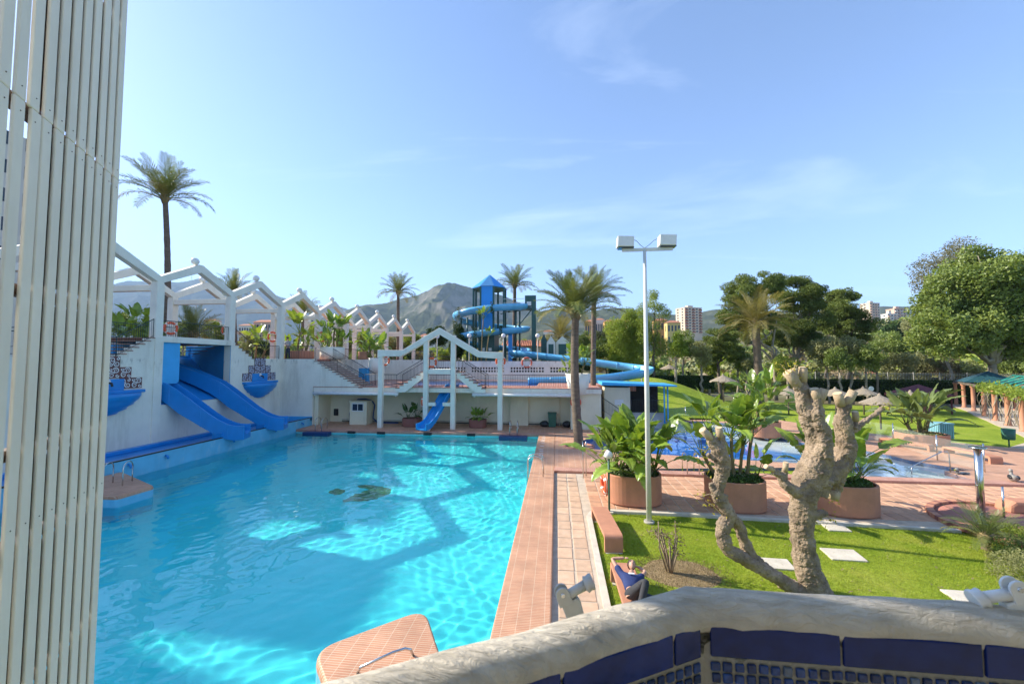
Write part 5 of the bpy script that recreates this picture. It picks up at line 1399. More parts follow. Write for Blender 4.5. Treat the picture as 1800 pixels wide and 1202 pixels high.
# white round tubs on the terraces
def tub(label, c, r0, r1, h, group='white round plant tubs'):
    t_ = thing('plant_tub', label, 'tub', c, 0, group)
    MB().lathe([(r0, 0), (r1, h), (r1 - .06, h), (r1 - .08, h - .14)], c, 36).build('shell', M['stucco_frame'], t_)
    MB().lathe([(r1 - .07, h - .15), (.01, h - .1)], c, 36).build('soil', M['soil'], t_)
    return t_
TB = {}
q = Yp(583, 630, 32.2); TB['a'] = (q.x, 32.3, UP); tub('large white round tub with tall banana-like plants on the terrace', TB['a'], .98, .98, 1.02)
q = Yp(1017, 690, 29.2); TB['b'] = (q.x, 29.75, 2.62); tub('white tapered tub at the right end of the middle deck', TB['b'], .66, .92, 1.52)
q = Yp(664, 628, 35); TB['c'] = (q.x + .15, 34.0, MID + .9); tub('white tub beside the left arch column', TB['c'], .5, .5, 1.4)
for k, (px, py, Yv, lab) in enumerate(((641, 628, 34.5, 'left'), (531, 622, 31.0, 'right'))):
    q = Yp(px, py, Yv); TB['t%d' % k] = (q.x, Yv, UP); planter('terracotta trough planter ' + ('behind the terrace stair' if k == 0 else 'beside the standing man'), TB['t%d' % k], .55 if k == 0 else .95, .5, .68, M['planter'])

# ---- lamp pole with two floodlights
LPB = Zp(1141, 916); LX_, LY_ = LPB.x, LPB.y
lp_ = thing('floodlight_pole', 'tall pale lamp pole with two box floodlights on the lawn', 'lamp pole', (LX_, LY_, -.05))
PT = 8.62
MB().tube([(LX_, LY_, -.05), (LX_, LY_, PT * .5), (LX_, LY_, PT)], [.085, .075, .05], 14).build('pole', M['pole'], lp_)
MB().tube([(LX_, LY_, -.05), (LX_, LY_, .02)], .16, 14).build('base_plate', M['concrete'], lp_)
MB().box(LX_ - .72, LX_ + .88, LY_ - .03, LY_ + .03, PT - .04, PT + .06).build('crossbar', M['pole'], lp_)
for dx in (-.62, .70):
    h = MB().extr([(-.26, .13), (.26, .11), (.28, .45), (-.24, .48)], (LX_ + dx, LY_ - .16, PT - .02), (1, 0, 0), (0, 0, 1), (0, .36, 0)).build('floodlight', M['white'], lp_, .02)
    MB().box(LX_ + dx - .22, LX_ + dx + .27, LY_ - .12, LY_ + .17, PT + .065, PT + .095).build('lens', M['window'], h)
    MB().box(LX_ + dx - .03, LX_ + dx + .03, LY_ - .05, LY_ + .05, PT + .05, PT + .12).build('yoke', M['concrete'], lp_)
for s, e in ((-1, -.35), (1, .42)):
    MB().tube([(LX_, LY_, PT + .06), (LX_ + e * .35, LY_, PT + .16), (LX_ + e * .7, LY_, PT + .30), (LX_ + e, LY_, PT + .36)], .008, 5).build('cable', M['rail_dark'], lp_)
# ---- small green lamp post
q = Zp(1071, 899); gl = thing('garden_lamp', 'small green lamp post with white lantern beside the first bench', 'lamp', (q.x, q.y, -.05))
MB().tube([(q.x, q.y, -.05), (q.x, q.y, 1.72)], .035, 10).build('post', M['bin_green'], gl)
MB().box(q.x - .12, q.x + .12, q.y - .12, q.y + .12, -.06, .02).build('base', M['kerb'], gl)
MB().tube([(q.x - .10, q.y, 1.93), (q.x + .02, q.y, 1.86), (q.x + .10, q.y, 1.82)], [.13, .135, .09], 14).build('lantern', M['white_lamp'], gl)
MB().tube([(q.x + .0, q.y, 1.70), (q.x + .02, q.y, 1.84)], .05, 8).build('neck', M['bin_green'], gl)
# ---- shower post and round brick basin
RC = (14.1, 13.8)
rb = thing('round_shower_floor', 'round red brick shower floor with a raised brick rim', 'shower floor', (*RC, 0))
MB().lathe([(2.05, -.03), (2.05, .055), (.01, .06)], (*RC, 0), 56).build('floor', M['red_floor'], rb)
nbk = 84
for k in range(nbk):
    a = 2 * math.pi * k / nbk; x, y = RC[0] + 2.13 * math.cos(a), RC[1] + 2.13 * math.sin(a)
    ta = math.atan2(math.cos(a), -math.sin(a))
    ob = MB().boxm(Matrix.Translation((x, y, .06)) @ Matrix.Rotation(ta, 4, 'Z'), .155, .20, .15).build('rim_brick', M['planter_dark'] if k % 3 == 0 else M['planter'], rb, .015)
q = Zp(1726, 919, .06); sh = thing('shower_post', 'shiny steel shower post on the round brick floor', 'shower', (q.x, q.y, .055))
MB().tube([(q.x, q.y, .055), (q.x, q.y, 2.32)], .09, 18).build('column', M['steel'], sh)
MB().tube([(q.x, q.y, .055), (q.x, q.y, .085)], .17, 18).build('base_plate', M['steel'], sh)
MB().tube([(q.x, q.y, 2.32), (q.x, q.y, 2.37)], .20, 18).build('top_plate', M['steel'], sh)
MB().tube([(q.x - .1, q.y - .02, 1.2), (q.x - .16, q.y - .05, 1.2)], .025, 8).build('tap', M['steel'], sh)
q = Zp(1765, 909, .06); vp = thing('steel_stanchion', 'thin steel stanchion right of the shower post', 'post', (q.x, q.y, 0))
MB().tube([(q.x, q.y, 0), (q.x, q.y, 1.02)], .028, 10).build('post', M['steel'], vp); MB().tube([(q.x, q.y, .7), (q.x + .05, q.y, .7)], .02, 8).build('clip', M['steel'], vp)
# terracotta seat cut by the right edge
q = Zp(1795, 900, .1)
solo(MB().extr([(-.75, 0), (1.4, 0), (1.4, .42), (-.55, .42), (-.72, .3)], (q.x + .45, q.y, .0), (1, 0, 0), (0, 0, 1), (0, .55, 0)), 'low_seat', M['planter'], 'low terracotta seat block at the right edge beyond the shower', 'seat', bev=.09)
# ---- pale stepping stones in the lawn
for px, py, s, lab in ((1365, 990, .62, 'pale stepping slab left of the thick pruned trunk'), (1482, 974, .74, 'pale stepping slab in the sunny lawn right of the pruned trunk'), (1470, 927, .55, 'pale stepping slab at the paving edge'), (1696, 1048, .55, 'pale stepping slab near the right clamp')):
    q = Zp(px, py, -.02)
    solo(MB().extr([(-s * .62, -.42 * s), (s * .5, -.45 * s), (s * .62, .42 * s), (-s * .5, .45 * s)], (q.x, q.y, -.06), (1, 0, 0), (0, 1, 0), (0, 0, .05)), 'stepping_stone', M['kerb'], lab, 'stone', 'stepping stones in the lawn', bev=.01)
# ---- glass wind screen with steel posts beyond the second pool
gs = thing('glass_fence', 'low glass fence with steel posts beyond the second pool', 'fence', (20, 26, 0))
gpts = [Zp(1571, 784), Zp(1648, 812), Zp(1731, 833)]
gpts = [Zp(1440, 757)] + [Zp(1505, 770)] + gpts
for p in gpts: MB().tube([(p.x, p.y, 0), (p.x, p.y, 1.35)], .03, 8).build('post', M['steel'], gs)
for a, b_ in zip(gpts[:-1], gpts[1:]): MB().beam((a.x, a.y, .68), (b_.x, b_.y, .68), .012, 1.1).build('pane', M['glass'], gs)
gs2 = thing('glass_fence', 'glass fence in front of the snack bar', 'fence', (9, 33.5, 0))
gpts = [Zp(1168, 738), Zp(1205, 738), Zp(1262, 737)]
for p in gpts: MB().tube([(p.x, p.y, 0), (p.x, p.y, 1.15)], .03, 8).build('post', M['steel'], gs2)
for a, b_ in zip(gpts[:-1], gpts[1:]): MB().beam((a.x, a.y, .6), (b_.x, b_.y, .6), .012, .95).build('pane', M['glass'], gs2)
# ---- hand rails
def handrail(label, pts, name='hand_rail', r=.022):
    t_ = thing(name, label, 'hand rail', (pts[0][0], pts[0][1], 0), 0, 'steel hand rails')
    MB().tube(pts, r, 8).build('rail', M['steel'], t_); return t_
a, b_ = Zp(1610, 838, .0), Zp(1669, 833, 0)
handrail('bent steel hand rail into the shallow end of the second pool', [(a.x, a.y + .2, -.3), (a.x, a.y + .2, .32), (a.x + .1, a.y + .25, .42), (b_.x - .25, b_.y, .98), (b_.x - .05, b_.y, .98), (b_.x + .03, b_.y, .88), (b_.x + .05, b_.y, .05)])
for px, lab in ((1025, 'left'), (1031, 'right')):
    q = Zp(px, 838, .1); handrail(f'steel grab post on the tiled deck by the near palm, {lab} one', [(q.x, q.y - .1 + (px - 1025) * .05, .08), (q.x, q.y - .1 + (px - 1025) * .05, 1.25), (q.x, q.y + .1, 1.5), (q.x, q.y + .6, 1.52)], 'grab_post')
# ---- bins
q = Zp(1665, 777); cr = thing('slatted_bin', 'pale blue slatted bin behind the far planter', 'bin', (q.x + .7, q.y + 1.2, 0))
cx, cy = q.x + .7, q.y + 1.2
bl = mat('pale_blue_bin_paint', (0.20, 0.42, 0.50), .5, .15, 3)
MB().box(cx - .42, cx + .42, cy - .36, cy + .36, .06, .98).build('body', M['bin_green'], cr)
for k in range(7): MB().box(cx - .42 + k * .125, cx - .33 + k * .125, cy - .40, cy - .362, .08, 1.0).build('slat', bl, cr)
for k in range(6): MB().box(cx - .46, cx - .422, cy - .35 + k * .12, cy - .26 + k * .12, .08, 1.0).build('slat', bl, cr)
MB().box(cx - .46, cx + .46, cy - .42, cy + .40, 1.0, 1.05).build('rim', bl, cr)
q = Zp(1774, 785); rbn = thing('litter_bin', 'round green litter bin on a post in the lawn at the right', 'bin', (q.x, q.y, -.03))
MB().tube([(q.x, q.y, -.05), (q.x, q.y, .5)], .035, 8).build('post', M['bin_green'], rbn)
MB().lathe([(.24, .42), (.26, .45), (.29, 1.05), (.27, 1.05), (.24, .5)], (q.x, q.y, 0), 20).build('bucket', M['bin_green'], rbn)
# ---- thatched parasols
def thatch(label, c, r, h, group='thatched sunshades on the lawn'):
    t_ = thing('thatched_parasol', label, 'parasol', c, 0, group); c = Vector(c)
    MB().tube([c, c + Vector((0, 0, h))], .06, 8).build('pole', M['bark'], t_)
    n = 40; lev = [(1.0, h - .62), (1.01, h - .55), (.7, h - .36), (.4, h - .17), (.12, h - .01), (.05, h + .16), (.005, h + .18)]
    mb = MB(); v = []
    for i, (s, z) in enumerate(lev):
        for k in range(n):
            a = 2 * math.pi * k / n; j = 1 + (random.uniform(-.05, .05) if i < 2 else random.uniform(-.03, .03))
            v.append(c + Vector((r * s * j * math.cos(a), r * s * j * math.sin(a), z + (random.uniform(-.08, .02) if i == 0 else 0))))
    mb.add(v, [(i * n + k, i * n + (k + 1) % n, (i + 1) * n + (k + 1) % n, (i + 1) * n + k) for i in range(len(lev) - 1) for k in range(n)], False)
    mb.add([c + Vector((r * .98 * math.cos(2 * math.pi * k / n), r * .98 * math.sin(2 * math.pi * k / n), h - .6)) for k in range(n)] + [c + Vector((0, 0, h - .1))], [(k, n, (k + 1) % n) for k in range(n)])
    mb.build('thatch', M['thatch'], t_)
    for k in range(4):
        a = k * math.pi / 2 + .4; MB().beam(c + Vector((0, 0, h - .75)), c + Vector((r * .6 * math.cos(a), r * .6 * math.sin(a), h - .42)), .04, .04).build('strut', M['bark'], t_)
    return t_
for px, ptop, D, lab in ((1600, 689, 33, 'thatched parasol in front of the maroon gazebo'), (1517, 682, 38, 'thatched parasol under the tree row left of the round sign'), (1546, 695, 30, 'lower thatched parasol right of the tree row'), (1468, 683, 37, 'thatched parasol behind the cut branches of the pruned tree'), (1385, 682, 38, 'thatched parasol left of the pruned tree tips')):
    q = Dp(px, ptop, D); g0 = gzf(q.x, q.y) - .05
    thatch(lab, (q.x, q.y, g0), 1.2, max(1.9, q.z - g0))
for px, ptop, D, lab in ((1271, 660, 40, 'thatched parasol on the grass slope above the planters'), (1176, 641, 56, 'thatched parasol on the slope near the willow'), (1246, 652, 55, 'thatched parasol on the slope between two trunks'), (1420, 686, 50, 'thatched parasol in the shade of the pines')):
    q = Dp(px, ptop, D); g0 = gzf(q.x, q.y) - .05
    thatch(lab, (q.x, q.y, g0), 1.2, max(1.9, q.z - g0))
# ---- maroon gazebo
q = Dp(1614, 674, 40); gx, gy = q.x, q.y; gg = gzf(gx, gy)
gzb = thing('gazebo', 'maroon canvas gazebo in front of the dark hedge', 'gazebo', (gx, gy, gg))
for dx in (-1.6, 1.6):
    for dy in (-1.5, 1.5): MB().box(gx + dx - .05, gx + dx + .05, gy + dy - .05, gy + dy + .05, gg - .05, gg + 1.9).build('post', M['maroon'], gzb)
rp = [(gx - 1.85, gy - 1.75), (gx + 1.85, gy - 1.75), (gx + 1.85, gy + 1.75), (gx - 1.85, gy + 1.75)]
MB().add([(*p, gg + 1.75) for p in rp] + [(gx, gy, gg + 2.75)] + [(*p, gg + 1.5) for p in rp], [(0, 1, 4), (1, 2, 4), (2, 3, 4), (3, 0, 4), (0, 5, 6, 1), (1, 6, 7, 2), (2, 7, 8, 3), (3, 8, 5, 0)]).build('canvas_roof', M['maroon'], gzb)
MB().box(gx - .6, gx + .2, gy - 1.2, gy - .6, gg - .05, gg + 1.0).build('counter', M['planter_dark'], gzb)
# ---- round white sign
q = Dp(1531, 683, 44); g0 = gzf(q.x, q.y); sg = thing('round_sign', 'white round sign on a post in front of the hedge', 'sign', (q.x, q.y, g0))
MB().tube([(q.x, q.y, g0 - .05), (q.x, q.y, q.z)], .03, 8).build('post', M['concrete'], sg)
n = 24; MB().extr([(.27 * math.cos(2 * math.pi * k / n), .27 * math.sin(2 * math.pi * k / n)) for k in range(n)], (q.x, q.y - .05, q.z), (1, 0, 0), (0, 0, 1), (0, .03, 0)).build('disc', M['white'], sg)
# ---- vine pergola with turquoise lattice
vp_ = thing('vine_pergola', 'vine pergola with terracotta columns and turquoise lattice roof at the right', 'pergola', (38, 32, 0))
cols = [(1681, 711, 'f'), (1695, 716, 'f'), (1712, 722, 'f'), (1731, 731, 'f'), (1750, 739, 'f'), (1773, 748, 'f'), (1799, 758, 'f')]
cpos = [Zp(x, y) for x, y, _ in cols]
dirn = (cpos[-1] - cpos[0]).normalized(); perp = Vector((dirn.y, -dirn.x, 0)); perp = perp if perp.x > 0 else -perp
for k in range(2): cpos.append(cpos[-1] + dirn * 3.2)
for c in cpos:
    for s in (0, 3.6):
        p = c + perp * s; MB().lathe([(.21, -.05), (.21, .1), (.16, .14), (.15, 2.35), (.21, 2.42), (.21, 2.55)], (p.x, p.y, 0), 14).build('column', M['planter'], vp_)
for s in (0, 3.6):
    MB().beam(cpos[0] + perp * s + Vector((0, 0, 2.66)) - dirn * .3, cpos[-1] + perp * s + Vector((0, 0, 2.66)), .22, .22).build('beam', M['bark'], vp_)
Lc = (cpos[-1] - cpos[3]).length; nd = 9
for k in range(-2, nd):
    for sgn in (1, -1):
        for top, s0, s1 in ((1, 0, 1.8), (1, 3.6, 1.8)):
            a0 = k * Lc / nd; a1 = a0 + sgn * Lc / nd
            if min(a0, a1) < -.2 or max(a0, a1) > Lc: continue
            pa = cpos[3] + dirn * a0 + perp * s0 + Vector((0, 0, 2.8)); pb = cpos[3] + dirn * a1 + perp * s1 + Vector((0, 0, 3.75))
            MB().beam(pa, pb, .06, .06).build('lattice_bar', M['lattice'], vp_)
MB().beam(cpos[3] + perp * 1.8 + Vector((0, 0, 3.78)), cpos[-1] + perp * 1.8 + Vector((0, 0, 3.78)), .07, .07).build('lattice_bar', M['lattice'], vp_)
pc = cpos[1] + perp * 1.8; rr4 = [(pc - dirn * 2.2 + perp * a + Vector((0, 0, 2.85))) for a in (-2.1, 2.1)] + [(pc + dirn * 2.6 + perp * a + Vector((0, 0, 2.85))) for a in (2.1, -2.1)]
MB().add(rr4 + [pc + dirn * .2 + Vector((0, 0, 4.0))], [(0, 1, 4), (1, 2, 4), (2, 3, 4), (3, 0, 4)]).build('canopy', mat('teal_canvas', (0.015, 0.07, 0.085), .6, .2, 2), vp_)
ppts = [c + perp * .0 for c in cpos]
e0 = [cpos[0] - dirn * .6 - perp * .5] + [c - perp * (.55 + .1 * (i % 2)) for i, c in enumerate(cpos)]; e1 = [c + perp * 4.4 for c in cpos][::-1] + [cpos[0] - dirn * .6 + perp * 4.4]
sheet('pergola_paving', [(p.x, p.y) for p in e0 + e1], [], .0, M['grout'], .1)
sheet('garden_path', [(p.x, p.y) for p in (Zp(1765, 788), Zp(1800, 778), Zp(1850, 790), Zp(1900, 830), Zp(1800, 812))], [], -.01, M['grout'], .1)
# ---- ducks
def duck(label, c, rz, s=1.0, swim=False):
    t_ = thing('duck', label, 'duck', c, rz, 'ducks by the second pool')
    body = MB().sphere((0, 0, .12), .16, 14, 10, (1.25, .75, .72))
    body.v = [(x, y, z + max(0, -x) ** 2 * 1.6) for x, y, z in body.v]
    nk = MB().tube([(.14, 0, .15), (.19, 0, .23), (.20, 0, .30)], [.06, .045, .042], 10)
    hd = MB().sphere((.22, 0, .33), .055, 12, 8, (1.15, 1, 1))
    body.add(nk.v, nk.f, True); body.add(hd.v, hd.f, True)
    body.build('body', mat('duck_plumage', (0.07, 0.06, 0.05), .7, .6, 9, c2=(0.42, 0.40, 0.36), obj=True), t_)
    MB().add([(.27, -.025, .325), (.27, .025, .325), (.34, .02, .31), (.34, -.02, .31), (.27, 0, .345)], [(0, 1, 2, 3), (0, 4, 1), (1, 4, 2), (2, 4, 3), (3, 4, 0)]).build('bill', M['yellow_leaf'], t_)
    MB().sphere((-.02, .09, .15), .12, 12, 8, (1.3, .4, .6)).build('wing', M['black'], t_); MB().sphere((-.02, -.09, .15), .12, 12, 8, (1.3, .4, .6)).build('wing', M['black'], t_)
    if not swim:
        for y in (-.05, .05): MB().tube([(0, y, .06), (.0, y, .0), (.05, y, .004)], .012, 6).build('leg', M['yellow_leaf'], t_)
    t_.scale = (s, s, s); return t_
q = Zp(1690, 836, .0); duck('dark duck in the shallow white corner of the second pool', (q.x, q.y, -.12), R(200), 1.25, True)
q = Zp(1782, 846, .09); duck('dark duck standing on the deck at the right edge of the second pool', (q.x, q.y, .087), R(60), 1.2)
q = Zp(1700, 838, .0); duck('second duck close behind the dark duck in the shallow corner', (q.x + .15, q.y + .3, -.12), R(170), 1.1, True)
# ================================================================== PLANTS
def cards(P, Nrm, size, rg, aspect=.5, nb=.6, jit=.55):
    """leaf-shaped quads at points P, long axis random, roughly facing Nrm"""
    k = len(P)
    d = rg.normal(0, 1, (k, 3)); d /= np.linalg.norm(d, axis=1)[:, None]
    nn = Nrm * nb + rg.normal(0, 1, (k, 3)) * (1 - nb) ; nn /= np.linalg.norm(nn, axis=1)[:, None] + 1e-9
    d = d - nn * (d * nn).sum(1)[:, None]; d /= np.linalg.norm(d, axis=1)[:, None] + 1e-9
    s = np.cross(nn, d)
    sz = size * rg.uniform(1 - jit, 1 + jit, k)[:, None] if not hasattr(size, '__len__') else (size * rg.uniform(1 - jit, 1 + jit, k))[:, None]
    V = np.stack([P - d * sz * .5, P + s * sz * aspect * .5 + nn * sz * .06, P + d * sz * .5, P - s * sz * aspect * .5 + nn * sz * .06], 1)
    return V.reshape(-1, 3)
def quads(n): return np.arange(n * 4).reshape(-1, 4)
def clump_pts(c, r, n, rg, shell=.55):
    d = rg.normal(0, 1, (n, 3)); d /= np.linalg.norm(d, axis=1)[:, None]
    rad = (shell + (1 - shell) * rg.random(n) ** .6)[:, None]
    return np.asarray(c) + d * np.asarray(r) * rad, d
def crown_mesh(name, ells, leaf, rg, per_area=1.6, sub=.34, sub_n=26, aspect=.55, flat=1.0, low_thin=True):
    """ells: list of (centre, (rx,ry,rz)). leafy clumps spread through each ellipsoid"""
    VV = []
    for c, r in ells:
        c = np.asarray(c, float); r = np.asarray(r, float)
        m_ = max(5, int(sub_n))
        cc, dd = clump_pts(c, r * .78, m_, rg, .45)
        for q, d in zip(cc, dd):
            rs = r.mean() * sub * rg.uniform(.65, 1.35)
            rv = np.array([rs, rs, rs * flat])
            n = int(per_area * 4 * math.pi * rs * rs * (.4 + .6 * flat) / (leaf * leaf * aspect * .5) * .35)
            n = max(12, min(n, 2600))
            p, nd = clump_pts(q, rv, n, rg, .35)
            nd = nd * .6 + np.array([0, 0, .5]); VV.append(cards(p, nd, leaf, rg, aspect, .45))
    V = np.concatenate(VV); return npmesh(name, V, quads(len(V) // 4))
def limb_tube(mb, a, b_, r0, r1, rg, n=6, wob=.08):
    a = np.array(a, float); b_ = np.array(b_, float); L = np.linalg.norm(b_ - a); pts = []
    for i in range(n + 1):
        t_ = i / n; p = a + (b_ - a) * t_ + rg.normal(0, 1, 3) * wob * L * math.sin(math.pi * t_) * .5; pts.append(p)
    mb.tube(pts, [r0 + (r1 - r0) * i / n for i in range(n + 1)], 7)
def tree(name, label, base, ells, lmat, leaf, seed, trunk_r=.2, bark=None, fork=None, per_area=1.6, sub=.34, sub_n=26, aspect=.55, flat=1.0, cat='tree', group=None, limbs=None, lean=None):
    rg = np.random.default_rng(seed)
    t_ = thing(name, label, cat, base, 0, group); bark = bark or M['bark']
    me = crown_mesh('crown', ells, leaf, rg, per_area, sub, sub_n, aspect, flat)
    me.transform(Matrix.Translation(-Vector(base))); o = link('crown', me, t_, lmat)
    tb = MB(); cz = np.mean([e[0] for e in ells], 0); base = np.array(base, float)
    fk = np.array(fork, float) if fork is not None else base + (cz - base) * .45
    limb_tube(tb, base - np.array([0, 0, .15]), fk, trunk_r, trunk_r * .72, rg, 7, .05)
    for c, r in ells:
        c = np.asarray(c, float); limb_tube(tb, fk, c - np.array([0, 0, r[2] * .3]), trunk_r * .55, trunk_r * .15, rg, 6, .12)
        for k in range(2):
            q = c + rg.normal(0, .4, 3) * np.asarray(r); limb_tube(tb, fk + (c - fk) * .5, q, trunk_r * .28, trunk_r * .07, rg, 5, .12)
    tb.build('trunk', bark, t_)
    return t_
def E_(px, py, rx, ry, D, rd=None):
    """ellipsoid from pixels at camera depth D"""
    q = Dp(px, py, D); k = D / FPX
    return ((q.x, q.y, q.z), (rx * k, (rd if rd is not None else (rx + ry) / 2) * k, ry * k))
def ground_at(px, D, dz=0):
    q = Dp(px, 636, D); return (q.x, q.y, gzf(q.x, q.y) - .06 + dz)

# ------------------------------------------------ paddle-leaved plants (bird-of-paradise)
def paddle(seed, Lp, Lb, W, th0, th1, tears=3):
    rg = random.Random(seed); n = 12; x = z = 0.0; mid = []; ds = Lp / 5; th = th0
    for i in range(5):
        mid.append((x, z, th)); th = th0 + (th1 - th0) * .12 * (i + 1) / 5; x += math.sin(th) * ds; z += math.cos(th) * ds
    nb = n; st = len(mid); thb = th
    for i in range(nb + 1):
        mid.append((x, z, th)); th = thb + (th1 - thb) * ((i + 1) / nb) ** 1.25; x += math.sin(th) * Lb / nb; z += math.cos(th) * Lb / nb
    pet = MB().tube([(a, 0, b_) for a, b_, _ in mid[:st + 1]], [.022 - .002 * i for i in range(st + 1)], 5)
    mb = MB(); mb.add(pet.v, pet.f, True)
    prof = lambda u: W * (math.sin(math.pi * min(1, u * 1.02) ** .72) ** .62) * (1 - .12 * u) if 0 < u < 1 else .015
    fold = rg.uniform(.15, .45)
    for sgn in (-1, 1):
        i = 0; tear = set(rg.sample(range(2, nb), tears)) if tears else set()
        ring = []
        for i in range(nb + 1):
            a, b_, t_ = mid[st + i]; u = i / nb; w = prof(u) / 2
            nx, nz = math.cos(t_), -math.sin(t_)              # leaf normal in the xz plane (pointing to upper side)
            up = (-nx * -1, 0, 0)
            ux, uz = -math.cos(t_), math.sin(t_)
            jit = rg.uniform(-.02, .02); dr = rg.uniform(-.1, .1) * w
            f_ = fold + rg.uniform(-.08, .08)
            # mid vertex, half vertex, edge vertex
            half = (a + ux * w * .5 * math.sin(f_) , sgn * w * .55 * math.cos(f_), b_ + uz * w * .5 * math.sin(f_))
            edge = (a + ux * (w * .75 * math.sin(f_)) + jit, sgn * w * math.cos(f_ * .8), b_ + uz * (w * .75 * math.sin(f_)) - w * .10 + dr)
            ring.append(((a, 0, b_), half, edge))
        for i in range(nb):
            r0, r1 = ring[i], ring[i + 1]
            e1 = r1[2]; h1 = r1[1]
            if i in tear or (i + 1) in tear:
                k = .55; e1 = tuple(r0[2][j] + (r1[2][j] - r0[2][j]) * k + (0, 0, -.03)[j] for j in range(3))
            mb.add([r0[0], r1[0], h1, r0[1]], [(0, 1, 2, 3)], True); mb.add([r0[1], h1, e1, r0[2]], [(0, 1, 2, 3)], True)
    me = mb.mesh('leaf'); return me
PAD = {}
def padset(mtn):
    if mtn in PAD: return PAD[mtn]
    L = []
    for i, (lp0, lb, w, t0, t1, te) in enumerate(((.9, .95, .56, .05, .5, 1), (.95, 1.1, .58, .08, 1.0, 3), (.8, 1.15, .56, .12, 1.6, 4), (.85, 1.0, .54, .1, 1.25, 2), (.6, .9, .5, .15, 2.0, 4), (.8, .85, .30, .03, .25, 0))):
        me = paddle(31 + i * 7 + len(PAD) * 100, lp0, lb, w, t0, t1, te); me.materials.append(M[mtn]); L.append(me)
    PAD[mtn] = L; return L
def strelitzia(label, c, clumps, seed, mtn='strel', scale=1.0, cat='plant', group='bird-of-paradise plants', name='bird_of_paradise', tilt=1.0, yellow=0):
    """clumps: list of (dx,dy, stem height, lean x, lean y, leaves)"""
    rg = random.Random(seed); t_ = thing(name, label, cat, c, 0, group); L = padset(mtn)
    for dx, dy, sh, lx, ly, nl in clumps:
        top = Vector((dx + lx, dy + ly, sh))
        if sh > .15:
            pts = [Vector((dx, dy, -.1)).lerp(top, i / 5) + Vector((math.sin(i * 1.7 + dx) * .02, math.cos(i * 1.3) * .02, 0)) for i in range(6)]
            mb = MB().tube([Vector(c) + p for p in pts], [.085 * scale, .08 * scale, .075 * scale, .07 * scale, .075 * scale, .06 * scale], 8); mb.build('stem', M['stem'], t_)
        a0 = rg.uniform(0, 6.28)
        for k in range(nl):
            u = k / max(1, nl - 1); az = a0 + k * 2.39996 + rg.uniform(-.3, .3)
            if u < .25: vi = rg.choice((0, 5, 0)); tl = rg.uniform(.02, .2)
            elif u < .7: vi = rg.choice((1, 3, 0)); tl = rg.uniform(.15, .5)
            else: vi = rg.choice((2, 4, 1)); tl = rg.uniform(.4, .85)
            o = bpy.data.objects.new('leaf', L[vi]); COL.objects.link(o); o.parent = t_
            o.location = top + Vector((math.cos(az), math.sin(az), 0)) * .05 - Vector((0, 0, .05 + .12 * u))
            o.rotation_euler = (rg.uniform(-.35, .35), tl * tilt, az); s = scale * rg.uniform(.75, 1.12); o.scale = (s, s, s)
    return t_
def cover(label, c, rx, ry, z, n, seed, mt=None, name='ground_cover', size=.075, h=.16):
    rg = np.random.default_rng(seed); a = rg.uniform(0, 6.28, n); r_ = np.sqrt(rg.random(n))
    P = np.stack([c[0] + rx * r_ * np.cos(a), c[1] + ry * r_ * np.sin(a), c[2] + z + rg.random(n) * h * (1.1 - r_ * .5) + .06 * fbm(r_ * np.cos(a) * 3 + 5, r_ * np.sin(a) * 3 + 5, 2, seed)], 1)
    P[:, 2] -= np.where(r_ > .93, rg.random(n) * .12, 0)
    Nn = np.stack([np.cos(a) * r_, np.sin(a) * r_, np.full(n, .8)], 1)
    o = link(name, npmesh(name, cards(P, Nn, size, rg, .6, .4), quads(n)), None, mt or M['cover']); o['kind'] = 'stuff'; tag(o, label, 'ground cover'); return o
zt = .98
def pc(k, dz): return (PL[k][0], PL[k][1], PL[k][2] + dz)
strelitzia('dense bird-of-paradise plant in the first planter by the lamp pole', pc('a', .9), [(-.3, 0, .3, -.15, 0, 15), (.25, .1, .4, .1, 0, 16), (.0, -.3, .25, 0, -.1, 15), (-.05, .3, .6, 0, .1, 14), (.5, -.15, .4, .25, -.05, 14), (-.55, .15, .3, -.25, 0, 13), (.1, .0, .75, .05, 0, 12)], 11, scale=1.03, tilt=1.1)
strelitzia('tall bird-of-paradise plant in the second planter behind the pruned tree', pc('b', .88), [(-.25, .1, 1.75, -.45, .1, 12), (.2, .1, 1.35, .2, 0, 12), (-.05, -.1, 1.6, -.05, 0, 12), (.4, 0, 1.9, .35, .15, 11), (.0, .2, .2, 0, .1, 6), (.55, .1, .25, .2, -.1, 6), (-.5, .1, .9, -.5, 0, 7)], 12, scale=.8)
strelitzia('bird-of-paradise plant in the third planter right of the pruned tree', pc('c', .88), [(-.2, .1, .75, -.1, .1, 11), (.3, .1, .8, .2, 0, 11), (.1, -.2, .3, .1, -.1, 9), (.5, .2, .3, .4, .1, 8), (-.5, .1, .5, -.3, 0, 8)], 13, scale=.9, tilt=1.0)
strelitzia('bird-of-paradise plant in the planter across the second pool', pc('d', .9), [(-.2, .1, 1.5, -.2, .1, 11), (.25, .1, 1.9, .25, 0, 11), (.0, -.2, .9, .1, -.1, 9), (-.4, 0, .3, -.3, 0, 8)], 14, scale=1.2)
strelitzia('greyish bird-of-paradise plant in the far planter on the lawn edge', pc('e', .6), [(-.3, .1, .7, -.3, .1, 11), (.3, .1, 1.15, .35, 0, 12), (.0, -.2, .5, -.1, -.1, 10), (.1, .2, .9, 0, 0, 10)], 15, 'strel_pale', 1.2)
strelitzia('dark leafy plant in the dark planter left of the small slide', pc('f', .5), [(-.2, 0, .1, -.1, 0, 8), (.2, 0, .35, .1, 0, 8)], 16, 'strel_dark', .72, name='leafy_plant')
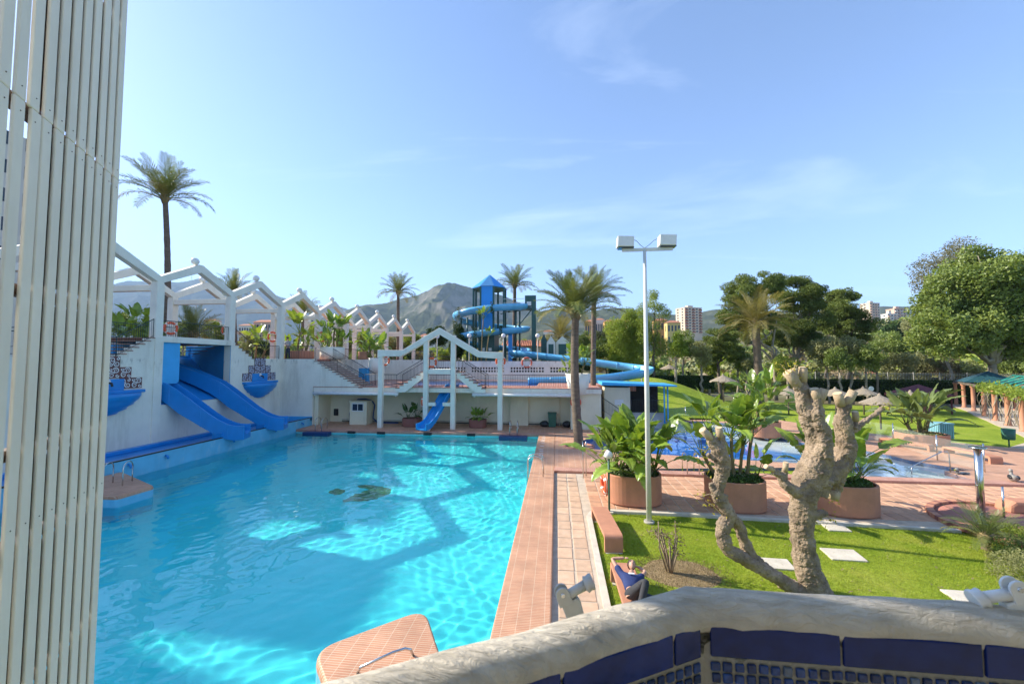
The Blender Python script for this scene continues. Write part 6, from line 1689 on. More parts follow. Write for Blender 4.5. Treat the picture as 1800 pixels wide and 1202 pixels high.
strelitzia('bushy leafy plant in the dark planter right of the arch', pc('g', .5), [(-.15, 0, .1, -.1, 0, 10), (.2, .1, .1, .15, 0, 10), (.0, -.1, .1, 0, -.1, 8)], 17, 'strel', .55, name='leafy_plant', tilt=.8)
strelitzia('cluster of tall banana-like plants in the white round tub', (TB['a'][0], TB['a'][1], TB['a'][2] + .9), [(-.35, 0, 1.3, -.15, 0, 10), (.05, .1, 1.75, .0, 0, 10), (.4, 0, 1.5, .2, 0, 10), (-.5, -.2, .2, -.3, 0, 9), (.5, .1, .3, .2, 0, 10), (.0, -.3, .15, 0, -.2, 10)], 18, scale=.95)
strelitzia('bushy bird-of-paradise plant in the white tapered tub', (TB['b'][0], TB['b'][1], TB['b'][2] + 1.4), [(-.2, 0, .6, -.25, 0, 10), (.2, .1, .9, .3, 0, 10), (-.1, .1, 1.3, -.05, 0, 9), (-.4, -.1, .1, -.3, -.1, 9)], 19, scale=.8)
strelitzia('leafy plant above the white tub beside the left arch column', (TB['c'][0], TB['c'][1], TB['c'][2] + 1.3), [(-.2, 0, .3, -.3, 0, 10), (.2, 0, .8, .1, 0, 10), (-.3, .2, 1.2, -.4, .1, 9)], 20, scale=.95)
strelitzia('young plant in the trough planter behind the terrace stair', (TB['t0'][0], TB['t0'][1], TB['t0'][2] + .6), [(0, 0, .1, 0, 0, 9)], 21, scale=.6)
strelitzia('young plant in the trough planter beside the standing man', (TB['t1'][0], TB['t1'][1], TB['t1'][2] + .6), [(.3, 0, .5, 0, 0, 8), (-.4, 0, .1, 0, 0, 6)], 22, scale=.55)
for k, n_, sd_ in (('a', 2600, 1), ('b', 2600, 2), ('c', 2600, 3)):
    w_ = {'a': 'first', 'b': 'second', 'c': 'third'}[k]
    cover(f'low green ground cover filling the {w_} terracotta planter', pc(k, 0), .9, .82, .93, n_, sd_)
cover('pale flowering ground cover in the first terracotta planter', pc('a', .03), .9, .8, 1.0, 500, 9, M['cover_pale'], size=.055)
cover('pale flowering ground cover in the second terracotta planter', pc('b', .02), .6, .6, .98, 160, 10, M['cover_pale'], size=.05)
cover('dry yellowish ground cover in the far terracotta planter', pc('e', 0), 1.1, .9, .62, 900, 5, M['olive'], size=.1)
cover('low ground cover in the planter across the second pool', pc('d', 0), .85, .75, .92, 900, 6, size=.09)

# banana-like plants behind the upper terrace
def back_plants():
    i = 0
    for px, D, h, s, nl, lab in ((205, 30, 1.6, 1.2, 9, 'banana-like plant at the far left behind the stair railing'), (232, 31, 2.6, 1.1, 10, 'tall banana-like plant left of the first pergola column'), (250, 33, 1.0, 1.0, 9, 'low banana-like plant behind the stair railing'), (272, 33, 2.0, 1.1, 9, 'banana-like plant close behind the first pergola column'), (522, 37, 2.6, 1.2, 10, 'slanting banana-like plant behind the standing man'), (552, 39, 1.3, 1.1, 9, 'banana-like plant left of the white tub'), (500, 38, 1.0, 1.0, 9, 'low yellowish plant behind the pergola columns'), (448, 40, 1.8, 1.3, 10, 'broad leafy plant left of the lifebuoy column'), (637, 44, 1.9, 1.1, 10, 'slanting banana-like plant behind the far terrace stair'), (846, 47, 5.2, .9, 10, 'thin banana-like plant in front of the slide tower')):
        q = Dp(px, 636, D); z = UP - .02 if px < 700 else 5
        strelitzia(lab, (q.x, q.y, z), [(0, 0, h, .2, 0, nl), (.5, .3, h * .6, .3, .1, nl - 2)], 40 + i, 'strel', s, group='banana-like plants behind the terrace', name='banana_plant'); i += 1
back_plants()

# ------------------------------------------------ palms
def frond(seed, L, droop, lift, nl=34, ll=.55, hang=.25):
    rg = random.Random(seed); pts = []; x = z = 0.0; th = lift; n = 16
    for i in range(n + 1):
        pts.append((x, 0, z)); th = lift + droop * (i / n) ** 1.3; x += math.sin(th) * L / n; z += math.cos(th) * L / n
    mb = MB().tube(pts, [.03 * (1 - .8 * i / n) for i in range(n + 1)], 4, False)
    for k in range(nl):
        u = .12 + .88 * k / nl; fi = u * n; i = min(n - 1, int(fi)); f_ = fi - i
        p = Vector(pts[i]).lerp(Vector(pts[i + 1]), f_); d = (Vector(pts[i + 1]) - Vector(pts[i])).normalized()
        up = Vector((0, 1, 0)).cross(d) * -1
        l = ll * math.sin(math.pi * min(.97, u * .86 + .1)) ** .6 * rg.uniform(.85, 1.12)
        for s in (-1, 1):
            dd = (Vector((0, s, 0)) * .80 + d * (.55 + .5 * u) + up * rg.uniform(.05, .38)).normalized()
            tip = p + dd * l + Vector((0, 0, -hang * l * rg.uniform(.5, 1.2)))
            midp = p + dd * l * .5 + Vector((0, 0, -hang * l * .12)); w = d * .022
            mb.add([p - w * .6, p + w * .6, midp + w, tip, midp - w], [(0, 1, 2, 4), (4, 2, 3)])
    return mb.mesh('frond')
FR = {}
def frondset(mtn, nl):
    key = (mtn, nl)
    if key not in FR:
        L = [frond(60 + i + len(FR) * 10, 2.6, dr, .0, nl, .62, hg) for i, (dr, hg) in enumerate(((.55, .1), (.9, .2), (1.25, .3), (1.6, .4), (1.1, .5)))]
        for me in L: me.materials.append(M[mtn])
        FR[key] = L
    return FR[key]
def palm(label, base, top, r0, r1, n, seed, scale=1.0, mtn='palm', nl=34, dry=6, group='palms', lo=1.9, hi=.05, bend=(0, 0), skirt=.35):
    rg = random.Random(seed); t_ = thing('palm_tree', label, 'palm', base, 0, group)
    base = Vector(base); top = Vector(top); m_ = 26; pts = []; rad = []
    for i in range(m_ + 1):
        u = i / m_; pts.append(base.lerp(top, u) + Vector((bend[0], bend[1], 0)) * math.sin(math.pi * u)); rad.append((r0 + (r1 - r0) * u) * (1 + .07 * (i % 2) + rg.uniform(-.03, .03)) * (1.25 if i == 0 else 1))
    MB().tube(pts, rad, 12).build('trunk', M['palm_trunk'], t_)
    MB().lathe([(r1 * 1.0, -.5 * scale), (r1 * 1.9, -.15 * scale), (r1 * 1.7, .15 * scale), (r1 * .5, .4 * scale)], top, 12).build('crown_base', M['stem'], t_)
    for k in range(n):
        u = (k + .5) / n; az = k * 2.39996 + rg.uniform(-.15, .15)
        tl = hi + (lo - hi) * u ** .8 + rg.uniform(-.1, .1)
        vi = min(4, int(u * 4.2)) if u < .85 else 4
        st = frondset('palm_dry' if k >= n - dry else mtn, nl)
        o = bpy.data.objects.new('frond', st[rg.choice((vi, max(0, vi - 1)))]); COL.objects.link(o); o.parent = t_
        o.location = top - base + Vector((math.cos(az), math.sin(az), 0)) * r1 * .7 + Vector((0, 0, .1 - .35 * u * scale))
        s = scale * rg.uniform(.88, 1.08) * (1 - .1 * (u < .15)); o.rotation_euler = (rg.uniform(-.25, .25), tl * .62, az); o.scale = (s, s, s)
    return t_
q = Dp(1012, 548, 24.6); palm('near date palm with thick trunk beside the tiled deck', (PALM.x, PALM.y, .02), q, .27, .21, 50, 3, 1.12, nl=40, dry=5, bend=(-.15, 0))
q = Dp(1044, 520, 33); b0 = Dp(1041, 636, 33); palm('second palm close behind the near date palm', (b0.x, b0.y, 0), q, .24, .18, 34, 4, 1.12, dry=4)
q = Dp(290, 345, 32.5); b0 = Dp(291, 605, 32.5); palm('tall slender palm rising behind the first pergola column', (b0.x, b0.y, UP - .05), (q.x, q.y, q.z), .27, .17, 34, 5, 1.28, dry=3, bend=(.25, 0), lo=1.75)
q = Dp(700, 512, 62); b0 = Dp(700, 600, 62); palm('palm with open round crown behind the far pergola', (b0.x, b0.y, UP - .1), q, .26, .2, 36, 6, 1.3, dry=5, lo=2.4)
q = Dp(905, 500, 58); b0 = Dp(903, 600, 58); palm('palm right behind the slide tower', (b0.x, b0.y, 4.9), q, .3, .22, 36, 7, 1.3, mtn='palm', dry=7, lo=2.2)
q = Dp(1328, 565, 44); b0 = ground_at(1334, 44); palm('broad yellowing date palm among the pines', b0, q, .42, .36, 46, 8, 1.6, mtn='palm_dry', nl=36, dry=10, lo=2.5)
q = Dp(411, 512, 48); b0 = Dp(414, 636, 48); palm('palm behind the second pergola bay', (b0.x, b0.y, UP - .1), q, .24, .18, 28, 9, 1.15, dry=2)
q = Dp(532, 548, 56); b0 = Dp(532, 636, 56); palm('palm behind the fourth pergola bay', (b0.x, b0.y, UP - .1), q, .24, .18, 26, 10, 1.2, dry=2)
q = Dp(340, 586, 36); b0 = Dp(341, 636, 36); palm('short palm behind the bridge railing', (b0.x, b0.y, UP - .1), q, .25, .22, 28, 11, 1.15, dry=2, lo=2.3)
q = Dp(985, 590, 62); b0 = Dp(986, 640, 62); palm('low bushy palm behind the long flume', (b0.x, b0.y, gzf(b0.x, b0.y)), q, .3, .28, 34, 12, 1.5, mtn='palm_dry', dry=4, lo=2.4)
q = Dp(848, 566, 66); b0 = Dp(848, 636, 66); palm('small far palm left of the tower base', (b0.x, b0.y, 4.9), q, .16, .14, 22, 13, .8, dry=2)
q = Zp(1733, 962, 0); palm('small young palm at the edge of the lawn beside the shower', (q.x, q.y, -.06), (q.x, q.y, .28), .09, .08, 30, 14, .36, nl=26, dry=3, lo=2.3)

# ------------------------------------------------ pruned tree in the near lawn
def gnarl(name, chains, mt, parent, vox=.02, amp=.03, seed=1):
    mb = MB()
    for ch in chains:
        pts = [Vector(p) for p, r in ch]; rr = [r for p, r in ch]
        P2_, R2 = [], []
        for i in range(len(pts) - 1):
            for j in range(4):
                t1 = j / 4; p0, p1, p2, p3 = pts[max(0, i - 1)], pts[i], pts[i + 1], pts[min(len(pts) - 1, i + 2)]
                P2_.append(0.5 * ((2 * p1) + (p2 - p0) * t1 + (2 * p0 - 5 * p1 + 4 * p2 - p3) * t1 ** 2 + (3 * p1 - p0 - 3 * p2 + p3) * t1 ** 3)); R2.append(rr[i] + (rr[i + 1] - rr[i]) * t1)
        P2_.append(pts[-1]); R2.append(rr[-1])
        mb.tube(P2_, R2, 14)
    org = ORG[parent.name]; me = mb.mesh(name, org, True)
    o = bpy.data.objects.new('tmp', me); COL.objects.link(o)
    m_ = o.modifiers.new('r', 'REMESH'); m_.mode = 'VOXEL'; m_.voxel_size = vox
    m2 = o.modifiers.new('s', 'SMOOTH'); m2.iterations = 3; m2.factor = .5
    dg = bpy.context.evaluated_depsgraph_get(); e = o.evaluated_get(dg); me2 = bpy.data.meshes.new_from_object(e)
    bpy.data.objects.remove(o)
    n = len(me2.vertices); print('verts', n); co_ = np.empty(n * 3); me2.vertices.foreach_get('co', co_); no = np.empty(n * 3); me2.vertices.foreach_get('normal', no)
    co_ = co_.reshape(-1, 3); no = no.reshape(-1, 3)
    f1 = np.empty(n); f2 = np.empty(n); f3 = np.empty(n); so_ = Vector((seed, seed * 2, 0))
    for i in range(n):
        p_ = Vector(co_[i]) + so_; f1[i] = noise.noise(p_ * 5.5) * .5 + noise.noise(p_ * 11) * .25; f2[i] = .35 - abs(noise.noise(p_ * 9)) * 1.3; f3[i] = .3 - abs(noise.noise(p_ * 24))
    co_ += no * (amp * 1.3 * f1 - amp * .42 * f2 - amp * .55 * f3)[:, None]
    me2.vertices.foreach_set('co', co_.ravel()); me2.polygons.foreach_set('use_smooth', [True] * len(me2.polygons)); me2.materials.clear(); me2.update()
    return link(name, me2, parent, mt)
TD = 8.7
M['stub_bark'] = mat('smooth_stub_bark', (0.55, 0.42, 0.27), .85, .3, 9, .5, 70, c2=(0.36, 0.26, 0.16), stretch=(1, 1, .4))
TS = [.68]
def tp(px, py, rpx, dd=0.0): return (Dp(px, py, TD + dd), rpx * TS[0] * (TD + dd) / FPX)
q = Dp(1432, 1042, TD)
pt = thing('pruned_tree', 'heavily pruned gnarled tree with cut stumps in front of the planters', 'tree', (q.x, q.y, -.06))
ch1 = [[tp(1445, 1062, 40), tp(1430, 1030, 34), tp(1417, 990, 29), tp(1411, 950, 26), tp(1409, 915, 27), tp(1411, 885, 29), tp(1416, 855, 33), tp(1430, 825, 36), tp(1440, 800, 32)],
       [tp(1440, 805, 30), tp(1436, 768, 25), tp(1420, 735, 20), tp(1412, 705, 17), tp(1409, 690, 15), tp(1400, 676, 12), tp(1388, 661, 9)],
       [tp(1410, 695, 14), tp(1412, 675, 10), tp(1411, 652, 7)], [tp(1405, 684, 10), tp(1398, 668, 8), tp(1395, 655, 7)],
       [tp(1445, 800, 26, -.1), tp(1447, 770, 20, -.15), tp(1437, 735, 17, -.15), tp(1436, 712, 14, -.15), tp(1433, 690, 8, -.15)], [tp(1437, 716, 12, -.15), tp(1446, 690, 7, -.15)],
       [tp(1430, 850, 28), tp(1455, 835, 24, .15), tp(1475, 815, 25, .2), tp(1486, 795, 24, .2), tp(1487, 770, 20, .2), tp(1482, 745, 20, .2), tp(1485, 720, 13, .2), tp(1497, 694, 8, .2)],
       [tp(1482, 740, 15, .2), tp(1478, 715, 9, .2), tp(1473, 697, 8, .2)], [tp(1490, 768, 12, .2), tp(1503, 752, 8, .25), tp(1524, 738, 6.5, .3), tp(1551, 717, 5, .35)],
       [tp(1480, 805, 22, .2), tp(1472, 835, 18, .2), tp(1466, 862, 14, .2), tp(1463, 872, 13, .2)],
       [tp(1412, 868, 18), tp(1393, 861, 14, -.1), tp(1378, 850, 12, -.1), tp(1371, 836, 9, -.1), tp(1360, 826, 7, -.1), tp(1349, 821, 5, -.1)], [tp(1376, 845, 9, -.1), tp(1380, 828, 6, -.1), tp(1381, 817, 4, -.1)],
       [tp(1425, 905, 16), tp(1446, 902, 10), tp(1452, 898, 6)], [tp(1406, 905, 16), tp(1392, 918, 10)],
       [tp(1500, 752, 8, .2), tp(1505, 735, 6, .2), tp(1503, 727, 6, .2)], [tp(1450, 840, 20, -.05), tp(1440, 870, 18, -.05)]]
gnarl('thick_trunk', ch1, M['pollard'], pt, .012, .05, 4)
TS[0] = .84
ch2 = [[tp(1440, 1062, 22), tp(1405, 1040, 17), tp(1372, 1018, 14), tp(1335, 998, 13), tp(1305, 980, 13), tp(1280, 965, 13), tp(1271, 945, 15), tp(1272, 925, 14), tp(1281, 905, 13), tp(1272, 888, 12), tp(1261, 868, 12), tp(1266, 845, 12), tp(1270, 822, 14), tp(1267, 803, 17), tp(1259, 785, 13), tp(1250, 772, 10), tp(1238, 760, 7)],
       [tp(1262, 795, 12), tp(1268, 775, 9), tp(1264, 757, 7)], [tp(1282, 905, 12), tp(1297, 922, 11, .1), tp(1306, 945, 11, .1), tp(1318, 972, 12, .1), tp(1350, 1003, 12, .1), tp(1395, 1035, 14, .05)],
       [tp(1262, 875, 9), tp(1253, 858, 7), tp(1250, 848, 5)], [tp(1268, 880, 9), tp(1274, 868, 6)], [tp(1255, 805, 9), tp(1244, 798, 4)]]
gnarl('thin_trunk', ch2, M['pollard'], pt, .011, .045, 9)
for (px, py, rr, dd, dx, dy) in ((1388, 660, 11, 0, -12, -15), (1411, 651, 9, 0, 0, -16), (1395, 654, 8, 0, -4, -14), (1432, 689, 10, -.15, -4, -16), (1447, 689, 9, -.15, 6, -16), (1497, 693, 10, .2, 9, -16), (1473, 696, 10, .2, -4, -14), (1349, 821, 6, -.1, -9, -5), (1463, 874, 14, .2, -2, 10), (1238, 759, 9, 0, -10, -11), (1264, 756, 8, 0, -2, -13), (1503, 727, 7, .2, -1, -10), (1381, 816, 6, -.1, 1, -10)):
    a_ = Dp(px - dx * 1.2, py - dy * 1.2, TD + dd); e_ = Dp(px + dx * .35, py + dy * .35, TD + dd - .03); r_ = rr * TD / FPX * .74; d_ = (e_ - a_).normalized()
    st_ = MB().tube([a_, a_.lerp(e_, .5) + Vector((.006, 0, .004)), e_], [r_ * .98, r_, r_ * .97], 14).build('stub', M['stub_bark'], pt)
    MB().tube([e_ + d_ * .001, e_ + d_ * .006], r_ * .9, 14).build('cut_face', M['cut_wood'], st_)
rg = np.random.default_rng(3); P_ = []
for px, py, n_, s in ((1395, 650, 60, .10), (1380, 648, 40, .1), (1420, 645, 25, .08), (1238, 800, 30, .1), (1225, 790, 20, .1), (1275, 950, 25, .07), (1255, 885, 35, .09), (1235, 872, 20, .09), (1278, 900, 20, .08), (1456, 905, 30, .09), (1445, 915, 25, .09), (1555, 712, 25, .08), (1465, 880, 14, .07), (1240, 830, 18, .08)):
    q = Dp(px, py, TD); P_.append(np.array(q) + rg.normal(0, s, (n_, 3)))
P_ = np.concatenate(P_) - np.array(ORG[pt.name])
link('sprouts', npmesh('sprouts', cards(P_, rg.normal(0, 1, P_.shape), .055, rg, .45, .3), quads(len(P_))), pt, M['yellow_leaf'])
tw_ = MB()
for px, py, ex, ey in ((1390, 662, 1372, 640), (1395, 655, 1400, 632), (1411, 652, 1425, 638), (1262, 800, 1226, 788), (1262, 868, 1232, 872), (1446, 902, 1462, 915), (1415, 735, 1380, 712), (1460, 760, 1450, 735), (1550, 718, 1562, 712), (1270, 905, 1240, 880)):
    a = Dp(px, py, TD); b_ = Dp(ex, ey, TD - .1); tw_.tube([a, a.lerp(b_, .5) + Vector((.01, .02, .02)), b_], [.012, .008, .004], 5)
tw_.build('twigs', M['cut_wood'], pt)
# ---- dry shrub in the bare patch
q = Zp(1180, 1006, -.03); ds = thing('dry_shrub', 'pruned dry shrub in the bare earth circle', 'shrub', (q.x, q.y, -.05))
rg = np.random.default_rng(5); mb = MB(); tips = []
for k in range(9):
    a = rg.uniform(0, 6.28); h = rg.uniform(.5, .95); sp_r = rg.uniform(.1, .38)
    p0 = np.array([q.x, q.y, -.05]); p1 = p0 + np.array([math.cos(a) * sp_r * .5, math.sin(a) * sp_r * .5, h * .5]); p2 = p0 + np.array([math.cos(a) * sp_r, math.sin(a) * sp_r, h])
    mb.tube([p0, p1, p2], [.035, .024, .018], 6)
    for j in range(3):
        e = p2 + rg.normal(0, .1, 3) + np.array([0, 0, .08]); mb.tube([p1 * .3 + p2 * .7, p2, e], [.016, .016, .008], 5); tips.append(e)
    tips.append(p2)
e = np.array([q.x - .28, q.y, 1.15]); mb.tube([(q.x - .1, q.y, .0), (q.x - .26, q.y, .5), e], [.02, .015, .012], 5)
mb.build('stems', M['pollard'], ds)
P_ = np.concatenate([t_ + rg.normal(0, .06, (9, 3)) for t_ in tips]) - np.array(ORG[ds.name])
link('dry_leaves', npmesh('dry_leaves', cards(P_, rg.normal(0, 1, P_.shape), .05, rg, .5, .3), quads(len(P_))), ds, M['dry_leaf'])
P_ = P_[::4] + rg.normal(0, .05, P_[::4].shape); link('sprouts', npmesh('sprouts', cards(P_, rg.normal(0, 1, P_.shape), .045, rg, .5, .3), quads(len(P_))), ds, M['bright'])
# ---- bushes at the right edge of the near lawn
for px, py, rx, h, lab, sd_, mtn in ((1785, 985, .8, .5, 'low feathery bush at the right edge of the lawn', 1, 'cover'), (1800, 1020, .9, .55, 'yellowish rosemary-like bush near the right clamp', 2, 'olive'), (1760, 945, .6, .35, 'soft green grass tuft behind the small young palm', 3, 'bright')):
    q = Zp(px, py, 0); rg = np.random.default_rng(60 + sd_); n_ = 5000
    p, d = clump_pts((q.x + .3, q.y, h * .3 - .05), (rx, rx * .8, h), n_, rg, .4); k_ = p[:, 2] > -.06; p, d = p[k_], d[k_]
    t_ = thing('bush', lab, 'bush', (q.x + .3, q.y, -.06), 0, 'bushes at the lawn edge'); V = cards(p - np.array(ORG[t_.name]), d, .07, rg, .22, .2)
    link('leaves', npmesh('leaves', V, quads(len(p))), t_, M[mtn]); MB().tube([(q.x + .3, q.y, -.1), (q.x + .3, q.y, h * .5)], [.05, .02], 6).build('stem', M['bark'], t_)

# ------------------------------------------------ hedge, fence and trees on the right
def hedge(label, a, b_, w, h, seed, n):
    rg = np.random.default_rng(seed); a = np.array(a, float); b_ = np.array(b_, float); d = b_ - a; L = np.linalg.norm(d); d /= L; s = np.array([-d[1], d[0]])
    t_ = thing('hedge', label, 'hedge', (*(a + b_) / 2, 0), 0, 'clipped hedges'); z0 = gzf(*((a + b_) / 2)) - .1
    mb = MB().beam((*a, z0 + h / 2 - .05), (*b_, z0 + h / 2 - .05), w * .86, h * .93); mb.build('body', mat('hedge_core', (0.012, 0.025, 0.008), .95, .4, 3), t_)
    u = rg.random(n) * L; f = rg.random(n); top = f < .3
    off_ = np.where(top, rg.uniform(-.5, .5, n), np.sign(rg.random(n) - .35) * -.5) * w; z = np.where(top, h, rg.random(n) * h) + z0 + rg.normal(0, .04, n)
    P = np.zeros((n, 3)); P[:, :2] = a + d * u[:, None] + s * (off_ + rg.normal(0, .05, n))[:, None]; P[:, 2] = z
    Nn = np.zeros((n, 3)); Nn[:, :2] = s * np.sign(off_)[:, None]; Nn[top] = (0, 0, 1)
    link('leaves', npmesh('leaves', cards(P - np.array(ORG[t_.name]), Nn, .16, rg, .6, .45), quads(n)), t_, M['hedge']); return t_
ha, hb = Zp(1430, 703), Zp(1690, 710)
hedge('long dark clipped hedge behind the thatched parasols', (ha.x - 1, ha.y + 1), (hb.x + 8, hb.y - .5), 1.6, 2.75, 1, 16000)
hedge('dark low hedge on the slope right of the lamp pole', (6.5, 51), (12, 51), 1.2, 1.3, 2, 5000)
hedge('dark low hedge at the foot of the slope below the low dark pine', (12.2, 51), (19, 51.5), 1.2, 1.5, 3, 6000)
# steel fence on top of the hedge line
fn = thing('steel_fence', 'pale vertical bar fence above the long hedge', 'fence', (ha.x, ha.y + 2.2, 0)); mb = MB(); A_ = Vector((ha.x - 1, ha.y + 2.6, 0)); B_ = Vector((hb.x + 8, hb.y + 1.2, 0)); nn = 150
for k in range(nn):
    p = A_.lerp(B_, k / nn); mb.tube([(p.x, p.y, 1.0), (p.x, p.y, 3.6)], .025, 4, False)
o = mb.build('bars', M['concrete'], fn); o['kind'] = 'stuff'
MB().beam(A_ + Vector((0, 0, 3.4)), B_ + Vector((0, 0, 3.4)), .04, .05).build('rail', M['concrete'], fn)
for k in range(10): p = A_.lerp(B_, k / 9); MB().tube([(p.x, p.y, 0), (p.x, p.y, 3.65)], .05, 6).build('post', M['concrete'], fn)

def ptree(label, px, D, ells, lm, leaf_px, seed, tr=.2, bark=None, fork=None, name='garden_tree', **kw):
    b0 = ground_at(px, D); El = [E_(*e, D + (0 if len(e) < 5 else 0)) if len(e) == 4 else E_(e[0], e[1], e[2], e[3], D + e[4]) for e in ells]
    fk = None
    if fork: q = Dp(fork[0], fork[1], D); fk = (q.x, q.y, q.z)
    return tree(name, label, b0, El, M[lm], leaf_px * D / FPX, seed, tr, bark, fk, **kw)
# big ficus at the right
ptree('huge round leafy tree behind the vine pergola', 1742, 46, [(1690, 560, 75, 70), (1770, 540, 90, 90), (1650, 585, 48, 48, -2), (1735, 475, 75, 52), (1830, 500, 60, 90), (1690, 500, 55, 45), (1790, 590, 70, 42), (1645, 530, 30, 35), (1850, 580, 50, 50), (1700, 605, 45, 25, -2)], 'ficus', 4.6, 1, .5, M['bark_pale'], (1744, 640), name='ficus_tree', sub=.30, sub_n=34, per_area=1.25)
pale_l = leafmat('bare_tree_haze_leaf', (0.22, 0.21, 0.12), (0.30, 0.28, 0.17), .3, .6, .2, .5)
M['pale_l'] = pale_l
ptree('thin half-bare tree rising behind the huge tree', 1668, 60, [(1655, 480, 38, 40), (1700, 445, 40, 32), (1625, 500, 16, 26)], 'pale_l', 2.6, 2, .2, M['bark_pale'], None, name='bare_tree', per_area=.35, sub=.4, sub_n=18)
# pines
ptree('tall rounded pine left of the yellowing palm', 1362, 54, [(1310, 515, 40, 38), (1345, 500, 34, 30), (1290, 560, 32, 30), (1335, 555, 45, 32)], 'pine', 3.4, 3, .32, M['bark_pale'], (1362, 640), name='pine_tree', flat=.6, sub=.33, sub_n=30, aspect=.3, per_area=1.5)
ptree('tall dark pine right of the yellowing palm', 1402, 57, [(1395, 515, 42, 36), (1415, 560, 48, 34), (1375, 590, 42, 28), (1425, 520, 25, 28), (1420, 600, 35, 22)], 'pine', 3.4, 4, .34, M['bark_pale'], (1400, 635), name='pine_tree', flat=.6, sub=.33, sub_n=30, aspect=.3, per_area=1.5)
ptree('smaller bright pine between the dark pine and the far tower', 1492, 62, [(1488, 540, 40, 30), (1508, 570, 34, 26), (1465, 572, 34, 26), (1480, 520, 28, 16), (1500, 600, 34, 18)], 'pine', 3.4, 5, .28, None, (1488, 620), name='pine_tree', flat=.6, sub=.33, sub_n=28, aspect=.3, per_area=1.4)
ptree('low dark pine left of the yellowing palm', 1268, 52, [(1262, 600, 30, 30), (1285, 615, 32, 22), (1248, 625, 26, 18), (1280, 585, 22, 20)], 'pine', 3.2, 6, .25, None, (1262, 640), name='pine_tree', flat=.6, sub=.33, sub_n=26, aspect=.3, per_area=1.4)
ptree('grey-leaved tree behind the two pines', 1450, 66, [(1448, 525, 20, 16), (1460, 540, 18, 14)], 'olive', 3, 7, .2, sub_n=14)
# willow-like trees behind the flume
ptree('light green drooping tree left of the lamp pole', 1108, 50, [(1085, 590, 26, 36), (1105, 575, 24, 34), (1120, 610, 22, 34), (1095, 625, 26, 26)], 'bright', 2.8, 8, .16, None, (1106, 620), name='willow_tree', per_area=.8, sub=.36, sub_n=26, aspect=.3)
ptree('leaning sparse tree with bare branches right of the lamp pole', 1148, 48, [(1150, 530, 18, 22), (1165, 550, 16, 18), (1140, 585, 22, 38), (1158, 610, 18, 26), (1130, 560, 14, 30)], 'bright', 2.4, 9, .17, None, (1150, 600), name='willow_tree', per_area=.42, sub=.4, sub_n=20, aspect=.3)
ptree('pruned tree with dark crown behind the long flume', 1068, 52, [(1062, 610, 26, 22), (1040, 620, 18, 18)], 'ficus', 2.8, 10, .15, sub_n=22)
ptree('small round tree behind the flume bend', 1092, 56, [(1080, 618, 20, 20), (1060, 590, 18, 16)], 'olive', 2.8, 11, .15, sub_n=20)
# tree rows with pale trunks (street trees on the slope)
row = [(1187, 46, 1190, 606, 18, 24, 'first pollarded tree right of the lamp pole'), (1200, 50, 1203, 600, 20, 28, 'second pollarded tree right of the lamp pole'), (1232, 48, 1232, 618, 20, 26, 'pale-trunked tree left of the low dark pine'), (1246, 54, 1243, 636, 22, 18, 'small tree under the low dark pine'), (1296, 52, 1298, 632, 24, 16, 'pale-trunked tree below the rounded pine'), (1312, 50, 1318, 640, 20, 14, 'low tree beside the yellowing palm trunk'), (1383, 52, 1380, 640, 24, 20, 'forked tree right of the yellowing palm')]
for k, (px, D, cx_, cy_, rx_, ry_, lab) in enumerate(row):
    ptree(lab, px, D, [(cx_, cy_, rx_, ry_), (cx_ + 8, cy_ + 12, rx_ * .7, ry_ * .7)], ('bright', 'ficus', 'olive')[k % 3], 2.6, 30 + k, .16, M['bark_pale'], (px + 1, min(648, cy_ + ry_ + 4)), group='small trees on the grass slope', sub_n=22, per_area=1.1)
row = [(1455, 50, 1450, 618, 32, 26, 'first leafy tree of the row before the hedge'), (1476, 48, 1476, 632, 28, 22, 'second leafy tree of the row before the hedge'), (1497, 49, 1500, 615, 28, 28, 'third leafy tree of the row before the hedge'), (1522, 48, 1524, 628, 28, 24, 'fourth leafy tree of the row before the hedge'), (1541, 50, 1545, 636, 18, 14, 'thin last tree of the row before the hedge')]
for k, (px, D, cx_, cy_, rx_, ry_, lab) in enumerate(row):
    ptree(lab, px, D, [(cx_, cy_, rx_, ry_), (cx_ - 10, cy_ - 10, rx_ * .6, ry_ * .6)], ('olive', 'ficus')[k % 2], 2.6, 50 + k, .15, M['bark_pale'], (px, 655), group='leafy tree row before the hedge', sub_n=24, per_area=1.2)
# shrubs beyond the hedge
for k, (px, py, rx_, ry_, D, lm, lab) in enumerate(((1580, 645, 30, 26, 62, 'olive', 'olive-coloured shrub behind the hedge near the tree row'), (1625, 640, 34, 30, 64, 'olive', 'large olive-coloured shrub behind the maroon gazebo'), (1665, 650, 30, 26, 62, 'dry_leaf', 'dry brownish shrub behind the hedge'), (1700, 655, 28, 22, 60, 'olive', 'grey-green shrub left of the huge tree trunk'), (1560, 600, 30, 24, 80, 'ficus', 'dark shrub on the slope below the far towers'), (1590, 610, 34, 20, 84, 'hedge', 'very dark shrub left of the huge tree crown'), (1610, 575, 28, 20, 110, 'olive', 'pale shrub on the hill left of the huge tree crown'), (1790, 640, 40, 24, 66, 'ficus', 'dark green shrub right of the huge tree trunks'), (1570, 580, 22, 16, 120, 'hedge', 'dark tree on the hill crest beside the far towers'))):
    ptree(lab, px, D, [(px, py, rx_, ry_), (px + rx_ * .4, py + ry_ * .4, rx_ * .6, ry_ * .6)], lm, 2.8, 70 + k, .15, sub_n=24, name='shrub', cat='shrub', group='shrubs beyond the hedge', per_area=1.0 if lm != 'dry_leaf' else .6)
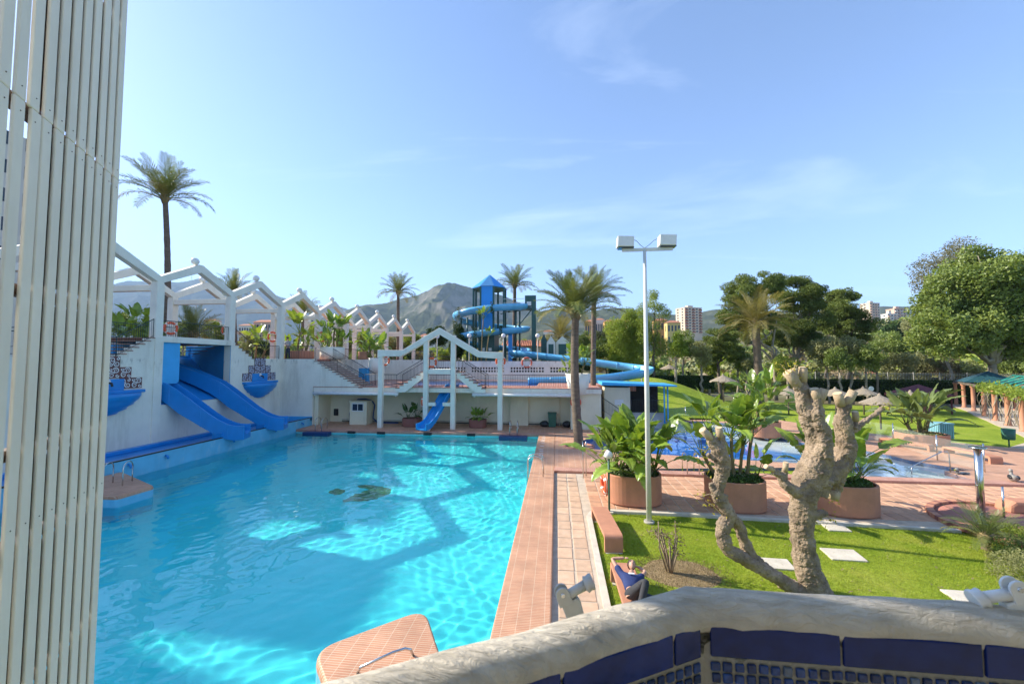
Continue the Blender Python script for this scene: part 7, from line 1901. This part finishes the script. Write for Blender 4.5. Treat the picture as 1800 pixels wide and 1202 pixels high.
# ivy column and bushes near the tower
ptree('dark conical bush left of the slide tower', 806, 50, [(806, 600, 14, 32), (800, 615, 14, 20)], 'hedge', 2.4, 90, .1, name='ivy_bush', cat='bush', sub_n=26)
for k, (px, py, rx_, ry_, D, lm, lab) in enumerate(((765, 590, 22, 20, 70, 'hedge', 'dark tree behind the right end of the zigzag pergola'), (725, 602, 22, 16, 66, 'bright', 'yellow-green bush behind the last pergola columns'), (690, 606, 22, 18, 64, 'olive', 'olive bush behind the far pergola columns'), (600, 600, 26, 22, 60, 'ficus', 'leafy bush behind the middle pergola columns'), (440, 600, 26, 16, 52, 'olive', 'olive bush behind the right stair railing'), (465, 612, 20, 14, 46, 'hedge', 'dark round bush behind the right stair railing'), (380, 585, 26, 20, 50, 'bright', 'light green bush behind the bridge railing'), (320, 580, 18, 20, 48, 'bright', 'light green bush beside the tall palm trunk'), (215, 570, 22, 22, 42, 'ficus', 'leafy bush at the far left behind the pergola'), (260, 585, 22, 18, 40, 'ficus', 'leafy bush between the first pergola columns'), (640, 595, 14, 24, 58, 'ficus', 'upright bush between far pergola columns'), (785, 628, 26, 14, 52, 'bright', 'bright bush behind the arch'), (905, 612, 30, 14, 66, 'olive', 'olive bush behind the tower legs'), (960, 606, 30, 16, 70, 'olive', 'olive bush right of the green mast'), (1040, 600, 26, 22, 64, 'ficus', 'leafy bush behind the second palm'))):
    ptree(lab, px, D, [(px, py, rx_, ry_), (px + rx_ * .5, py + ry_ * .3, rx_ * .6, ry_ * .7)], lm, 2.4, 100 + k, .1, sub_n=22, name='garden_bush', cat='bush', group='bushes behind the terrace')
# vine on the pergola and hanging stems
rg = np.random.default_rng(8); P_ = []
for i, c in enumerate(cpos[3:]):
    for s in np.linspace(0, 1, 9): 
        b_ = cpos[3:][min(i + 1, len(cpos) - 4)]; p = c.lerp(b_, s); P_.append(np.array([p.x, p.y, 2.72]) + rg.normal(0, 1, (90, 3)) * np.array([.3, .3, .22]))
P_ = np.concatenate(P_); o = link('vine_leaves', npmesh('vine_leaves', cards(P_, np.tile([0, 0, 1.], (len(P_), 1)), .16, rg, .6, .3), quads(len(P_))), None, M['bright']); tag(o, 'yellow-green vine along the top of the terracotta pergola', 'vine', kind='stuff')
for ci, c in enumerate(cpos[3:7]):
    vs_t = thing('climbing_vine', 'tangle of bare vine stems on the ' + ('leftmost sunlit', 'second sunlit', 'third sunlit', 'rightmost visible')[ci] + ' pergola column', 'vine', (c.x, c.y, 0), 0, 'bare vines on the pergola columns')
    for k in range(7):
        a = rg.uniform(0, 6.28); pts = [(c.x + (.28 + .12 * math.sin(z * 3 + k)) * math.cos(a + z * .9), c.y + (.28 + .12 * math.cos(z * 2 + k)) * math.sin(a + z * .9), z) for z in np.linspace(0, 2.6, 12)]
        MB().tube(pts, .025, 5, False).build('stem', M['bark_pale'], vs_t)
# ivy hanging on the spiral flume
rg = np.random.default_rng(12); P_ = []
for i in (10, 16, 22, 27, 33, 50, 54, 58, 64, 70):
    p = np.array(hel[i]); d = p - np.array([TX, TY, p[2]]); d /= np.linalg.norm(d); L = rg.uniform(.9, 3.0); n_ = int(L * 75)
    P_.append(np.stack([p[0] + d[0] * .68 + rg.normal(0, .12, n_), p[1] + d[1] * .68 + rg.normal(0, .12, n_), p[2] + .5 - rg.random(n_) ** 1.3 * L], 1))
P_ = np.concatenate(P_); o = link('ivy', npmesh('ivy', cards(P_, rg.normal(0, 1, P_.shape), .17, rg, .6, .3), quads(len(P_))), None, M['hedge']); tag(o, 'ivy strands hanging over the spiral flume', 'ivy', kind='stuff')

# ------------------------------------------------ far woodland on the hillside and gardens
rg = np.random.default_rng(21); VV = {'olive': [], 'ficus': [], 'dry_leaf': [], 'hedge': [], 'bright': []}
def wood(n, pxr, Dr, smin, smax):
    for k in range(n):
        px = rg.uniform(*pxr); D = math.exp(rg.uniform(math.log(Dr[0]), math.log(Dr[1]))); q = Dp(px, 636, D); z = gzf(q.x, q.y)
        s = rg.uniform(smin, smax); m_ = rg.choice(['olive', 'olive', 'ficus', 'dry_leaf', 'hedge', 'bright', 'ficus'])
        p, d = clump_pts((q.x, q.y, z + s * .7), (s, s, s * rg.uniform(.7, 1.15)), 110, rg, .4); VV[m_].append(cards(p, d + np.array([0, 0, .5]), s * .42, rg, .7, .45))
wood(420, (1000, 2000), (62, 150), 1.2, 2.8)
wood(520, (980, 2100), (130, 420), 2.0, 4.5)
wood(330, (-200, 990), (70, 200), 1.2, 2.8)
wood(420, (-300, 1000), (180, 700), 2.5, 5.5)
wt = thing('hillside_woodland', 'mixed scrub and trees covering the far hillside', 'woodland', (60, 120, 0)); wt['kind'] = 'stuff'
for m_, L in VV.items():
    V = np.concatenate(L) - np.array(ORG[wt.name]); o = link('woodland_leaves', npmesh('woodland_leaves', V, quads(len(V) // 4)), wt, M[m_]); o['kind'] = 'stuff'
# ================================================================== PEOPLE
def skinmesh(name, nodes, edges, mt, parent, root, sub=2, grow=0.0):
    keys = list(nodes); me = bpy.data.meshes.new(name); org = ORG[parent.name]
    me.from_pydata([tuple(Vector(nodes[k][0]) - org) for k in keys], [(keys.index(a), keys.index(b_)) for a, b_ in edges], [])
    o = bpy.data.objects.new('tmp', me); COL.objects.link(o)
    o.modifiers.new('skin', 'SKIN').use_smooth_shade = True
    for i, k in enumerate(keys):
        r_ = nodes[k][1]; sv = me.skin_vertices[0].data[i]; rr = r_ if hasattr(r_, '__len__') else (r_, r_)
        sv.radius = (rr[0] + grow, rr[1] + grow); sv.use_root = (k == root)
    s = o.modifiers.new('sub', 'SUBSURF'); s.levels = sub; s.render_levels = sub
    dg = bpy.context.evaluated_depsgraph_get(); me2 = bpy.data.meshes.new_from_object(o.evaluated_get(dg)); bpy.data.objects.remove(o)
    me2.polygons.foreach_set('use_smooth', [True] * len(me2.polygons)); me2.materials.clear()
    return link(name, me2, parent, mt)
SKIN = mat('skin', (0.50, 0.28, 0.19), .55, .1, 8); HAIR = mat('dark_hair', (0.03, 0.022, 0.016), .6, .3, 30, .3, 60)
NAVY = mat('navy_shirt', (0.018, 0.035, 0.13), .85, .2, 6, .2, 40); CHAR = mat('charcoal_trousers', (0.035, 0.036, 0.042), .85, .2, 6, .2, 30)
GREY = mat('grey_shirt', (0.34, 0.35, 0.37), .85, .15, 6, .2, 30); DENIM = mat('dark_denim', (0.025, 0.033, 0.06), .85, .2, 6); SHOE = mat('shoe_black', (0.025, 0.025, 0.028), .6, .2, 8)
def head(t_, c, facing, upv, hair=True, s=1.0):
    """facing, upv: unit vectors"""
    f = Vector(facing).normalized(); u = Vector(upv).normalized(); r_ = f.cross(u).normalized(); u = r_.cross(f); c = Vector(c)
    Mx = Matrix((r_, f, u)).transposed()
    mb = MB().sphere((0, 0, 0), .1 * s, 18, 14, (.78, .95, 1.18))
    def sh(p):
        x, y, z = p
        if z < -.03: k = 1 - .32 * min(1, (-z - .03) / .08); x *= k; y = y * (.93 if y > 0 else .75)
        if y > .055 and abs(x) < .014 and -.035 < z < .012: y += .022
        return (x, y, z)
    mb.v = [sh(p) for p in mb.v]
    for sx in (-1, 1): e = MB().sphere((sx * .078, 0, -.005), .026, 8, 6, (.4, .7, 1.2)); mb.add(e.v, e.f, True)
    mb.v = [c + Mx @ Vector(p) for p in mb.v]; h = mb.build('head', SKIN, t_)
    ey = MB()
    for sx in (-1, 1): e = MB().sphere((sx * .03, .083, .005), .011, 8, 6); ey.add([c + Mx @ Vector(p) for p in e.v], e.f, True)
    ey.build('eyes', HAIR, h)
    mo_ = MB().sphere((0, .076, -.062), .02, 8, 6, (1.1, .35, .3)); mo_.v = [c + Mx @ Vector(p) for p in mo_.v]; mo_.build('mouth', mat('lips', (0.38, 0.15, 0.12), .5), h)
    if hair:
        hb_ = MB().sphere((0, -.012, .022), .108 * s, 18, 12, (.82, .95, 1.08)); 
        hb_.v = [c + Mx @ Vector((x, min(y, .055 + max(0, z) * .3), max(z, -.05 if y < .02 else .04))) for x, y, z in hb_.v]; hb_.build('hair', HAIR, t_)
    return h
def hand(t_, wrist, d, palm_n, curl=.5, s=1.0, thumb=1):
    d = Vector(d).normalized(); n_ = Vector(palm_n).normalized(); sd_ = d.cross(n_).normalized(); n_ = sd_.cross(d); w = Vector(wrist)
    nodes = {'w': (w, .024), 'p': (w + d * .05 * s, (.034, .018)), 'k': (w + d * .085 * s, (.036, .015))}; ed = [('w', 'p'), ('p', 'k')]
    o = skinmesh('hand', nodes, ed, SKIN, t_, 'w', 1)
    for i, L in enumerate((.068, .078, .073, .056)):
        b0 = w + d * .088 * s + sd_ * ((i - 1.5) * .019); a = curl
        p1 = b0 + (d * math.cos(a * .5) + n_ * math.sin(a * .5)) * L * .45; p2 = p1 + (d * math.cos(a * 1.4) + n_ * math.sin(a * 1.4)) * L * .32; p3 = p2 + (d * math.cos(a * 2) + n_ * math.sin(a * 2)) * L * .25
        MB().tube([b0, p1, p2, p3], [.0095, .009, .0085, .006], 7).build('finger', SKIN, o)
    b0 = w + d * .03 * s + sd_ * (thumb * .03); p1 = b0 + (d * .6 + sd_ * thumb * .7).normalized() * .035; p2 = p1 + (d * .9 + sd_ * thumb * .25 + n_ * .2).normalized() * .03
    MB().tube([b0, p1, p2], [.012, .011, .008], 7).build('thumb', SKIN, o)
def foot(t_, ankle, d, mt=None):
    a = Vector(ankle); d = Vector(d).normalized(); s = d.cross(Vector((0, 0, 1))).normalized(); z = a.z - .085
    pr = []
    mb = MB(); lev = [(-.07, .034, .07), (-.05, .042, .085), (.02, .044, .085), (.08, .046, .055), (.14, .046, .045), (.185, .034, .03)]
    v = []
    for x, w, h in lev:
        for k in range(8):
            t1 = math.pi * k / 7; v.append(Vector((a.x, a.y, z)) + d * x + s * (w * math.cos(t1)) + Vector((0, 0, h * math.sin(t1) ** .7 if 0 < k < 7 else 0)))
    f = [(i * 8 + k, i * 8 + k + 1, (i + 1) * 8 + k + 1, (i + 1) * 8 + k) for i in range(len(lev) - 1) for k in range(7)] + [(i * 8 + 7, i * 8, (i + 1) * 8, (i + 1) * 8 + 7) for i in range(len(lev) - 1)] + [tuple(range(8)), tuple(40 + k for k in range(8))[::-1]]
    mb.add(v, f, True); sh_ = mb.build('shoe', mt or SHOE, t_)
    so = MB(); so.add([Vector((a.x, a.y, z)) + d * x + s * y + Vector((0, 0, zz)) for zz in (-.018, .008) for x, y in ((-.08, -.045), (.12, -.052), (.195, -.02), (.195, .02), (.12, .052), (-.08, .045))], [tuple(range(6)), tuple(range(6, 12)), *[(i, (i + 1) % 6, 6 + (i + 1) % 6, 6 + i) for i in range(6)]]); so.build('sole', M['white'], sh_)
def thin(nn):
    cov = ('hip', 'waist', 'chest', 'shL', 'shR', 'hL', 'kL', 'cL', 'hR', 'kR', 'cR'); out = {}
    for k, (p, r_) in nn.items():
        s = .78 if k in cov else 1.0; out[k] = (p, tuple(x * s for x in r_) if hasattr(r_, '__len__') else r_ * s)
    return out
# ---- man lying on the bench
bz_ = .41
man = thing('person', 'man in navy shirt and charcoal trousers lying on the terracotta bench, knees up', 'person', (1.45, 8.4, bz_))
V3 = Vector
hip = V3((1.42, 8.12, .55)); chest = V3((1.47, 8.52, .57)); neck = V3((1.53, 8.76, .60))
shL, shR = V3((1.31, 8.70, .60)), V3((1.68, 8.64, .57))
elL, elR = V3((1.16, 9.0, .76)), V3((1.83, 8.84, .60)); wrL, wrR = V3((1.43, 8.98, .80)), V3((1.70, 9.05, .60))
hL, hR = V3((1.36, 8.06, .54)), V3((1.53, 8.06, .54)); kL, kR = V3((1.62, 7.76, .98)), V3((1.86, 7.78, .60)); aL, aR = V3((1.44, 7.58, .53)), V3((1.92, 7.50, .10))
N_ = {'hip': (hip, (.155, .11)), 'waist': (hip.lerp(chest, .5), (.135, .10)), 'chest': (chest, (.165, .115)), 'neck': (neck, .055), 'nk2': (neck + V3((.01, .08, .03)), .05),
      'shL': (shL, .062), 'elL': (elL, .043), 'wrL': (wrL, .028), 'shR': (shR, .062), 'elR': (elR, .043), 'wrR': (wrR, .028),
      'hL': (hL, .088), 'kL': (kL, .06), 'cL': (kL.lerp(aL, .35), .055), 'aL': (aL, .037), 'hR': (hR, .088), 'kR': (kR, .06), 'cR': (kR.lerp(aR, .35), .055), 'aR': (aR, .037)}
ED = [('hip', 'waist'), ('waist', 'chest'), ('chest', 'neck'), ('neck', 'nk2'), ('chest', 'shL'), ('shL', 'elL'), ('elL', 'wrL'), ('chest', 'shR'), ('shR', 'elR'), ('elR', 'wrR'), ('hip', 'hL'), ('hL', 'kL'), ('kL', 'cL'), ('cL', 'aL'), ('hip', 'hR'), ('hR', 'kR'), ('kR', 'cR'), ('cR', 'aR')]
skinmesh('body', thin(N_), ED, SKIN, man, 'hip')
sh_n = {k: N_[k] for k in ('hip', 'waist', 'chest', 'neck', 'shL', 'shR')}; sh_n['slL'] = (shL.lerp(elL, .55), .058); sh_n['slR'] = (shR.lerp(elR, .55), .058); sh_n['hip'] = (hip.lerp(chest, .15), (.15, .105)); sh_n['neck'] = (chest.lerp(neck, .75), .065)
skinmesh('shirt', sh_n, [('hip', 'waist'), ('waist', 'chest'), ('chest', 'neck'), ('chest', 'shL'), ('shL', 'slL'), ('chest', 'shR'), ('shR', 'slR')], NAVY, man, 'hip', 2, .012)
MB().box(1.43, 1.55, 8.52, 8.57, .700, .706).build('shirt_print', M['white'], man)
tr_n = {k: N_[k] for k in ('hip', 'hL', 'kL', 'cL', 'aL', 'hR', 'kR', 'cR', 'aR')}; tr_n['top'] = (hip.lerp(chest, .22), (.145, .10))
skinmesh('trousers', tr_n, [('top', 'hip'), ('hip', 'hL'), ('hL', 'kL'), ('kL', 'cL'), ('cL', 'aL'), ('hip', 'hR'), ('hR', 'kR'), ('kR', 'cR'), ('cR', 'aR')], CHAR, man, 'hip', 2, .014)
head(man, neck + V3((.04, .20, .07)), (.25, -.15, 1), (.1, 1, .12))
hand(man, wrL, (.95, -.1, .0), (0, -.2, -1), .5); hand(man, wrR, (-.8, .1, .05), (0, -.2, 1), .5, thumb=-1)
foot(man, aL + V3((0, 0, -.01)), (-.1, -1, 0)); foot(man, aR, (.1, -1, 0))
MB().tube([aL + V3((0, 0, -.03)), aL.lerp(kL, .12)], [.045, .046], 10).build('sock', M['white'], man)
# ---- man standing on the terrace
q = Yp(506, 629, 29.95); SX, SY = q.x, 29.95; B0 = V3((SX, SY, UP))
ms = thing('person', 'man in grey shirt and dark trousers standing behind the terrace railing', 'person', (SX, SY, UP))
P = lambda x, y, z: B0 + V3((x, y, z))
N_ = {'hip': (P(0, 0, .92), (.15, .11)), 'waist': (P(0, 0, 1.10), (.135, .10)), 'chest': (P(0, -.02, 1.32), (.17, .115)), 'neck': (P(0, -.03, 1.47), .055), 'nk2': (P(0, -.05, 1.54), .05),
      'shL': (P(-.19, -.02, 1.40), .06), 'elL': (P(-.27, -.06, 1.13), .042), 'wrL': (P(-.06, -.24, 1.06), .028), 'shR': (P(.19, -.02, 1.40), .06), 'elR': (P(.27, -.06, 1.13), .042), 'wrR': (P(.06, -.26, 1.08), .028),
      'hL': (P(-.09, 0, .86), .088), 'kL': (P(-.10, -.01, .48), .06), 'cL': (P(-.105, .01, .32), .055), 'aL': (P(-.11, .02, .085), .036), 'hR': (P(.09, 0, .86), .088), 'kR': (P(.11, -.04, .48), .06), 'cR': (P(.115, -.02, .32), .055), 'aR': (P(.12, -.02, .085), .036)}
skinmesh('body', thin(N_), ED, SKIN, ms, 'hip')
sh_n = {k: N_[k] for k in ('hip', 'waist', 'chest', 'neck', 'shL', 'shR', 'elL', 'elR')}; sh_n['neck'] = (P(0, -.03, 1.44), .065)
sh_n['slL'] = (N_['elL'][0].lerp(N_['wrL'][0], .6), .036); sh_n['slR'] = (N_['elR'][0].lerp(N_['wrR'][0], .6), .036)
skinmesh('shirt', sh_n, [('hip', 'waist'), ('waist', 'chest'), ('chest', 'neck'), ('chest', 'shL'), ('shL', 'elL'), ('elL', 'slL'), ('chest', 'shR'), ('shR', 'elR'), ('elR', 'slR')], GREY, ms, 'hip', 2, .014)
tr_n = {k: N_[k] for k in ('hip', 'hL', 'kL', 'cL', 'aL', 'hR', 'kR', 'cR', 'aR')}; tr_n['top'] = (P(0, 0, 1.0), (.14, .10))
skinmesh('trousers', tr_n, [('top', 'hip'), ('hip', 'hL'), ('hL', 'kL'), ('kL', 'cL'), ('cL', 'aL'), ('hip', 'hR'), ('hR', 'kR'), ('kR', 'cR'), ('cR', 'aR')], DENIM, ms, 'hip', 2, .014)
head(ms, P(0, -.09, 1.64), (.1, -1, -.35), (0, -.3, 1))
hand(ms, N_['wrL'][0], (.8, -.2, 0), (0, 0, -1), .6); hand(ms, N_['wrR'][0], (-.8, -.2, 0), (0, 0, -1), .6, thumb=-1)
foot(ms, N_['aL'][0], (-.15, -1, 0)); foot(ms, N_['aR'][0], (.15, -1, 0))
# ================================================================== FAR BUILDINGS
def shared_box(name, sx, sy, sz, mt):
    me = MB().box(-sx / 2, sx / 2, -sy / 2, sy / 2, -sz / 2, sz / 2).mesh(name, fix=True); me.materials.append(mt); return me
def building(label, px0, px1, ytop, D, floors, bays, wm, cat='building', name='apartment_block', depth=.8, roof=None, balc=None, group=None, ybase=None, rz=0.0, winw=.5):
    a, b_ = Dp(px0, ytop, D), Dp(px1, ytop, D); w = (b_ - a).length; c = (a + b_) / 2; zt = c.z
    zb = gzf(c.x, c.y) - 1.5 if ybase is None else Dp((px0 + px1) / 2, ybase, D).z
    h = zt - zb; ang = math.atan2(b_.y - a.y, b_.x - a.x) + rz; dpt = w * depth
    t_ = thing(name, label, cat, (c.x, c.y, zb), ang, group)
    MB().box(-w / 2, w / 2, 0, dpt, 0, h).build('wall', wm, t_)
    if roof == 'hip':
        e = w * .04; MB().add([(-w / 2 - e, -e, h), (w / 2 + e, -e, h), (w / 2 + e, dpt + e, h), (-w / 2 - e, dpt + e, h), (-w / 2 + dpt * .45, dpt / 2, h + dpt * .28), (w / 2 - dpt * .45, dpt / 2, h + dpt * .28)] if w > dpt else
             [(-w / 2 - e, -e, h), (w / 2 + e, -e, h), (w / 2 + e, dpt + e, h), (-w / 2 - e, dpt + e, h), (0, dpt * .4, h + w * .28), (0, dpt * .6, h + w * .28)], [(0, 1, 5, 4), (2, 3, 4, 5), (1, 2, 5), (3, 0, 4), (3, 2, 1, 0)]).build('roof', M['clay_roof'], t_)
    else:
        MB().box(-w / 2 - .2, w / 2 + .2, -.2, dpt + .2, h, h + .5).build('roof', wm, t_); MB().box(-w * .15, w * .15, dpt * .3, dpt * .6, h + .5, h + 3).build('roof_hut', wm, t_)
    vis = (ytop - 0)
    fh = min(3.0, h / floors) if roof != 'hip' else h / floors; bw_ = w / bays
    me = shared_box('window', bw_ * winw, .16, fh * .5, M['window']); mb_ = shared_box('balcony', bw_ * .8, 1.2, fh * .36, balc) if balc else None
    for f in range(floors):
        z = h - fh * (f + .5)
        for k in range(bays):
            x = -w / 2 + bw_ * (k + .5); o = bpy.data.objects.new('window', me); COL.objects.link(o); o.parent = t_; o.location = (x, -.02, z)
            if mb_ and k % 2 == 0: o = bpy.data.objects.new('balcony', mb_); COL.objects.link(o); o.parent = t_; o.location = (x, -.6, z - fh * .28)
        for k in range(max(1, int(bays * depth * .6))):
            y = dpt * (k + .5) / max(1, int(bays * depth * .6))
            for s in (-1, 1): o = bpy.data.objects.new('window', me); COL.objects.link(o); o.parent = t_; o.location = (s * (w / 2 + .02), y, z); o.rotation_euler = (0, 0, math.pi / 2)
    return t_
cr_w = mat('tower_cream', (0.62, 0.50, 0.38), .9, .12, .05); pk_w = mat('tower_pink', (0.60, 0.40, 0.30), .9, .12, .05); wh_w = mat('far_white_render', (0.66, 0.62, 0.55), .9, .1, .05)
or_w = mat('orange_render', (0.60, 0.32, 0.12), .9, .12, .1); ye_w = mat('yellow_render', (0.62, 0.47, 0.17), .9, .12, .1); red_b = mat('red_brown_balcony', (0.34, 0.11, 0.06), .9, .15, .1)
building('cream and red apartment tower on the hill right of the lamp pole', 1201, 1236, 541, 430, 9, 5, cr_w, balc=red_b, depth=.7, rz=R(14))
building('pale apartment tower beyond the bright pine', 1527, 1548, 533, 450, 10, 4, cr_w, balc=pk_w, rz=R(10))
building('stepped white apartment block left of the huge tree crown', 1560, 1576, 552, 400, 7, 3, wh_w, balc=pk_w); building('taller pink apartment block close to the huge tree crown', 1572, 1592, 543, 410, 9, 4, pk_w, balc=wh_w)
building('white hotel wing between the second and third pergola columns', 420, 446, 572, 150, 4, 6, wh_w, balc=pk_w, depth=.4, roof='hip', name='hotel_wing'); building('pink hotel wing behind the pergola lifebuoy', 446, 486, 566, 152, 4, 8, pk_w, balc=wh_w, depth=.4, roof='hip', name='hotel_wing')
building('white hotel block right of the standing man', 532, 600, 560, 155, 4, 10, wh_w, depth=.35, balc=wh_w, name='hotel_wing'); building('small white house behind the bridge palms', 358, 380, 564, 160, 3, 4, wh_w, depth=.6, roof='hip', name='house')
for k, (x0, x1, yt, D, w_, lab) in enumerate(((1028, 1046, 565, 260, or_w, 'first orange townhouse left of the second palm trunk'), (1047, 1062, 562, 262, wh_w, 'white townhouse beside the second palm trunk'), (1063, 1082, 565, 255, or_w, 'orange townhouse right of the second palm trunk'), (1083, 1100, 563, 262, ye_w, 'yellow townhouse left of the drooping tree'), (1101, 1126, 566, 250, ye_w, 'wide yellow townhouse left of the lamp pole'), (1150, 1172, 563, 265, or_w, 'orange townhouse right of the leaning tree'), (1173, 1196, 567, 250, ye_w, 'yellow house below the apartment tower'), (700, 722, 598, 330, wh_w, 'small white house at the foot of the mountain'), (735, 765, 592, 340, wh_w, 'long pale house at the foot of the mountain'), (955, 972, 583, 300, wh_w, 'pale house left of the near palm trunk'))):
    building(lab, x0, x1, yt, D, 3, 4, w_, roof='hip', name='townhouse', depth=.7, group='townhouses beyond the gardens', rz=R((k * 37) % 30 - 15))
building('low white house behind the long hedge', 1526, 1543, 657, 66, 1, 3, wh_w, name='house', roof='hip', depth=.7); building('second low white house behind the long hedge', 1546, 1562, 664, 68, 1, 2, wh_w, name='house', roof='hip', depth=.7)
# added block left of the terrace, roofline stepped to shade the pool's left half
ht = thing('shade_block', 'tall white block added far left to shade the pool, mostly hidden behind the slatted screen', 'building', (-62, 20, 5))
for y0, y1, h in ((4, 14.5, 32), (14.5, 17.9, 35.2), (17.9, 19.1, 31.6), (19.1, 22.2, 34.4), (22.2, 24.4, 30.6), (24.4, 26.8, 33.4), (26.8, 27.7, 29.4), (27.7, 28.9, 32.4), (28.9, 29.8, 28.8), (29.8, 33.6, 31.6), (33.6, 39.5, 30.4)):
    MB().box(-70, -60, y0, y1, 4, h).build('wing', wh_w, ht)
    for f in range(8):
        for yy in np.arange(y0 + .9, y1 - .5, 1.9): MB().box(-60, -59.95, yy - .5, yy + .5, 6.5 + f * 3.2, 8 + f * 3.2).build('window', M['window'], ht)
# red tiled roof and green cabins beside the tower
q0, q1 = Dp(884, 603, 62), Dp(950, 603, 62); tr_ = thing('tiled_shed', 'low shed with red tiled roof behind the tower legs', 'shed', (q0.x, q0.y, 5)); 
MB().box(q0.x, q1.x, q0.y, q0.y + 3, 5, q0.z - .3).build('wall', M['cream'], tr_)
rt_ = MB().add([(q0.x - .2, q0.y - .6, q0.z - .55), (q1.x + .2, q0.y - .6, q0.z - .55), (q1.x + .2, q0.y + 1.6, q0.z + .45), (q0.x - .2, q0.y + 1.6, q0.z + .45), (q1.x + .2, q0.y + 3.6, q0.z - .5), (q0.x - .2, q0.y + 3.6, q0.z - .5)], [(0, 1, 2, 3), (3, 2, 4, 5)]).build('roof', M['clay_roof'], tr_)
tlm = MB().tube([(0, 0, 0), (0, 2.2, 1.0)], .11, 6, False).mesh('roof_tile'); tlm.materials.append(M['clay_roof'])
for k in range(int((q1.x - q0.x) / .28)):
    o = bpy.data.objects.new('roof_tile', tlm); COL.objects.link(o); o.parent = rt_; o.location = Vector((q0.x + k * .28, q0.y - .6, q0.z - .53)) - ORG[tr_.name]
for k, (px0, px1, yt, D, w_, lab) in enumerate(((951, 961, 588, 50, 'green_steel', 'dark green cabin side beside the long flume'), (961, 976, 592, 49, 'stucco_frame', 'white gabled cabin behind the long flume'), (977, 1000, 592, 50, 'stucco_frame', 'white gabled cabin with green door behind the near palm'))):
    a, b_ = Dp(px0, yt, D), Dp(px1, yt, D); w = b_.x - a.x; t_ = thing('cabin', lab, 'cabin', (a.x, a.y, 4.6), 0, 'small gabled cabins')
    MB().extr([(0, 4.6), (w, 4.6), (w, a.z - .7), (w / 2, a.z + .1), (0, a.z - .7)], (a.x, a.y, 0), (1, 0, 0), (0, 0, 1), (0, 2.5, 0)).build('body', M[w_], t_)
    MB().extr([(w * .2, 4.62), (w * .8, 4.62), (w * .8, a.z - .9), (w * .2, a.z - .9)], (a.x, a.y - .04, 0), (1, 0, 0), (0, 0, 1), (0, .06, 0)).build('door', M['green_steel'], t_)
# far floodlights behind the bridge
for px, lab in ((326, 'left'), (345, 'right')):
    q = Dp(px, 535, 70); t_ = thing('far_floodlight', f'small far floodlight behind the bridge, {lab} one of a pair', 'floodlight', (q.x, q.y, 5), 0, 'far floodlights')
    MB().tube([(q.x, q.y, 5), (q.x, q.y, q.z)], .06, 6).build('pole', M['concrete'], t_); MB().boxr((q.x, q.y, q.z + .2), .8, .4, .45, .2).build('case', M['white'], t_)
# transmitter mast on the far ridge is part of the skyline
q = Dp(337, 489, 7000); mt_ = thing('transmitter_mast', 'tiny transmitter mast on the far blue ridge', 'mast', (q.x, q.y, q.z - 60)); MB().tube([(q.x, q.y, q.z - 60), (q.x, q.y, q.z + 90)], [5, 2], 6).build('mast', M['concrete'], mt_)

# ================================================================== HAZE
hm = bpy.data.materials.new('thin_air_haze'); hm.use_nodes = True; nt = hm.node_tree; nt.nodes.clear()
out = nt.nodes.new('ShaderNodeOutputMaterial'); vo = nt.nodes.new('ShaderNodeVolumePrincipled')
vo.inputs['Color'].default_value = (0.52, 0.74, 1.0, 1); vo.inputs['Density'].default_value = 0.000095; vo.inputs['Anisotropy'].default_value = 0.0
nt.links.new(vo.outputs[0], out.inputs['Volume'])
hz = link('haze', MB().box(-14400, 14400, -14400, 14400, -60, 2000).mesh('haze', fix=True), None, hm)
tag(hz, 'thin pale haze filling the air over the valley', 'haze', kind='stuff')
